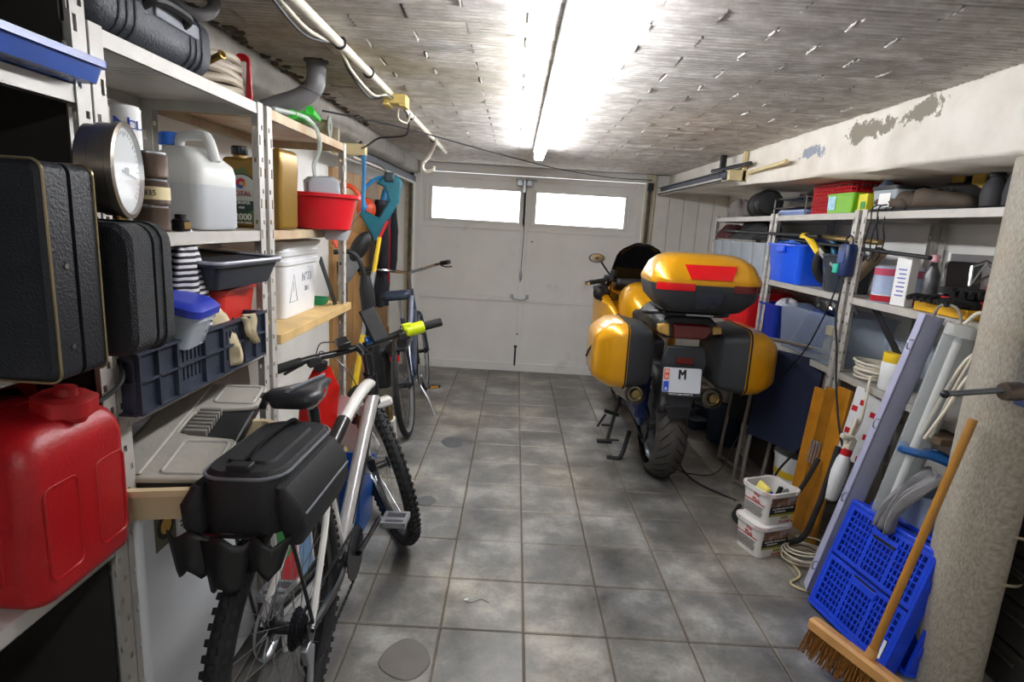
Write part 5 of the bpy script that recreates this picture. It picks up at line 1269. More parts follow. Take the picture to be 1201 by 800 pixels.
for s in (-1, 1):
    g = G(); g.tube([(s*.02, .44, .29), (s*.06, 0, R2)], .01, 8); b2p(g, 'chain_stay', M_fg)
    g = G(); g.tube([(s*.018, .3, .7), (s*.06, 0, R2)], .009, 8); b2p(g, 'seat_stay', M_fg)
    g = G(); g.tube(smooth_path([(s*.05, .925, .68), (s*.055, 1.0, .5), (s*.055, 1.08, R2)], 4), .013, 8); b2p(g, 'fork_blade', M_fg)
    g = G(); g.tube(smooth_path([(0, .84, 1.03), (s*.12, .87, 1.05), (s*.22, .83, 1.075), (s*.29, .74, 1.09)], 5), .012, 8); b2p(g, 'handlebar', M_chrome)
    g = G(); g.tube([(s*.275, .765, 1.088), (s*.34, .64, 1.1)], .017, 10); b2p(g, 'grip', M_rubber)
    g = G(); g.tube(smooth_path([(s*.26, .82, 1.07), (s*.3, .8, 1.055), (s*.35, .7, 1.06)], 3), .006, 6); b2p(g, 'brake_lever', M_fb)
    g = G(); e = (s*.08, .45+s*.11, .29-s*.12); g.tube([(s*.06, .45, .29), e], .011, 8); ca = b2p(g, 'crank_arm', M_alu)
    g = G(); g.box(e[0]+s*.06, e[1], e[2], .09, .07, .022); pd = g.build('pedal', M_fb, ca, bev=.004)
    for q in (-1, 1): g = G(); g.box(e[0]+s*.06, e[1]+q*.036, e[2], .06, .003, .014); g.build('pedal_reflector', mat('orange_reflector', '#e0942a', .25), pd, smooth=False)
g = G(); g.tube([(0, .86, .9), (0, .845, 1.04)], .013); b2p(g, 'stem', M_chrome)
g = G(); g.cyl((.05, .45, .29), (.056, .45, .29), .09, n=30); b2p(g, 'chainring', M_steel)
g = G(); g.tube([(0, .28, .76), (0, .255, .9)], .013); b2p(g, 'seat_post', M_alu)
g = G(); rings = []
for y, w, z, h in ((.1, .12, .93, .03), (.12, .19, .935, .06), (.2, .18, .935, .06), (.28, .09, .93, .05), (.36, .05, .92, .035)):
    rings.append([(x, y, z+zz) for x, zz in rrect(w, h, min(w, h)*.45, 4)])
g.loft(rings); b2p(g, 'saddle', mat('saddle_blue', '#2a3444', .5, var=.1), ang=70)
g = G(); g.b2(-.07, .07, -.2, .22, .62, .63); g.tube([(-.06, -.1, .62), (-.065, 0, R2)], .006, 6); g.tube([(.06, -.1, .62), (.065, 0, R2)], .006, 6); b2p(g, 'carrier_rack', M_fb)
g = G(); rings = [(0, (R2+.02)*math.cos(a), R2+(R2+.02)*math.sin(a)) for a in [math.radians(30+i*12) for i in range(13)]]; g.tube(rings, .022, 8, flat=.4); b2p(g, 'mudguard', M_fb)
g = G(); g.box(0, -.21, .58, .06, .02, .04); b2p(g, 'rear_reflector', M_lens, bev=.004)
g = G(); g.box(-.12, .02, .5, .11, .26, .28); b2p(g, 'pannier_bag', M_bag, bev=.03, bseg=3)
g = G(); g.tube(smooth_path([(.02, .42, .28), (.1, .36, .14), (.14, .33, .01)], 3), .008, 8); b2p(g, 'kick_stand', M_alu)
# top case is a touch smaller than modelled
tc.scale = (TCS, TCS, TCS)
# ================================================================== RIGHT SIDE
rackD = rack('grey perforated shelving at right nearest the round column', 1.60, 1.98, 1.875, 2.745, 1.6, (1.588, 1.195, .83))
rackE = rack('grey perforated shelving at right behind the motorcycle', 1.60, 1.98, 2.775, 3.66, 1.6, (1.588, 1.195, .83))
rackF = rack('farthest grey perforated shelving in the right rear corner', 1.60, 1.98, 3.69, 4.75, 1.6, (1.588, 1.195, .83))
g = G(); g.box(0, 0, 0, .004, .035, .42); g.build('brace', M_darkmetal, rackD, smooth=False, loc=(1.66, 2.5, 1.06), rot=(-.9, 0, 0))
Z1, Z2, Z3 = 1.59, 1.197, .832
# ---- round column
t = bpy.data.objects.new('column', None); COL.objects.link(t); t['kind'] = 'structure'; t.name = 'trim_6'; t.location = (1.55, 1.73, 0)
def col_mat():
    m, nt, b, N, L = node_mat('scratched_cement_pipe')
    tc_ = N('ShaderNodeTexCoord'); mp_ = N('ShaderNodeMapping'); mp_.inputs['Rotation'].default_value = (0, .6, .9); mp_.inputs['Scale'].default_value = (18, 200, 45); L(tc_.outputs['Object'], mp_.inputs[0])
    n1 = N('ShaderNodeTexNoise'); n1.inputs['Scale'].default_value = 1.6; n1.inputs['Detail'].default_value = 5; L(mp_.outputs[0], n1.inputs['Vector'])
    n2 = N('ShaderNodeTexNoise'); n2.inputs['Scale'].default_value = 4; n2.inputs['Detail'].default_value = 6; L(tc_.outputs['Object'], n2.inputs['Vector'])
    r1 = N('ShaderNodeValToRGB'); e = r1.color_ramp.elements; e[0].position = .3; e[0].color = srgb('#8b8374'); e[1].position = .75; e[1].color = srgb('#b9b2a5'); L(n1.outputs['Fac'], r1.inputs[0])
    r2 = N('ShaderNodeMapRange'); r2.inputs[1].default_value = .55; r2.inputs[2].default_value = .72; r2.inputs[4].default_value = .35; L(n2.outputs['Fac'], r2.inputs[0])
    mx = N('ShaderNodeMix'); mx.data_type = 'RGBA'; L(r2.outputs[0], mx.inputs[0]); L(r1.outputs[0], mx.inputs[6]); mx.inputs[7].default_value = srgb('#9a8358'); L(mx.outputs[2], b.inputs['Base Color'])
    b.inputs['Roughness'].default_value = .6; bp = N('ShaderNodeBump'); bp.inputs['Strength'].default_value = .2; bp.inputs['Distance'].default_value = .004; L(n1.outputs['Fac'], bp.inputs['Height']); L(bp.outputs[0], b.inputs['Normal'])
    return m
g = G(); g.lathe([(.105, 0), (.104, .5), (.104, 1.72)], 48); o = g.build('column_shaft', col_mat(), t, ang=60)
g = G()
for k in range(3): g.lathe([(.1045, .42+k*.16), (.106, .424+k*.16), (.1045, .43+k*.16)], 48, (0, 0, 0), (.12, 0, 1), caps=False)
g.build('seam_ridge', mat('column_seam', '#94886f', .6, var=.2), t, kind='stuff')
g = G(); g.box(.085, .03, .86, .07, .11, 1.72); g.build('column_batten', mat('brown_steel', '#5d534f', .5, .2, var=.2), t, smooth=False)
# ---- bench vise on the column
t = thing('bench_vise', 'blue grey bench vise with steel tommy bar fixed beside the column', 'vise', (1.46, 1.545, 1.0))
M_vise = mat('vise_blue', '#39476a', .35, .4, var=.1)
g = G(); g.rloft([(0, .1, .1, .02), (.03, .1, .1, .02), (.06, .08, .08, .02), (.11, .09, .09, .02), (.165, .09, .09, .02)], 4); g.build('vise_body', M_vise, t, loc=(.03, 0, .02))
g = G(); g.box(.03, 0, .2, .1, .1, .03); g.build('jaw', M_vise, t, bev=.008)
g = G(); g.lathe([(.024, 0), (.026, .01), (.026, .045), (.02, .05)], 20, (-.105, -.02, .068), (1, .1, .05)); g.build('screw_head', mat('vise_steel', '#6e6259', .35, .8, var=.2), t)
g = G(); g.tube([(-.225, .02, .042), (-.08, -.02, .076)], .0085, 12); bar_ = g.build('tommy_bar', mat('bar_steel', '#7c7f86', .3, .9), t)
g = G(); g.ball((-.23, .021, .041), .012, n=12, k=8); g.build('bar_knob', M_darkmetal, bar_)
# ---- dark drawers behind the column
M_drw = mat('drawer_charcoal', '#3a3733', .35, var=.15, scale=8)
t = thing('drawer_cabinet', 'charcoal plastic drawer tower partly hidden by the column', 'cabinet', (1.86, 1.70, 0))
g = G(); g.b2(-.13, .13, -.17, .17, 0, .62); g.build('cabinet_body', M_drw, t, bev=.01, smooth=False)
for k in range(4):
    g = G(); g.b2(-.155, -.13, -.165, .165, .02+.15*k, .16+.15*k); d_ = g.build('drawer', M_drw, t, bev=.008)
    g = G(); g.b2(-.168, -.155, -.06, .06, .115+.15*k, .13+.15*k); g.build('drawer_lip', M_drw, d_, bev=.004)
    g = G(); g.b2(-.125, .125, -.192, -.17, .02+.15*k, .16+.15*k); d_ = g.build('drawer_side', M_drw, t, bev=.008)
    if k == 0: text('2C', .045, mat('print_grey', '#8b867f', .5, var=0), d_, (-.07, -.1935, .07), FY)
# ---- top shelf contents, from near to far
def lumpy(name, label, cat, loc, prof, m, n=16, sx=1., sy=1., rz=0., part='body'):
    t = thing(name, label, cat, loc, rz); g = G(); g.lathe(prof, n, sx=sx, sy=sy); g.build(part, m, t); return t
M_boot = mat('neoprene', '#26262a', .65, var=.1, bump=.2, bscale=90)
for k, (y, x, h_, lab) in enumerate(((2.085, 1.66, .135, 'dark rounded pouch on top shelf farther from the column'), (1.995, 1.665, .18, 'taller dark rounded pouch on top shelf close to the column'))):
    t = thing('pouch', lab, 'pouch', (x, y, Z1), 0, 'dark pouches on the top shelf')
    t.scale = (.66, .66, .9)
    g = G(); g.lathe([(.045, 0), (.06, .008), (.066, .05), (.058, .09), (.036, h_-.025), (.03, h_-.01), (.038, h_)], 22, sx=.9); g.build('pouch_body', M_boot, t)
    g = G(); g.torus((0, 0, h_-.012), .034, .005); g.build('drawstring', M_black, t)
    g = G(); g.tube([(.0593*.9*math.cos(a), .0593*math.sin(a), .035+.02*math.sin(a*2)) for a in [i*PI/12 for i in range(24)]], .0035, 6, True); g.build('seam', M_black, t)
M_tent = mat('dust_brown', '#4a4238', .85, var=.3, scale=20)
rag_pile('backpack', 'dark backpack lying at the back of the top shelf', 'backpack', (1.84, 2.42, Z1), .12, .22, .13, mat('pack_black', '#1e1d1d', .8, var=.2), 5, .35)
for k, (y, x, rx, ry_, rz_, lab) in enumerate(((2.63, 1.67, .05, .055, .06, 'brown dusty shoe on the top shelf with hanging laces, left one'), (2.50, 1.69, .055, .09, .065, 'brown dusty shoe on the top shelf, middle one'), (2.36, 1.70, .05, .085, .06, 'brown dusty shoe on the top shelf, right one'))):
    t = thing('shoe', lab, 'shoe', (x, y, Z1), .2*k, 'old brown shoes')
    g = G(); rings = []
    for yy, w, h_ in ((-.11, .05, .03), (-.09, .075, .05), (-.02, .085, .065), (.04, .08, .075), (.1, .075, .085), (.12, .05, .08)):
        rings.append([(a, yy, h_/2+b_+.008) for a, b_ in rrect(w, h_, min(w, h_)*.45, 5)])
    g.loft(rings); g.build('upper', mat('shoe_brown', '#4b3f34', .75, var=.25, scale=18), t, ang=70)
    g = G(); g.prism([(-.035, -.115), (.035, -.115), (.045, -.02), (.038, .12), (-.038, .12), (-.045, -.02)], .014, 'z', 0); g.build('sole', M_rubber, t, bev=.004)
    g = G()
    for q in range(3): g.tube([(-.025, -.02+.025*q, .083), (.025, -.01+.025*q, .085)], .003, 5)
    g.build('laces', mat('lace', '#3f382f', .8), t, kind='stuff')
for k in range(2):
    y = 2.66-.045*k
    cable('shoe_lace', ('black cord loop hanging from top shelf, left of two', 'black cord loop hanging from top shelf, right of two')[k], [(1.66, y, Z1+.03), (1.6, y+.01, Z1+.02), (1.585, y-.01, Z1-.05), (1.60, y+.03, Z1-.15), (1.61, y+.0, Z1-.22), (1.62, y-.03, Z1-.14), (1.60, y-.035, Z1-.04), (1.64, y-.03, Z1+.03)], .003, M_black, cat='cord')
for k, y in enumerate((2.44, 2.33)):
    t = thing('strap_buckle', ('dark yellow tipped brush head standing behind the shoes, left one', 'dark yellow tipped brush head standing behind the shoes, right one')[k], 'brush', (1.80, y, Z1), .3)
    g = G(); g.box(0, 0, .085, .03, .07, .17); g.build('brush_block', mat('dark_wood', '#33291f', .6, var=.2), t, bev=.005)
    g = G(); g.box(-.018, 0, .12, .012, .05, .06); g.build('yellow_tip', mat('mustard', '#a98a1e', .6, var=.2), t, bev=.003)
t = thing('utensil_box', 'clear lidded box with black rim holding small parts on top shelf', 'box', (1.70, 2.66, Z1), 0)
g = G(); wall_tub(g, .14, .17, .095, .92, .015, rim=.004); g.build('tub_body', M_clearw, t)
g = G(); g.rloft([(.096, .155, .185, .02), (.112, .155, .185, .02)], 4); g.build('lid', M_black, t)
g = G(); g.b2(-.0722, -.071, -.05, .03, .02, .08); g.build('label', M_paper, t, smooth=False)
rag_pile('parts_heap', 'small white and grey parts inside the clear lidded box', 'parts', (1.70, 2.66, Z1+.004), .055, .065, .07, mat('parts_grey', '#9a9aa0', .6, var=.5, scale=60), 31, .3)
t = thing('carton', 'yellow and green small carton beside the clear lidded box', 'carton', (1.66, 2.80, Z1)); g = G(); g.b2(-.04, .04, -.035, .035, 0, .085); g.build('carton_body', mat('carton_yellow', '#d9cf2a', .5, var=.05), t, bev=.002); g = G(); g.b2(-.0412, -.04, -.03, .01, .015, .05); g.build('label', mat('label_green2', '#3f9a3c', .5), t, smooth=False)
t = thing('bottle', 'pale blue tall bottle behind the yellow carton on top shelf', 'bottle', (1.74, 2.83, Z1)); g = G(); g.rloft([(0, .05, .075, .015), (.13, .05, .075, .015), (.15, .03, .04, .012), (.165, .03, .04, .012)], 4); g.build('bottle_body', mat('pale_blue', '#8fa3d8', .35, var=.05), t)
t = tub('basket', 'lime green plastic basket with picture label on top shelf', 'basket', (1.67, 2.975, Z1), 0, .13, .23, .095, mat('lime_plastic', '#76b81c', .4, var=.04), .95, .012, .004)
g = G(); g.b2(-.0665, -.0655, .03, .1, .015, .085); g.build('label', mat('label_sky', '#a8d4e6', .5, var=.25, scale=40), t, smooth=False)
g = G(); g.b2(-.03, .045, -.1155, -.1145, .015, .085); g.build('label', mat('label_sky', '#a8d4e6'), t, smooth=False)
t = thing('basket', 'red woven plastic basket on top shelf behind the lime one', 'basket', (1.76, 3.13, Z1), 0)
w, d, h = .24, .40, .15; M_rb = mat('basket_red', '#b8141f', .4, var=.06)
g = G(); g.b2(-w/2, w/2, -d/2, d/2, 0, .006); g.build('base', M_rb, t, smooth=False)
g = G(); g.at(Matrix.Translation((0, 0, h))); g.tube([(x, y, 0) for x, y in rrect(w, d, .03, 4)], .007, 6, True); g.build('rim', M_rb, t)
for r in range(7):
    g = G(); zz = .012+r*.0195
    g.at(Matrix.Translation((0, 0, zz))); g.tube([(x, y, .0) for x, y in rrect(w-.008, d-.008, .028, 4)], .0065, 5, True); g.build('woven_band', M_rb, t)
g = G()
for k in range(16):
    y = -d/2+.02+k*(d-.04)/15
    for s in (-1, 1): g.b2(s*(w/2-.003)-.002, s*(w/2-.003)+.002, y-.004, y+.004, .005, h)
for k in range(9):
    x = -w/2+.02+k*(w-.04)/8
    for s in (-1, 1): g.b2(x-.004, x+.004, s*(d/2-.003)-.002, s*(d/2-.003)+.002, .005, h)
g.build('uprights', M_rb, t, smooth=False, kind='stuff')
# wire rack with trays
t = thing('wire_rack', 'chrome wire rack with blue tray on the top shelf', 'rack', (1.72, 3.55, Z1), 0)
g = G()
for z in (.045, .1):
    g.tube([(x, y, z) for x, y in rrect(.2, .42, .02, 3)], .004, 6, True)
    for q in range(9): g.tube([(-.1, -.2+.05*q, z), (.1, -.2+.05*q, z)], .002, 5)
for sx in (-1, 1):
    for sy in (-1, 1): g.tube([(sx*.095, sy*.2, 0), (sx*.095, sy*.2, .105)], .004, 6)
g.build('wire_frame', M_chrome, t, kind='stuff')
t = tub('storage_tray', 'flat light blue tray under the chrome wire rack', 'tray', (1.72, 3.53, Z1+.0), 0, .17, .34, .03, mat('tray_sky', '#7f93c8', .35, var=.05), .95, .012, .005)
t = thing('hand_pump', 'chrome and black hand pump lying on the wire rack', 'pump', (1.7, 3.45, Z1+.125), 1.3)
g = G(); g.cyl((-.12, 0, 0), (.08, 0, 0), .016); g.build('barrel', M_blackgloss, t); g = G(); g.cyl((.08, 0, 0), (.14, 0, 0), .009); g.cyl((.14, -.04, 0), (.14, .04, 0), .01); g.build('plunger', M_chrome, t)
rag_pile('tool_bag', 'black canvas tool bag behind the wire rack', 'bag', (1.86, 3.5, Z1), .1, .2, .15, mat('canvas_black', '#1a1a1c', .8, var=.2), 41, .25)
t = thing('sleeping_bag', 'black rolled sleeping bag on the top shelf far end', 'bag', (1.70, 4.1, Z1+.085), 0)
g = G(); g.lathe([(.01, -.26), (.07, -.255), (.082, -.24), (.085, 0), (.082, .24), (.07, .255), (.01, .26)], 24, (0, 0, 0), (.25, 1, 0)); g.build('roll', mat('nylon_black', '#141516', .55, var=.1, bump=.3, bscale=30), t)
for y in (-.13, .13): g = G(); g.torus((y*.25, y, 0), .086, .006, (.25, 1, 0)); g.build('strap', M_black, t)
rag_pile('bundle', 'pale crumpled bundle at the far end of the top shelf', 'cloth', (1.72, 4.55, Z1), .1, .1, .13, mat('bundle_grey', '#8d8584', .8, var=.3), 44, .4)
# ---- long things lying across the middle level
def rod(name, label, a, b_, r, m, cat='rod', n=10):
    t = thing(name, label, cat, a); g = G(); g.cyl((0, 0, 0), Vector(b_)-Vector(a), r, n=n); g.build(name+'_body', m, t); return t
rod('metal_rod', 'long dark metal bar lying across the blue bin level', (1.64, 4.25, 1.475), (1.60, 2.25, 1.405), .009, M_darkmetal)
rod('curtain_pole', 'long brass coloured pole lying over the blue bin', (1.66, 3.42, 1.475), (1.63, 2.62, 1.455), .014, mat('brass_pole', '#b39a62', .3, .8))
rod('tube', 'long black tube lying over the far clear boxes', (1.62, 4.6, 1.49), (1.60, 3.1, 1.47), .013, M_black)
t = thing('jacket', 'black crumpled jacket heaped over the far clear boxes', 'jacket', (0, 0, 0)); bpy.data.objects.remove(t)
rag_pile('jacket', 'black crumpled jacket heaped over the far clear boxes', 'jacket', (1.70, 4.12, 1.43), .1, .32, .12, mat('jacket_black', '#1b1c1f', .7, var=.2, bump=.4, bscale=40), 51, .45)
rag_pile('jacket', 'dark red garment folded under the black jacket', 'jacket', (1.68, 4.56, 1.43), .1, .12, .1, mat('maroon_cloth', '#4a1d22', .8, var=.2), 52, .4)
rag_pile('blanket', 'grey blanket at the far end above the clear boxes', 'blanket', (1.80, 4.45, 1.43), .1, .15, .14, mat('blanket_grey', '#4a4644', .85, var=.2), 53, .35)
# ---- clear boxes on the middle shelf
M_tint = [mat('contents_%d' % i, c, .6, var=.5, scale=30) for i, c in enumerate(('#8a93a8', '#b79ba0', '#9aa3b0', '#7c8794', '#a8a08c'))]
for k, y in enumerate((3.72+.13, 4.05, 4.25, 4.45, 4.64)):
    labs = ('milky clear box just behind the big blue bin', 'milky clear box with pinkish things, second behind the blue bin', 'milky clear box third behind the blue bin', 'milky clear box fourth behind the blue bin', 'last milky clear box in the corner on the middle shelf')
    t = tub('storage_box', labs[k], 'box', (1.745, y, Z2), 0, .3, .185, .22, M_clearw, .92, .02, .006, group='clear boxes on the middle shelf')
    rag_pile('parts_heap', 'assorted things inside the ' + labs[k].replace('just ', ''), 'parts', (1.745, y, Z2+.008), .11, .062, .16, M_tint[k], 60+k, .15)
# ---- big blue bin
t = tub('storage_bin', 'big glossy blue bin on the middle shelf behind the motorcycle', 'bin', (1.735, 3.47, Z2), 0, .30, .42, .225, mat('bin_blue', '#1a5cf0', .22, var=.03, coat=.5), .86, .04, .012)
g = G(); g.b2(-.168, -.15, -.05, .05, .175, .215); g.build('handle_grip', MATS['bin_blue'], t, bev=.006)
rag_pile('cloth', 'blue and white cloth sheets lying on the big blue bin', 'cloth', (1.73, 3.5, 1.425), .12, .19, .04, mat('blue_sheet', '#3e6fcf', .6, var=.6, scale=14), 71, .3)
t = thing('saw', 'yellow handled saw lying across the blue bin front', 'saw', (1.60, 3.17, 1.42), rot=(.2, 0, 0))
g = G(); g.tube(smooth_path([(0, .12, .03), (0, .06, .035), (0, -.02, .01), (0, -.09, -.015)], 5), [.02]*4+[.017]*12, 10, flat=.6); g.build('handle', M_yellow, t)
g = G(); g.prism([(-.09, -.02), (-.28, -.05), (-.28, -.04), (-.09, .015)], .003, 'x', -.0015); g.build('blade', M_steel, t, smooth=False)
t = thing('wheel_rim', 'small black tyre standing between the blue bin and the grey basket', 'tyre', (1.75, 3.155, Z2+.13), 0); g = G(); g.torus((0, 0, 0), .105, .024, (.2, 1, 0), 36, 10); g.build('tyre', M_rubber, t); g = G(); g.lathe([(.08, -.012), (.084, 0), (.08, .012)], 30, (0, 0, 0), (.2, 1, 0), caps=False)
for q in range(6): a = q*PI/3; g.tube([(0, 0, 0), (.08*math.cos(a), 0, .08*math.sin(a))], .003, 5)
g.build('rim', M_steel, t, kind='stuff')
# grey basket (round bin) with bottles
t = thing('bucket', 'smoky dark grey bucket of tools beside the shelving post', 'bucket', (1.715, 2.985, Z2), 0)
g = G(); g.lathe([(.095, 0), (.102, .005), (.125, .175), (.129, .178), (.129, .19), (.121, .19), (.1, .012)], 36); g.build('bucket_body', mat('smoky_bucket', '#3f444d', .18, var=.06, alpha=.93), t)
t = thing('screwdriver', 'teal and blue handled tool sticking out of the dark grey bucket', 'tool', (1.69, 3.02, Z2+.02), rot=(-.25, -.1, 0)); g = G(); g.cyl((0, 0, .12), (0, 0, .24), .015); g.build('handle', mat('teal_plastic', '#1f6f9a', .35), t); g = G(); g.cyl((0, 0, .0), (0, 0, .12), .004); g.build('shaft', M_steel, t)
t = thing('brush', 'brown paper roll leaning out of the dark grey bucket', 'roll', (1.70, 2.94, Z2+.03), rot=(.75, .15, 0)); g = G(); g.cyl((0, 0, .05), (0, 0, .26), .026, .03); g.build('roll_body', mat('kraft_paper', '#8f7b62', .8, var=.15), t)
t = thing('paint_tube', 'green striped slim tube sticking out of the dark grey bucket', 'tube', (1.67, 3.05, Z2+.03), rot=(-.5, -.1, 0)); g = G(); g.cyl((0, 0, .05), (0, 0, .24), .009); g.build('tube_body', mat('olive_green', '#6f7f3a', .5), t)
# the blue control box hanging on the post
t = thing('battery_charger', 'dark blue charger with turquoise plug hanging on the shelving post', 'charger', (1.575, 2.77, 1.29), 0)
g = G(); g.rloft([(0, .045, .075, .012), (.01, .05, .085, .014), (.13, .052, .09, .014), (.15, .04, .075, .012)], 4); g.build('charger_body', mat('charger_navy', '#1c2f5c', .35, var=.06), t)
g = G(); g.b2(-.029, -.025, -.025, .03, .06, .12); g.build('front_panel', mat('panel_navy', '#324a86', .3), t, bev=.002)
g = G(); g.b2(-.034, -.0, .01, .05, .01, .055); g.build('turquoise_plug', mat('turquoise', '#2bb89c', .4), t, bev=.004)
g = G(); g.torus((0, 0, .16), .03, .004, (1, 0, 0)); g.build('hook_loop', M_black, t)
cable('power_cable', 'thin black cable falling from the charger along the post to the floor', [(1.565, 2.79, 1.29), (1.56, 2.82, 1.15), (1.55, 2.95, .9), (1.53, 3.1, .72), (1.50, 3.2, .55), (1.42, 3.3, .3), (1.3, 3.25, .06), (1.15, 3.3, .012), (1.08, 3.4, .012), (1.12, 3.6, .03)], .004, M_black)
cable('power_cable', 'black cable falling from the charger past the white bottle', [(1.565, 2.75, 1.29), (1.555, 2.74, 1.1), (1.55, 2.68, .95), (1.54, 2.62, .8), (1.545, 2.55, .62), (1.56, 2.5, .5)], .005, M_black)
# ---- near bay of the middle shelf
M_tinr = mat('tin_red', '#b5405a', .35, var=.08)
for k, (y, x, lab) in enumerate(((2.56, 1.655, 'round paint tin with blue label, red bands, nearer the post'), (2.47, 1.72, 'round paint tin half hidden behind the white carton'))):
    can('paint_tin', lab, 'tin', (x, y, Z2), .058, .155, mat('tin_blue_label', '#a9b9d6', .35, .2, var=.12, scale=30), group='paint tins on the middle shelf', band=((.004, .03, mat('tin_redband', '#b8202e', .35, .2), 'red_band'), (.118, .148, M_tinr, 'pink_band'), (.03, .034, M_paper, 'white_line')))
t = thing('carton', 'tall narrow white carton standing next to the paint tins', 'carton', (1.645, 2.435, Z2), .25)
g = G(); g.b2(-.022, .022, -.035, .035, 0, .2); g.build('carton_body', M_paper, t, bev=.002)
g = G()
for k in range(7): g.b2(-.0226, -.022, -.02, .02-.006*(k % 2), .04+k*.018, .046+k*.018)
g.build('print_lines', mat('print_blue', '#6a72b8', .5, var=0), t, smooth=False, kind='stuff')
t = thing('bottle', 'slim dark bottle with pink cap behind the white carton', 'bottle', (1.70, 2.36, Z2)); g = G(); g.lathe([(.028, 0), (.03, .006), (.03, .14), (.014, .175), (.013, .19)], 18); g.build('bottle_body', mat('bottle_multi', '#4a4a4c', .3, var=.6, scale=30), t); g = G(); g.lathe([(.017, .19), (.017, .215), (.01, .22)], 16); g.build('cap', mat('cap_pink', '#d8a0a8', .4), t)
t = thing('board', 'pale upright melamine board behind the slim bottle', 'board', (1.83, 2.33, Z2)); g = G(); g.b2(-.1, .1, -.008, .008, 0, .23); g.build('board_body', M_whitep, t, bev=.002)
t = thing('slate_tile', 'dark grey sheet standing upright on the middle shelf', 'tile', (1.78, 2.30, Z2), .15); g = G(); g.rloft([(-.006, .16, .2, .02), (.006, .16, .2, .02)], 4); g.build('tile_body', mat('slate', '#3f3d3b', .4, var=.1), t, rot=(PI/2-.1, 0, 0), loc=(0, 0, .1))
t = thing('box', 'yellow flat box under the black gloves on middle shelf', 'box', (1.68, 2.18, Z2), 0); g = G(); g.b2(-.06, .08, -.14, .14, 0, .035); g.build('box_body', mat('box_yellow', '#d8a21a', .4, var=.05), t, bev=.003)
M_glove = mat('glove_black', '#151517', .7, var=.15, bump=.3, bscale=120)
def glove(label, loc, rz, tip):
    t = thing('glove', label, 'glove', loc, rz, 'black work gloves')
    g = G(); g.rloft([(-.0, .05, .07, .02), (.018, .07, .085, .03), (.03, .05, .06, .02)], 5); g.build('palm', M_glove, t)
    for q in range(4): g = G(); yy = -.032+q*.021; g.tube(smooth_path([(-.02, yy, .016), (-.06, yy*1.15, .022), (-.095, yy*1.3, .012)], 4), .0105, 8); g.build('finger', M_glove, t)
    g = G(); g.tube(smooth_path([(0, .035, .015), (-.03, .06, .018), (-.055, .068, .012)], 4), .011, 8); g.build('thumb', M_glove, t)
    g = G(); g.rloft([(.006, .06, .075, .02), (.03, .06, .075, .02)], 4); g.build('cuff', mat('glove_red', '#c2201c', .6) if tip else M_glove, t, loc=(.05, 0, 0))
for k, (x, y, z, rz, tip, lab) in enumerate(((1.66, 2.26, .037, .3, 0, 'black work glove farthest left on the yellow box'), (1.68, 2.17, .037, 1.4, 1, 'black work glove with red cuff in the middle of the heap'), (1.65, 2.08, .037, -.2, 1, 'black work glove with red cuff nearest the column'), (1.70, 2.12, .07, .9, 0, 'black work glove on top of the glove heap'), (1.72, 2.2, .072, 2.4, 0, 'black work glove at the back of the glove heap'))):
    glove(lab, (x, y, Z2+z), rz, tip)
rag_pile('helmet', 'red and dark bag behind the gloves on the middle shelf', 'bag', (1.84, 2.12, Z2), .09, .12, .18, mat('bag_red', '#8f1f28', .5, var=.3, scale=8), 81, .25)
t = thing('magazine', 'colourful magazine leaning against the rear wall above the gloves', 'magazine', (1.86, 2.17, Z2+.185), .1, rot=(-.1, .2, .25))
g = G(); g.b2(-.1, .1, -.003, .003, 0, .13); g.build('pages', mat('magazine_dark', '#4a4552', .4, var=.4, scale=20), t, smooth=False)
for q, (c, a) in enumerate((('#d8b42a', .4), ('#b8202e', .1), ('#4d7fc0', -.2), ('#d8d8dc', -.5))):
    g = G(); g.box(-.04+.03*q, -.004, .07, .02, .001, .1, rot=rotm(0, a+.5, 0)); g.build('cover_stripe', mat('stripe_%d' % q, c, .4, var=0), t, smooth=False)
t = thing('pedal_crank', 'silver bicycle crank bracket lying above the gloves', 'bracket', (1.68, 2.08, Z2+.12), .3)
g = G()
P_ = [(-.06, 0, .0), (-.05, .01, .07), (0, .0, .09), (.03, -.03, .06), (.07, -.06, .0)]
for a, b_ in zip(P_, P_[1:]): g.tube([a, b_], .006, 6)
g.tube([P_[0], P_[2]], .005, 6); g.tube([P_[0], P_[3]], .005, 6); g.tube([P_[2], P_[4]], .005, 6); g.build('bracket_frame', M_chrome, t)
# ---- low shelf
t = tub('storage_box', 'large clear box with a lamp and yellow spray inside, on low shelf', 'box', (1.76, 3.12, Z3), 0, .34, .60, .25, M_clear, .9, .04, .012)
rag_pile('cloth', 'blue cloth heaped inside the large clear box', 'cloth', (1.76, 3.22, Z3+.008), .12, .17, .235, mat('navy_cloth', '#22386f', .8, var=.3), 91, .25)
t = thing('work_lamp', 'chrome round spot lamp on top of the large clear box', 'lamp', (1.70, 3.10, Z3+.26), rot=(0, -.3, .5))
g = G(); g.lathe([(.01, .05), (.03, .045), (.05, .0), (.055, -.01), (.05, -.012), (.03, .02), (.005, .03)], 24, (0, 0, .04), (.8, .5, .2)); g.build('reflector', M_chrome, t); g = G(); g.tube(smooth_path([(.03, .02, .04), (.06, .0, .05), (.05, -.09, .03), (.06, -.13, -.03)], 4), .013, 8); g.build('arm', M_alu, t)
t = thing('spray_bottle', 'yellow capped spray bottle standing inside the large clear box', 'bottle', (1.68, 2.98, Z3+.008)); g = G(); g.lathe([(.03, 0), (.03, .09), (.014, .12), (.014, .13)], 18); g.build('bottle_body', mat('bottle_amber', '#7a6a3a', .3), t); g = G(); g.box(0, 0, .15, .03, .07, .05); g.build('spray_head', M_yellow, t, bev=.006)
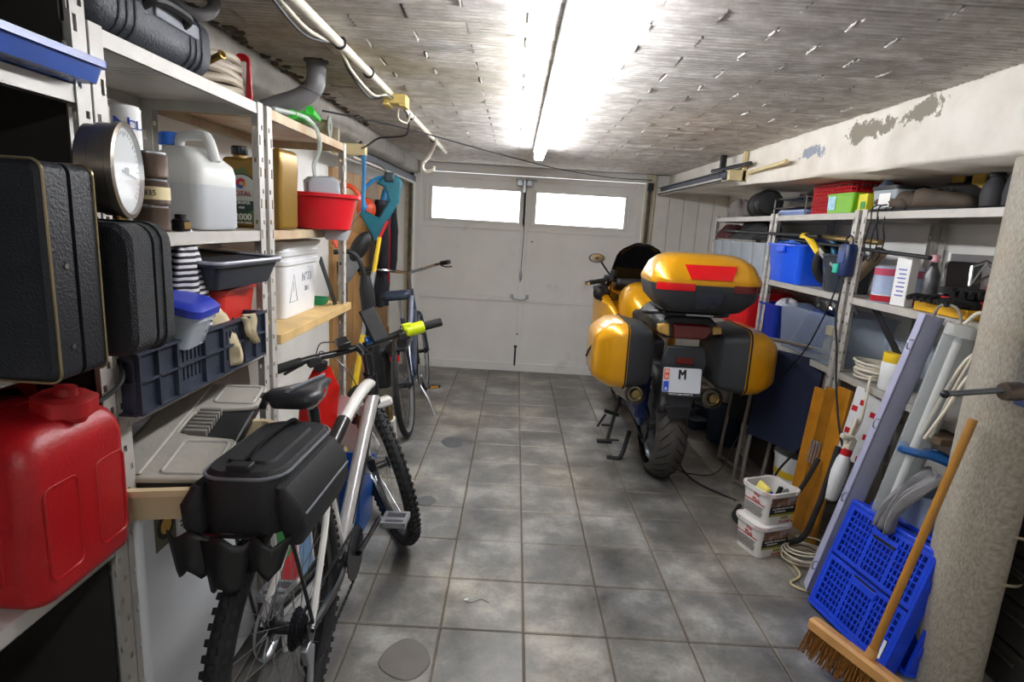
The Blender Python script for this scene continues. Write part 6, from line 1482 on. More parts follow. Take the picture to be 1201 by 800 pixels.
t = tub('storage_box', 'small deep blue box left of the large clear box', 'box', (1.73, 3.60, Z3), 0, .26, .24, .22, mat('box_deep_blue', '#12309a', .35, var=.05), .9, .03, .01)
rag_pile('parts_heap', 'white and chrome bits heaped in the small deep blue box', 'parts', (1.73, 3.6, Z3+.01), .09, .085, .235, mat('parts_white', '#b8b4b8', .5, var=.5, scale=40), 93, .35)
t = tub('crate', 'bright red box behind the motorcycle top case', 'box', (1.70, 3.98, Z3), 0, .32, .4, .26, mat('red_bright', '#d0101a', .4, var=.04), .95, .03, .01)
t = tub('storage_box', 'second red box standing on the low shelf behind the bright red one', 'box', (1.75, 4.42, Z3), 0, .3, .36, .28, mat('red_bright', '#d0101a'), .95, .03, .01)
rag_pile('helmet_bag', 'dark maroon bag in the bright red box', 'bag', (1.70, 3.98, Z3+.02), .12, .15, .29, mat('maroon_bag', '#571f2a', .7, var=.3), 95, .3)
t = thing('bottle_white', 'white plastic bottle with yellow screw lid on the low shelf', 'bottle', (1.665, 2.42, Z3))
g = G(); g.lathe([(.05, 0), (.054, .006), (.054, .115), (.048, .125)], 30); g.build('bottle_body', M_whitep, t); g = G(); g.lathe([(.051, .122), (.052, .126), (.052, .158), (.048, .162)], 30); g.build('screw_lid', M_yellow, t)
g = G(); g.tube(coil_pts(0, 0, .012, .1, 6, .013, 24, .12, seed=4), .0055, 8); tag(g.build('extension_cable', M_cable_white, loc=(1.70, 2.58, Z3+.0)), 'white cable coiled on the low shelf by the yellow lid bottle', 'cable')
t = tub('storage_box', 'clear sloping lidded box at the back of the low shelf', 'box', (1.85, 2.50, Z3), 0, .2, .34, .17, M_clear, .8, .03, .008, M_clear)
# white fibreboard panel in front of low shelf (bright strip)
t = thing('board', 'white board lying on the low shelf under the coiled cable', 'board', (1.71, 2.45, Z3+.0005)); bpy.data.objects.remove(t)
# ================================================================== FLOOR, RIGHT
# ---- two stacked buckets with printed labels
def label_pic_mat():
    m, nt, b, N, L = node_mat('label_photo'); tc_ = N('ShaderNodeTexCoord'); nz = N('ShaderNodeTexNoise'); nz.inputs['Scale'].default_value = 22; nz.inputs['Detail'].default_value = 4
    L(tc_.outputs['Object'], nz.inputs['Vector']); r = N('ShaderNodeValToRGB'); e = r.color_ramp.elements; e[0].position = .35; e[0].color = srgb('#4a3c3a'); e[1].position = .65; e[1].color = srgb('#a39aa8'); x = e.new(.52); x.color = srgb('#8a5f3c')
    L(nz.outputs['Fac'], r.inputs[0]); L(r.outputs[0], b.inputs['Base Color']); b.inputs['Roughness'].default_value = .4; return m
M_pic = label_pic_mat(); M_olive = mat('label_olive', '#9c9330', .45, var=.03); M_rimb = mat('rim_blush', '#d6c3c4', .4, var=.05)
def label_face(t, w, zf, rot, loc, full):
    f = group_empty('label_panel' if full else 'side_panel', t, loc, rot)
    def q(name, x0, x1, z0, z1, m, k=0): g = G(); g.b2(x0, x1, -.0008-.0004*k, 0, z0, z1); return g.build(name, m, f, smooth=False)
    if full:
        q('picture', -w/2, w/2, .085, .135, M_pic); q('black_band', -w/2, w/2, .052, .088, M_ink, 1); q('olive_band', -w/2, w/2, .04, .052, M_olive); q('olive_tag', 0.0, .04, .022, .034, M_olive)
        text('ALU.STEIN, GRAVEL SAND', .0105, M_paper, f, (.0, -.0016, .078), FY); text('PROFESSIONAL', .0095, M_paper, f, (-.015, -.0016, .064), FY)
        text('Soudal', .022, M_redink, f, (.022, -.001, .009), FY, sx=1.1)
    else:
        q('red_slash', -w/2, w/2, .082, .086, M_redink)
        text('Fix', .03, M_redink, f, (.012, -.001, .122), FY); text('Plak', .03, M_redink, f, (.012, -.001, .094), FY)
        for k in range(6): q('text_line', -w/2+.008, w/2-.012-.004*(k % 3), .066-k*.009, .069-k*.009, M_ink)
M_bk = mat('bucket_white', '#d9d6d2', .4, var=.04)
def bucket(label, loc, rz, lid, open_):
    t = thing('bucket', label, 'bucket', loc, rz, 'white square buckets with printed labels')
    w, h = .185, .158
    g = G(); wall_tub(g, w, w*.92, h, .88, .035, .003, rim=.006, rimh=.02); g.build('bucket_body', M_bk, t, ang=30)
    g = G()
    for i, (x, y) in enumerate(rrect(w+.014, w*.92+.014, .04, 8)):
        g.box(x, y, h-.006, .005, .005, .014)
    g.build('rim_teeth', M_rimb, t, smooth=False, kind='stuff')
    tilt = math.atan2(w*.06, h)
    label_face(t, .15, 0, (tilt*-1.0*-1, 0, 0), (0, -w*.92*.44-.0022, .004), True)
    label_face(t, .13, 0, (tilt, 0, -PI/2), (-w*.44-.0022, 0, .004), False)
    if not open_: g = G(); g.rloft([(h, w+.012, w*.92+.012, .04), (h+.006, w-.01, w*.9-.01, .035)], 6); g.build('lid', M_bk, t)
    return t
bx, by, brz = 1.245, 2.505, .36
bucket('lower white square bucket with printed label and red lettering', (bx, by, 0), brz, True, False)
bk = bucket('upper open white square bucket with tools inside, on another bucket', (bx+.012, by, .165), brz, False, True)
zb = .165
t = thing('sponge', 'yellow sponge scraper in the upper white bucket', 'sponge', (bx-.055, by-.02, zb+.09), rot=(.2, .25, .3)); g = G(); g.b2(-.012, .012, -.035, .035, 0, .085); g.build('sponge_body', mat('sponge_yellow', '#e2cf6a', .7, var=.05), t, bev=.006)
t = thing('bottle', 'small blue capped tube in the upper white bucket', 'bottle', (bx-.005, by-.03, zb+.06)); g = G(); g.cyl((0, 0, 0), (0, 0, .055), .012); g.build('tube_body', M_whitep, t); g = G(); g.ball((0, 0, .065), .016); g.build('cap', M_blue, t)
t = thing('spatula', 'grey handled trowel sticking out of the upper white bucket', 'trowel', (bx+.04, by+.0, zb+.07), rot=(.0, .9, .3)); g = G(); g.tube(smooth_path([(0, 0, -.05), (0, 0, .04), (0, 0, .11)], 4), [.008, .009, .011, .013, .014, .013, .014, .013, .01], 8); g.build('handle', mat('handle_grey', '#55555a', .5), t)
t = thing('scraper', 'short dark scraper in the upper bucket by the trowel', 'scraper', (bx+.06, by+.03, zb+.09), rot=(.1, .25, .3)); g = G(); g.b2(-.012, .012, -.006, .006, -.02, .05); g.build('handle', M_black, t, bev=.004)
# ---- fluorescent fittings leaning on the shelving
def lean(name, label, cat, foot, head, spin):
    f, h_ = Vector(foot), Vector(head); d = (h_-f); L_ = d.length; z = d.normalized()
    x = Vector((0, 1, 0)).cross(z).normalized(); y = z.cross(x)
    M = Matrix((x, y, z)).transposed() @ Matrix.Rotation(spin, 3, 'Z')
    t = thing(name, label, cat, foot, rot=M.to_euler()); return t, L_
M_lil = mat('fitting_lilac', '#b4b6d2', .4, .1, var=.05)
M_fgrey = mat('fitting_grey', '#85879a', .4, .1, var=.06)
def clips(g_par, L_, x, y, s=1):
    for k in range(4):
        z = .12+(L_-.24)*k/3
        g = G(); g.tube(smooth_path([(x, y, z-.018), (x-.012*s, y-.006, z-.014), (x-.014*s, y-.006, z+.014), (x, y, z+.018)], 3), .0025, 5); g.build('clip', M_steel, g_par)
t, L_ = lean('light_fitting', 'closed lilac grey fluorescent fitting leaning on the right shelving', 'light fitting', (1.335, 2.175, .012), (1.545, 2.10, 1.20), -.3)
g = G(); g.rloft([(0, .065, .055, .01), (L_, .065, .055, .01)], 3); g.build('housing', M_fgrey, t, ang=25)
g = G(); g.b2(-.0355, -.032, -.03, .028, .0, L_); g.build('edge_flange', M_lil, t, smooth=False)
clips(t, L_, -.036, -.025)
t, L_ = lean('light_fitting', 'open fluorescent fitting with bare tube and clear cover leaning on shelving', 'light fitting', (1.41, 2.06, .012), (1.575, 1.985, 1.185), -.65)
g = G(); g.b2(-.05, .05, .0, .045, 0, L_); g.build('housing', mat('fitting_tray_grey', '#8f8e8b', .45, .2, var=.1), t, bev=.006)
g = G(); g.rloft([(.0, .10, .075, .03), (L_, .10, .075, .03)], 5, caps=False); g.build('clear_cover', glassy('cover_clear', '#c9d2d6', .28, .12), t, loc=(0, -.02, 0), ang=70)
g = G(); g.cyl((0, -.022, .05), (0, -.022, L_-.05), .0135, n=16); tb = g.build('tube', mat('tube_white', '#e3e3e0', .25, var=.01), t)
for z in (.04, L_-.05): g = G(); g.cyl((0, -.022, z-.01), (0, -.022, z+.02), .0145, n=16); g.build('tube_cap', M_alu, tb)
for z in (.02, L_-.02): g = G(); g.rloft([(z-.02, .096, .07, .028), (z+.02, .096, .07, .028)], 4); g.build('end_cap', mat('fitting_white', '#bdbab2'), t, loc=(0, -.015, 0))
clips(t, L_, .055, .0, -1)
cable('extension_cable', 'beige cable looping out of the top of the open light fitting', [(1.575, 1.985, 1.19), (1.59, 1.95, 1.235), (1.63, 1.93, 1.22), (1.645, 1.93, 1.12), (1.63, 1.93, 1.0), (1.6, 1.93, .86)], .007, M_cable_white)
cable('extension_cable', 'short grey cable arching from the top of the closed fitting', [(1.545, 2.1, 1.195), (1.55, 2.08, 1.24), (1.57, 2.03, 1.24), (1.578, 2.0, 1.19)], .005, mat('cable_grey', '#8a867c', .5))
# loops of white cable hanging near the column
for k, (x, dz) in enumerate(((1.56, 0), (1.58, .04), (1.545, -.05))):
    labs = ('beige cable loop hanging between the fitting and column, lowest of three', 'beige cable loop hanging beside the column, highest of three', 'beige cable loop hanging near the column, nearest of three')
    y = 1.92-.02*k
    cable('extension_cable', labs[k], [(x-.06, y+.06, .78), (x-.03, y+.03, .95+dz), (x, y, 1.08+dz), (x+.06, y-.02, 1.12+dz), (x+.09, y-.01, 1.02+dz), (x+.07, y, .9), (x+.03, y, .8)], .006, M_cable_white)
# ---- folded blue crates
M_cr = mat('crate_blue', '#1340cf', .35, var=.05)
def lattice_panel(t, x0, y0, y1, z0, z1, ny, nz):
    """frame and bars of a slotted panel lying in the plane x = x0"""
    th = .005; fr = .016
    for (a, b_, c, d_) in ((y0, y1, z0, z0+fr), (y0, y1, z1-fr, z1), (y0, y0+fr, z0+fr, z1-fr), (y1-fr, y1, z0+fr, z1-fr)):
        g = G(); g.b2(x0-th, x0+th, a, b_, c, d_); g.build('panel_frame', M_cr, t, smooth=False, bev=.0015)
    iy0, iy1, iz0, iz1 = y0+fr, y1-fr, z0+fr, z1-fr
    for j in range(1, nz):
        z = iz0+(iz1-iz0)*j/nz; g = G(); g.b2(x0-.003, x0+.003, iy0, iy1, z-.0035, z+.0035); g.build('slat', M_cr, t, smooth=False)
    for i in range(1, ny):
        y = iy0+(iy1-iy0)*i/ny; w_ = .003 if i % 6 else .008
        g = G(); g.b2(x0-.0036, x0+.0036, y-w_, y+w_, iz0, iz1); g.build('bar', M_cr, t, smooth=False)
def folded_crate(label, loc, rot, detail=True):
    t = thing('folding_crate', label, 'crate', loc, rot=rot, group='folded blue crates leaning by the column')
    W_, H_ = .39, .46
    if detail:
        lattice_panel(t, -.022, -W_/2+.012, W_/2-.012, .018, H_/2-.006, 18, 7)
        lattice_panel(t, -.022, -W_/2+.012, W_/2-.012, H_/2+.006, H_-.018, 18, 7)
        g = G(); g.b2(-.03, -.024, -.06, .06, H_/2-.05, H_/2-.02); g.b2(-.03, -.024, -.06, .06, H_-.07, H_-.05); g.build('grip_frame', M_cr, t, bev=.002, kind='stuff')
        for z in (H_/2-.035, H_-.08): g = G(); g.b2(-.0285, -.0175, -.05, .05, z, z+.022); g.build('hand_hole', M_hole, t, smooth=False)
    g = G(); g.b2(-.012, .0, -W_/2+.01, W_/2-.01, .01, H_-.01); g.build('inner_panel', mat('crate_blue_dark', '#0d2f9f', .4, var=.05), t, smooth=False)
    for (y0, y1, z0, z1) in ((-W_/2, W_/2, 0, .016), (-W_/2, W_/2, H_-.016, H_), (-W_/2, -W_/2+.012, .016, H_-.016), (W_/2-.012, W_/2, .016, H_-.016)):
        g = G(); g.b2(-.028, .028, y0, y1, z0, z1); g.build('rim', M_cr, t, bev=.003, smooth=False)
    for z in (.1, .34): g = G(); g.b2(-.02, .02, -W_/2-.004, -W_/2, z-.02, z+.02); g.build('hinge', M_cr, t, bev=.002)
    g = G(); g.b2(-.0285, -.028, -W_/2+.03, -W_/2+.042, .03, .1); g.build('sticker', M_paper, t, smooth=False)
    return t
folded_crate('front folded blue lattice crate behind the broom handle', (1.325, 1.905, .008), (0, .27, .17))
folded_crate('rear folded blue crate tucked behind the front blue crate', (1.395, 1.895, .008), (0, .27, .17), False)
# ---- broom
t = thing('broom', 'wooden push broom with yellow brown bristles leaning on the column', 'broom', (1.185, 1.60, 0), 0)
hd = Vector((1.205, 1.615, .13)); dirv = Vector((.20, -.42, -.02)).normalized(); tip = Vector((1.405, 1.66, .945))
hx = tip-hd; hx.normalize(); nb = dirv.cross(hx).normalized(); up_ = nb.cross(dirv).normalized()
if up_.z < 0: up_ = -up_
Mh = Matrix((nb, dirv, up_)).transposed().to_4x4(); Mh.translation = hd-Vector(t.location)
g = G().at(Mh); g.rloft([(-.022, .05, .40, .01), (.006, .055, .41, .016), (.016, .035, .40, .016)], 4); g.build('broom_head', mat('broom_wood', '#c08d52', .5, var=.2, scale=8), t)
g = G().at(Mh); rnd = random.Random(5)
for i in range(46):
    for j in range(5):
        y = -.19+.38*i/45; x = -.018+.009*j; dx, dy = rnd.uniform(-.014, .014), rnd.uniform(-.012, .012)
        a = Vector((x, y, -.02)); b_ = Vector((x*1.5+dx, y+dy, -.105+rnd.uniform(-.008, .006)))
        g.add([a+Vector((.003, 0, 0)), a+Vector((-.003, .003, 0)), a+Vector((-.001, -.003, 0)), b_+Vector((.002, 0, 0)), b_+Vector((-.002, .001, 0)), b_+Vector((0, -.002, 0))], [(0, 1, 4, 3), (1, 2, 5, 4), (2, 0, 3, 5), (3, 4, 5)])
g.build('bristles', mat('bristle_tan', '#8a5a1e', .7, var=.3, scale=90), t, smooth=False, kind='stuff')
g = G(); g.cyl(hd-Vector(t.location)+hx*.0, hd-Vector(t.location)+hx*.05, .018, .016); g.build('socket', mat('broom_wood', '#c08d52'), t)
g = G(); g.cyl(hd-Vector(t.location)+hx*.03, tip-Vector(t.location), .0125, n=14); g.build('broom_handle', mat('handle_varnish', '#a9752c', .35, var=.15, scale=5), t)
# ---- pale bin with cloth and blue clamp behind the crates
t = tub('storage_bin', 'pale blue grey bin behind the folded blue crates', 'bin', (1.66, 1.985, .16), 0, .24, .22, .40, mat('bin_pale', '#9fb0cc', .3, var=.05, alpha=.9), .88, .03, .01)
t.location = (1.61, 1.99, .18)
tt_ = thing('box', 'dark wooden box on the floor supporting the pale bin', 'box', (1.62, 1.99, 0)); g = G(); g.b2(-.13, .13, -.11, .11, 0, .178); g.build('box_body', mat('dark_box', '#2a2623', .6, var=.2), tt_, bev=.003)
t = thing('cloth', 'grey rag hanging over the rim of the pale bin', 'cloth', (1.50, 1.93, .60)); g = G()
g.grid(lambda u, v: ((.10 if v < .35 else .10-.14*(1-(1-(v-.35)/.65)**2))*1.0-.06+.016*math.sin(u*26+v*3)*(.3+v), (u-.5)*.12*(1-.35*v)+.01*math.sin(v*9+u*7), (.05+.016*math.sin(u*17+v*6) if v < .35 else .05-.22*((v-.35)/.65)**1.3+.01*math.sin(u*12))), 30, 20)
g.build('cloth_sheet', mat('rag_grey', '#8b8a8c', .9, var=.1, bump=.3, bscale=70), t, solid=.004)
t = thing('bar_clamp', 'blue handled clamp lying on top of the pale bin', 'clamp', (1.555, 1.965, .70), rot=(.1, .2, -.6))
M_bl = mat('clamp_blue', '#1f5a9a', .35, var=.08)
for s in (-1, 1):
    g = G(); g.tube(smooth_path([(-.1, s*.03, 0), (-.06, s*.035, .008), (.0, s*.02, .012), (.08, s*.012, .004)], 4), .016, 8); g.build('handle', M_bl, t)
g = G(); g.box(-.1, 0, 0, .03, .08, .025); g.build('bridge', M_bl, t, bev=.006); g = G(); g.box(.12, 0, 0, .12, .02, .012); g.build('bar', M_steel, t, bev=.002)
t = thing('shelf_plank', 'brown plank lying behind the cable loops by the column', 'plank', (1.66, 1.96, .765)); g = G(); g.b2(-.14, .08, -.05, .07, 0, .025); g.build('plank_body', mat('brown_plank', '#6a5744', .6, var=.2), t, bev=.002)
t = thing('post_stub', 'wood prop under the brown plank by the column', 'prop', (1.73, 1.9, 0)); bpy.data.objects.remove(t)
# ---- folded chair, wooden panels, sprayer etc.
M_tube = mat('chair_steel', '#a39d96', .35, .7, var=.1)
t = thing('folding_chair', 'folded steel tube chair with navy fabric leaning under the shelving', 'chair', (1.485, 3.05, 0), rot=(0, .1, .5))
for k, (dx, y0, y1, z0, z1) in enumerate(((0, -.21, .21, .02, .86), (.035, -.18, .18, .01, .78))):
    g = G(); g.tube(smooth_path([(dx, y0, z1), (dx, y0, z0+.06), (dx, y0+.05, z0), (dx, y1-.05, z0), (dx, y1, z0+.06), (dx, y1, z1)], 6), .011, 8); g.build('frame_loop', M_tube, t)
    g = G(); g.tube(smooth_path([(dx, y0, z1), (dx, y0+.03, z1+.03), (dx, y1-.03, z1+.03), (dx, y1, z1)], 6), .011, 8); g.build('top_bar', M_tube, t)
g = G(); g.b2(-.004, .012, -.185, .185, .32, .84); g.build('fabric_seat', mat('navy_fabric', '#141d3a', .8, var=.12), t, bev=.003, smooth=False)
t = thing('folding_chair', 'second folded dark chair leaning behind the navy one', 'chair', (1.49, 3.42, 0), rot=(0, .1, .3))
g = G(); g.tube(smooth_path([(0, -.2, .84), (0, -.2, .08), (0, -.15, .02), (0, .15, .02), (0, .2, .08), (0, .2, .84)], 6), .011, 8); g.build('frame_loop', M_tube, t)
g = G(); g.b2(-.006, .008, -.19, .19, .3, .8); g.build('fabric_seat', mat('black_fabric', '#17181c', .8), t, smooth=False)
for k in range(3):
    t = thing('wood_board', ('orange varnished wooden panel leaning under the shelving, nearest of three', 'orange varnished wooden panel, middle of three', 'orange varnished wooden panel, farthest of three')[k], 'panel', (1.525+.006*k, 2.60+.1*k, 0), rot=(0, .075, .12+.05*k), group='orange wooden panels leaning under the right shelving')
    g = G(); g.b2(-.009, .009, -.045, .045, 0, .78-.03*k); g.build('panel_board', mat('varnished_pine', '#a9701d', .35, var=.25, scale=9, rnd=.25), t, bev=.003, smooth=False)
t = thing('clothes_peg_rack', 'small grey slotted clip hanging on the wooden panel', 'clip', (1.545, 2.70, .36), rot=(0, .16, .35))
for k in range(3): g = G(); g.tube(smooth_path([(-.015, -.02+.017*k, 0), (-.018, -.02+.017*k, .1), (-.018, -.012+.017*k, .115), (-.015, -.004+.017*k, .1), (-.015, -.004+.017*k, 0)], 4), .0035, 6); g.build('clip_loop', M_alu, t)
t = thing('garden_sprayer', 'white plastic sprayer bottle hanging beside the closed light fitting', 'sprayer', (1.475, 2.42, .31), rot=(0, .2, 0)); t.scale = (.85, .85, .88)
g = G(); g.lathe([(.03, 0), (.042, .01), (.046, .05), (.044, .15), (.034, .22), (.022, .25)], 24); g.build('bottle_body', M_whitep, t)
g = G(); g.lathe([(.025, .245), (.027, .25), (.027, .275), (.02, .28)], 20); g.build('red_collar', M_red, t)
g = G(); g.box(0, 0, .31, .035, .05, .06); g.box(-.03, -.01, .34, .07, .03, .025); g.box(.0, .02, .38, .02, .02, .12); g.build('spray_head', M_cable_white, t, bev=.006)
for k in range(6):
    t = thing('plastic_spool', 'red and white plastic spool of cable ties under the shelf, spool %s' % ('one from top', 'two from top', 'three from top', 'four from top', 'five from top', 'lowest one')[k], 'spool', (1.655, 2.50-.005*k, .74-.05*k), 0, 'red and white spools under the low shelf')
    bpy.data.objects.remove(t)
t = thing('tape_reel', 'red and white perforated strip hanging under the low shelf', 'strip', (1.585, 2.50, .47), rot=(.1, .05, .5))
g = G(); g.b2(-.002, .002, -.06, .06, 0, .34); g.build('white_strip', M_whitep, t, smooth=False)
for i in range(4):
    for j in range(9):
        if (i*7+j*5+i*j) % 3 == 0: g = G(); g.b2(-.004, -.002, -.055+.028*i, -.03+.028*i, .01+.036*j, .035+.036*j); g.build('red_chip', M_red, t, smooth=False)
cable('hose', 'thick black hose running down beside the sprayer to the floor', [(1.50, 2.45, .55), (1.46, 2.42, .4), (1.42, 2.40, .25), (1.38, 2.42, .1), (1.30, 2.55, .02), (1.22, 2.75, .016), (1.3, 2.9, .016)], .013, M_rubber, cat='hose')
cable('hose', 'short black strap hose hanging from the wooden panel', [(1.52, 2.62, .42), (1.46, 2.60, .3), (1.40, 2.60, .2), (1.34, 2.66, .15)], .011, M_rubber, cat='hose')
cable('extension_cable', 'white cable hanging from the low shelf down to the sprayer', [(1.66, 2.5, Z3+.03), (1.60, 2.47, Z3+.035), (1.585, 2.45, Z3-.05), (1.57, 2.44, .66), (1.53, 2.43, .58), (1.50, 2.42, .55)], .006, M_cable_white)
g = G(); g.tube([(0.085*math.cos(a*1.0)*(1+.15*math.sin(a*.37)), .07*math.sin(a)*(1+.2*math.cos(a*.53)), .008+.012*(a/6.28)+.012*math.sin(a*.7)) for a in [i*.22 for i in range(180)]], .004, 6); tag(g.build('extension_cable', M_cable_white, loc=(1.40, 2.40, 0.0)), 'tangled white cable heap on the floor behind the buckets', 'cable')
cable('extension_cable', 'pale cable snaking on the floor in front of the stacked buckets', [(1.38, 2.44, .02), (1.33, 2.48, .008), (1.34, 2.38, .007), (1.33, 2.28, .007), (1.26, 2.22, .007), (1.30, 2.17, .007), (1.36, 2.16, .007)], .005, mat('cable_cream', '#c9b98c', .5))
t = thing('u_hook', 'short brass bent hook standing on the floor beside the bucket', 'hook', (1.40, 2.58, 0)); g = G(); g.tube(smooth_path([(0, 0, .005), (0, 0, .09), (.03, .02, .1)], 4), .004, 6); g.cyl((0, 0, 0), (0, 0, .01), .012); g.build('hook_rod', mat('brass', '#a98a4a'), t)
# things in the shade behind the chair and motorcycle
t = thing('paint_bucket', 'round white bucket with yellow band behind the folded chair', 'bucket', (1.56, 3.28, 0)); bpy.data.objects.remove(t)
t = thing('paint_bucket', 'round white bucket with yellow band in the shade by the folded chair', 'bucket', (1.62, 3.02, 0))
t.location = (1.70, 3.1, 0)
g = G(); g.lathe([(.12, 0), (.125, .005), (.14, .24), (.146, .243), (.146, .26), (.138, .26), (.118, .01)], 36); g.build('bucket_body', M_whitep, t); g = G(); g.lathe([(.1345, .13), (.1378, .17)], 36, caps=False); g.build('yellow_band', M_yellow, t)
t = thing('bucket', 'dark blue round bucket on the floor under the rear shelving', 'bucket', (1.60, 3.95, 0))
g = G(); g.lathe([(.13, 0), (.135, .005), (.16, .29), (.166, .293), (.166, .31), (.156, .31), (.128, .01)], 36); g.build('bucket_body', mat('bucket_navy', '#1d2b40', .4, var=.08), t)
t = thing('bowl', 'stacked pale plastic bowls standing in the dark blue bucket', 'bowl', (1.60, 3.95, .30)); bpy.data.objects.remove(t)
t = thing('tub', 'pale plastic tub standing on the rim of the dark blue bucket', 'tub', (1.605, 3.95, .312)); g = G(); g.rloft([(0, .2, .2, .03), (.05, .21, .21, .03), (.052, .216, .216, .03), (.1, .23, .23, .035), (.12, .235, .235, .035)], 5); g.build('tub_body', mat('tub_pale', '#a5a19a', .45, var=.1), t)
t = tub('tray', 'low dark tray on the floor beside the dark blue bucket', 'tray', (1.50, 4.35, 0), .3, .3, .4, .08, mat('bucket_navy', '#1d2b40'), .9, .03, .01)
t = thing('canister', 'white round canister on the floor under the rear shelving', 'canister', (1.72, 4.35, 0)); g = G(); g.lathe([(.1, 0), (.105, .006), (.105, .26), (.06, .3), (.06, .33)], 28); g.build('canister_body', M_whitep, t)
t = thing('box', 'dark carton deep under the rear right shelving', 'carton', (1.80, 3.55, 0)); g = G(); g.b2(-.15, .15, -.2, .2, 0, .5); g.build('carton_body', mat('carton_dark', '#3a2f26', .7, var=.2), t, bev=.004)
cable('power_cable', 'black cable lying on the floor behind the motorcycle rear wheel', [(1.05, 3.55, .25), (1.06, 3.42, .12), (1.12, 3.25, .02), (1.25, 3.05, .008), (1.42, 2.95, .008), (1.52, 2.98, .2), (1.6, 2.9, .4)], .006, M_black)
# ---- bracket blocks and stick at the right beam
t = thing('wood_bracket', 'cream wooden bracket at the end of the right door track', 'bracket', (1.355, 3.80, 1.79))
g = G(); g.b2(-.045, .075, -.06, -.02, -.0, .065); g.build('cross_block', mat('cream_wood', '#d2c193', .55, var=.12), t, bev=.003); g = G(); g.b2(.035, .06, -.06, -.03, .0, .182); g.build('upright_block', mat('cream_wood', '#d2c193'), t, bev=.003)
t = thing('wooden_stick', 'round pale stick pegged to the right beam', 'stick', (1.41, 3.70, 1.835)); g = G(); g.cyl((0, 0, 0), (-.035, -.58, .005), .011); g.build('stick_rod', mat('cream_wood', '#d2c193'), t); g = G(); g.ball((-.035, -.58, .005), .014); g.build('rounded_end', mat('cream_wood', '#d2c193'), t)
t = thing('metal_bar', 'short dark bar lying across the cream wooden bracket', 'bar', (1.30, 3.95, 1.87)); g = G(); g.tube([(0, .1, 0), (.08, -.35, .012)], .012, 8); g.build('bar_rod', M_darkmetal, t)

# ================================================================== CEILING FITTINGS
t = thing('conduit', 'white painted pipe running along the ceiling with a hook', 'pipe', (-.57, 3, 1.95))
g = G(); g.tube([(-.01, -1.7, .0), (.005, -.5, .0), (.005, .5, .0), (.0, 1.6, .005)], .014, 10); g.build('pipe_run', mat('pipe_white', '#d6cfbf', .45, var=.12), t)
for y in (-1.1, -.75, .1, .9): g = G(); g.torus((0, y, 0), .017, .004, (0, 1, 0), 14, 6); g.build('pipe_clip', M_darkmetal, t)
g = G(); g.tube(smooth_path([(.02, .9, -.005), (-.02, 1.05, -.04), (-.06, 1.12, -.09), (-.10, 1.13, -.145), (-.08, 1.14, -.185), (-.03, 1.14, -.17), (-.02, 1.14, -.145)], 6), .012, 10); g.build('hook', mat('pipe_white', '#d6cfbf'), t)
t = thing('junction_box', 'yellowed junction box on the ceiling pipe', 'junction box', (-.545, 2.62, 1.93))
g = G(); g.box(0, 0, 0, .1, .08, .04); g.build('box_body', mat('aged_cream', '#cdb468', .5, var=.15), t, bev=.006)
for s in (-1, 1): g = G(); g.box(s*.035, 0, -.024, .03, .085, .012); g.build('cover_lip', mat('aged_cream', '#cdb468'), t, bev=.004)
for k, (a, lab, m) in enumerate(((.0, 'white cable sagging beside the ceiling pipe', M_cable_white), (.012, 'black cable sagging beside the ceiling pipe', M_black))):
    cable('power_cable', lab, [(-.60-a, 1.35, 1.955), (-.605-a, 1.7, 1.93-a), (-.585, 1.92, 1.945), (-.60-a, 2.15, 1.925), (-.59-a, 2.4, 1.905-a), (-.55, 2.45, 1.915), (-.55, 2.58, 1.93)], .005, m)
cable('power_cable', 'black cable from the junction box swooping to the left beam', [(-.53, 2.66, 1.92), (-.52, 2.78, 1.885), (-.56, 2.95, 1.84), (-.63, 3.0, 1.83), (-.72, 3.05, 1.825), (-.80, 3.15, 1.80), (-.87, 3.3, 1.80)], .005, M_black)
cable('power_cable', 'white stub cable curling under the junction box', [(-.54, 2.65, 1.91), (-.55, 2.7, 1.87), (-.52, 2.74, 1.86), (-.5, 2.72, 1.9)], .004, M_cable_white)
cable('ceiling_wire', 'thin black wire crossing below the ceiling from left to right', [(-.86, 2.62, 1.87), (-.6, 3.2, 1.9), (-.2, 4.0, 1.905), (.3, 4.8, 1.90), (.8, 5.3, 1.90), (1.22, 5.5, 1.915)], .004, M_black)
t = thing('soil_pipe', 'grey plastic elbow pipe dropping from the ceiling into the left beam', 'pipe', (-.745, 2.2, 1.97))
g = G(); g.tube(smooth_path([(0, 0, .0), (0, .0, -.06), (-.015, -.0, -.1), (-.06, -.01, -.135), (-.14, -.03, -.17), (-.2, -.05, -.2)], 6), .034, 16); g.build('pipe_elbow_body', mat('pipe_grey', '#6d6b6c', .45, var=.1), t)
g = G(); g.torus((-.02, 0, -.105), .036, .004, (.35, 0, 1), 20, 6); g.build('socket_ring', mat('pipe_grey', '#6d6b6c'), t)
g = G(); g.torus((0, 0, 0), .038, .008, (0, 0, 1), 20, 6); g.build('ceiling_collar', mat('crumbs', '#4f4a40'), t)
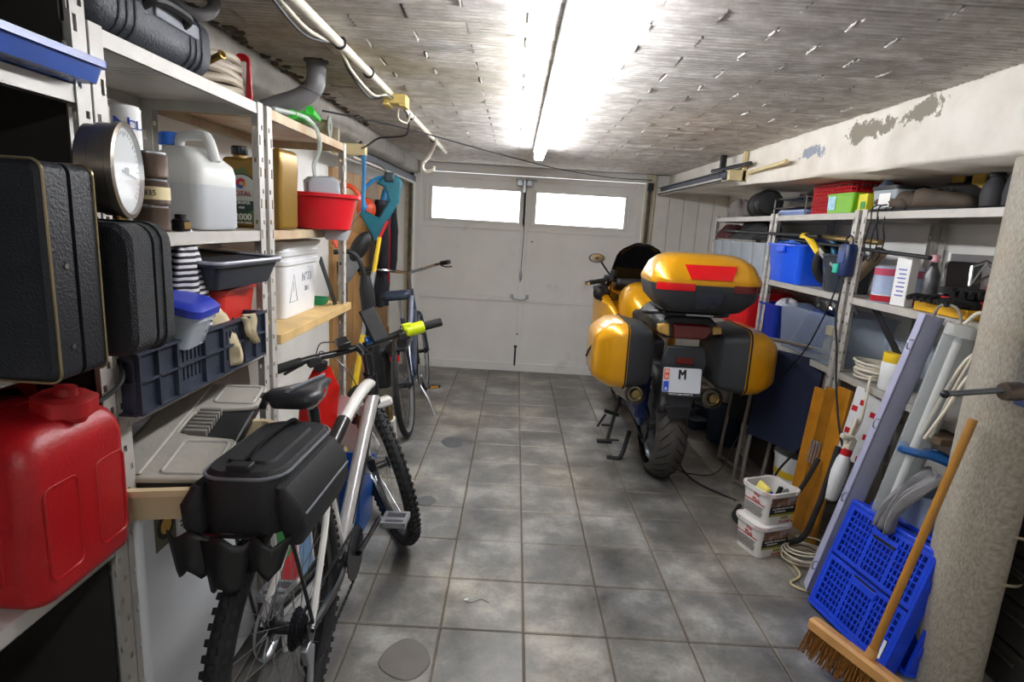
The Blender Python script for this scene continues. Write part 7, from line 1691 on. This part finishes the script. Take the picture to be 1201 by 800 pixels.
# ================================================================== LEFT, BEYOND THE SHELVING
t = thing('tool_board', 'orange brown plank wall board with tools hanging at left', 'board', (-1.188, 3.95, .05))
for k in range(7):
    g = G(); y0 = -.2+k*.24; g.b2(-.01, .014, y0+.003, y0+.237, 0, 1.68); g.build('plank', mat('board_plank', '#a07845', .55, var=.2, scale=5, rnd=.22), t, smooth=False)
for z in (.3, 1.2): g = G(); g.b2(.014, .03, -.2, 1.47, z, z+.07); g.build('batten', M_wood2, t, smooth=False)
t = thing('wood_bracket', 'cream wooden bracket at the near end of the left door track', 'bracket', (-.965, 3.40, 1.78)); g = G(); g.b2(-.09, .1, -.05, .0, -.01, .05); g.build('cross_block', mat('cream_wood', '#d2c193'), t, bev=.003); g = G(); g.tube([(-.03, -.03, -.01), (-.06, -.03, -.08)], .006, 6); g.build('strut', M_wood, t)
M_blue_s = mat('strap_blue', '#2a7fb8', .5, var=.1)
t = thing('strap', 'blue webbing strap hanging from the left door track bracket', 'strap', (-.875, 3.36, 1.50)); g = G(); g.grid(lambda u, v: (-.011+.022*u, .01*math.sin(v*5), .32*(1-v)-.04), 2, 10); g.build('webbing', M_blue_s, t, solid=.003)
t = thing('bow_saw', 'orange framed tool hanging on the plank board', 'saw', (-1.02, 3.55, 1.3), rot=(0, 0, .25))
g = G(); g.tube(smooth_path([(-.06, 0, -.06), (-.11, 0, .08), (-.09, 0, .24), (0, 0, .31), (.07, 0, .25), (.08, 0, .17)], 6), .015, 8); g.build('frame', mat('orange_plastic', '#d8481a', .4, var=.05), t)
g = G(); g.tube([(-.06, 0, -.06), (.08, 0, .17)], .004, 6); g.build('blade', M_steel, t)
M_teal = mat('teal_hard', '#0b6474', .35, var=.06)
t = thing('hedge_trimmer', 'teal plastic garden tool hanging from the left track', 'garden tool', (-.86, 3.68, 1.28), rot=(0, 0, .2))
g = G(); poly = [(-.02, 0), (.035, .11), (.12, .25), (.14, .38), (.10, .42), (.02, .40), (-.02, .36), (.03, .34), (.06, .26), (.0, .15), (-.1, .2), (-.12, .17), (-.05, .06)]
g.prism(poly, .05, 'y', -.025); g.build('body_shell', M_teal, t, bev=.012, bseg=3)
g = G(); g.box(.06, .0, .4, .06, .07, .06); g.build('motor_cap', mat('teal_dark', '#2b3a40', .4), t, bev=.01)
g = G(); g.tube(smooth_path([(-.08, 0, .2), (-.1, 0, .3), (-.03, 0, .38), (.04, 0, .4)], 5), .012, 8); g.build('handle_loop', M_blue_s, t)
g = G(); g.tube([(.06, 0, .42), (.0, -.03, .47), (-.12, -.03, .495)], .004, 6); g.build('hanging_wire', M_steel, t)
g = G(); g.ball((-.08, .05, .2), .06, .03, .07); g.build('orange_guard', mat('orange_plastic', '#d8481a'), t)
t = thing('shears', 'grey bladed shears hanging low on the plank board', 'shears', (-1.05, 3.45, 1.02), rot=(0, .5, .3)); g = G(); g.prism([(0, 0), (.05, .05), (.06, .2), (.0, .26), (-.04, .2), (-.03, .06)], .012, 'y'); g.build('blade', M_steel, t, bev=.003); g = G(); g.ball((0, 0, .27), .05, .03, .1); g.build('handle', M_black, t)
t = thing('extension_pole', 'yellow and grey telescopic pole leaning on the plank board', 'pole', (-.96, 3.25, 0), 0)
g = G(); a, b_ = Vector((0, 0, .0)), Vector((.14, .2, 1.2)); g.cyl(a, a+(b_-a)*.62, .018); g.build('lower_tube', M_yellow, t); g = G(); g.cyl(a+(b_-a)*.62, a+(b_-a)*.93, .015); g.build('middle_tube', M_alu, t); g = G(); g.cyl(a+(b_-a)*.93, b_+(b_-a)*.1, .013); g.build('upper_tube', M_yellow, t)
g = G(); g.tube([b_+(b_-a)*.1, b_+(b_-a)*.18+Vector((.03, 0, 0))], .01, 8); g.build('tip', M_red, t)
t = thing('strap_bag', 'black tripod bag standing on end beside the telescopic pole', 'bag', (-.82, 3.42, .62), rot=(.05, -.12, .3))
g = G(); g.rloft([(0, .05, .05, .02), (.05, .085, .07, .03), (.4, .085, .07, .03), (.48, .05, .04, .02)], 4); g.build('bag_body', M_bag, t); g = G(); g.tube(smooth_path([(0, 0, .46), (-.02, 0, .56), (-.06, 0, .62), (-.16, 0, .63)], 5), .014, 8); g.build('handle', M_black, t)
for k, (y, h_, z) in enumerate(((3.75, .36, .78), (3.83, .4, .74), (3.91, .34, .8))):
    t = thing('rasp', ('dark long file hanging on the plank board, nearest of three', 'dark long file hanging on the plank board, middle of three', 'dark long file hanging on the plank board, farthest of three')[k], 'file', (-1.13, y, z), 0, 'files hanging on the plank board')
    g = G(); g.b2(-.005, .005, -.014, .014, 0, h_*.65); g.build('blade', M_darkmetal, t, smooth=False); g = G(); g.cyl((0, 0, h_*.65), (0, 0, h_), .013, .016); g.build('handle', M_black, t)
rag_pile('sack', 'dummy', 'x', (0, 0, 0), .1, .1, .1, M_black, 2); bpy.data.objects.remove(bpy.data.objects['sack.002'])
M_denim = mat('coverall_dark', '#20222b', .85, var=.25, scale=14, bump=.3, bscale=50)
t = thing('coverall', 'dark work coverall with blue collar hanging on the left wall near the door', 'clothing', (-1.08, 4.75, .72), 0)
g = G(); rings = []
for i in range(16):
    v = i/15; z = .85*(1-v); w = .17-.05*v+.02*math.sin(v*9); 
    rings.append([((.045+.012*math.sin(5*a+v*7)+.008*math.sin(9*a-v*5))*math.cos(a), w*(1+.12*math.sin(4*a+v*6))*math.sin(a), z) for a in [2*PI*j/28 for j in range(28)]])
g.loft(rings); g.build('torso_and_legs', M_denim, t, ang=75)
g = G(); g.tube(smooth_path([(.01, -.09, .8), (.02, 0, .93), (.01, .09, .8)], 5), .022, 8); g.build('collar', M_blue_s, t)
for s in (-1, 1): g = G(); g.tube(smooth_path([(.03, s*.15, .8), (.045, s*.19, .6), (.05, s*.17, .4), (.05, s*.15, .28)], 5), [.05, .048, .045, .045, .045, .045, .04, .04, .04, .04, .04, .04, .038, .036, .035, .035], 10); g.build('sleeve', M_denim, t)
g = G(); g.tube(smooth_path([(.06, -.03, .75), (.07, -.05, .5), (.06, -.02, .2)], 5), .006, 6); g.build('red_zip', M_red, t)
# ---- behind the mountain bike
t = thing('fuel_can', 'bright red plastic can wedged between saddle and wall', 'can', (-.76, 2.2, .50), rot=(.1, .15, -.2)); 
g = G(); g.rloft([(0, .1, .15, .02), (.27, .1, .15, .02), (.32, .07, .1, .02), (.36, .05, .06, .015)], 4); g.build('can_body', mat('can_bright_red', '#cf1510', .35, var=.06), t)
g = G(); g.cyl((0, 0, .36), (0, 0, .385), .018); g.build('spout', M_black, t)
tt_ = thing('box', 'grey cardboard box on the floor under the bright red can', 'carton', (-.84, 2.2, 0)); g = G(); g.b2(-.14, .14, -.12, .12, 0, .495); g.build('carton_body', mat('carton_grey', '#57534d', .7, var=.15), tt_, bev=.004)
t = thing('flyer', 'white printed sheet leaning beside the bright red can', 'paper', (-.66, 2.25, .50), rot=(-.2, .15, -.3)); g = G(); g.b2(-.07, .07, -.001, .001, 0, .2); g.build('sheet', M_paper, t, smooth=False); g = G(); g.b2(-.04, .03, -.0018, -.001, .1, .13); g.build('print_block', mat('print_dark', '#2c3448', .5), t, smooth=False)
t = tub('storage_box', 'blue open box on the floor behind the mountain bike', 'box', (-.62, 2.42, 0), 0, .2, .3, .3, mat('box_mid_blue', '#1f57a8', .35, var=.05), .92, .02, .008)
t.location = (-.72, 2.50, 0)
t = thing('poster_board', 'printed board with green, red and white blocks behind the rear wheel', 'board', (-.685, 1.78, 0), rot=(0, -.08, 0))
g = G(); g.b2(-.006, .006, -.11, .2, .0, .62); g.build('board_sheet', M_whitep, t, smooth=False)
for (y0, y1, z0, z1, c, nm) in ((-.09, .05, .3, .46, '#2c8a3e', 'green_block'), (-.09, .05, .18, .3, '#c2202a', 'red_block'), (.07, .18, .12, .56, '#7fa6cc', 'blue_block')):
    g = G(); g.b2(.006, .0075, y0, y1, z0, z1); g.build(nm, mat('print_'+nm, c, .4, var=.1), t, smooth=False)
rag_pile('oil_spill', 'dummy', 'x', (0, 0, 0), .1, .1, .1, M_black, 2); bpy.data.objects.remove(bpy.data.objects['oil_spill'])
# marks on the floor: flat patches of cement and damp lying in the tiles
def patch(name, x, y, rx, ry_, m, seed):
    rnd = random.Random(seed); ph = [rnd.uniform(0, 6) for _ in range(4)]; g = G()
    pts = [(rx*(1+.07*math.sin(2*a+ph[0])+.05*math.sin(3*a+ph[1])+.02*math.sin(7*a+ph[2]))*math.cos(a), ry_*(1+.07*math.sin(2*a+ph[1])+.05*math.sin(3*a+ph[3]))*math.sin(a)) for a in [2*PI*i/40 for i in range(40)]]
    g.add([(p[0], p[1], .0022) for p in pts] + [(p[0]*1.04, p[1]*1.04, 0) for p in pts], [tuple(range(40))] + [(i, (i+1) % 40, 40+(i+1) % 40, 40+i) for i in range(40)])
    return g.build(name, m, floor, loc=(x, y, .0006), smooth=False)
patch('cement_patch', -.285, 1.67, .075, .09, mat('patch_brown', '#67625a', .55, var=.08), 3)
patch('oil_stain', -.34, 3.62, .07, .09, mat('stain_dark', '#4f5053', .35, var=.1), 5)
patch('oil_stain', -.39, 2.78, .05, .05, mat('stain_dark', '#3d3d40'), 8)
g = G(); g.tube(smooth_path([(-.03, .01, 0), (-.045, 0, 0), (-.02, -.012, 0), (.0, 0, 0), (.02, .012, 0), (.05, -.005, 0)], 5), .004, 6, flat=.3); g.build('paint_drip', M_whitep, floor, loc=(-.07, 1.99, .0015))
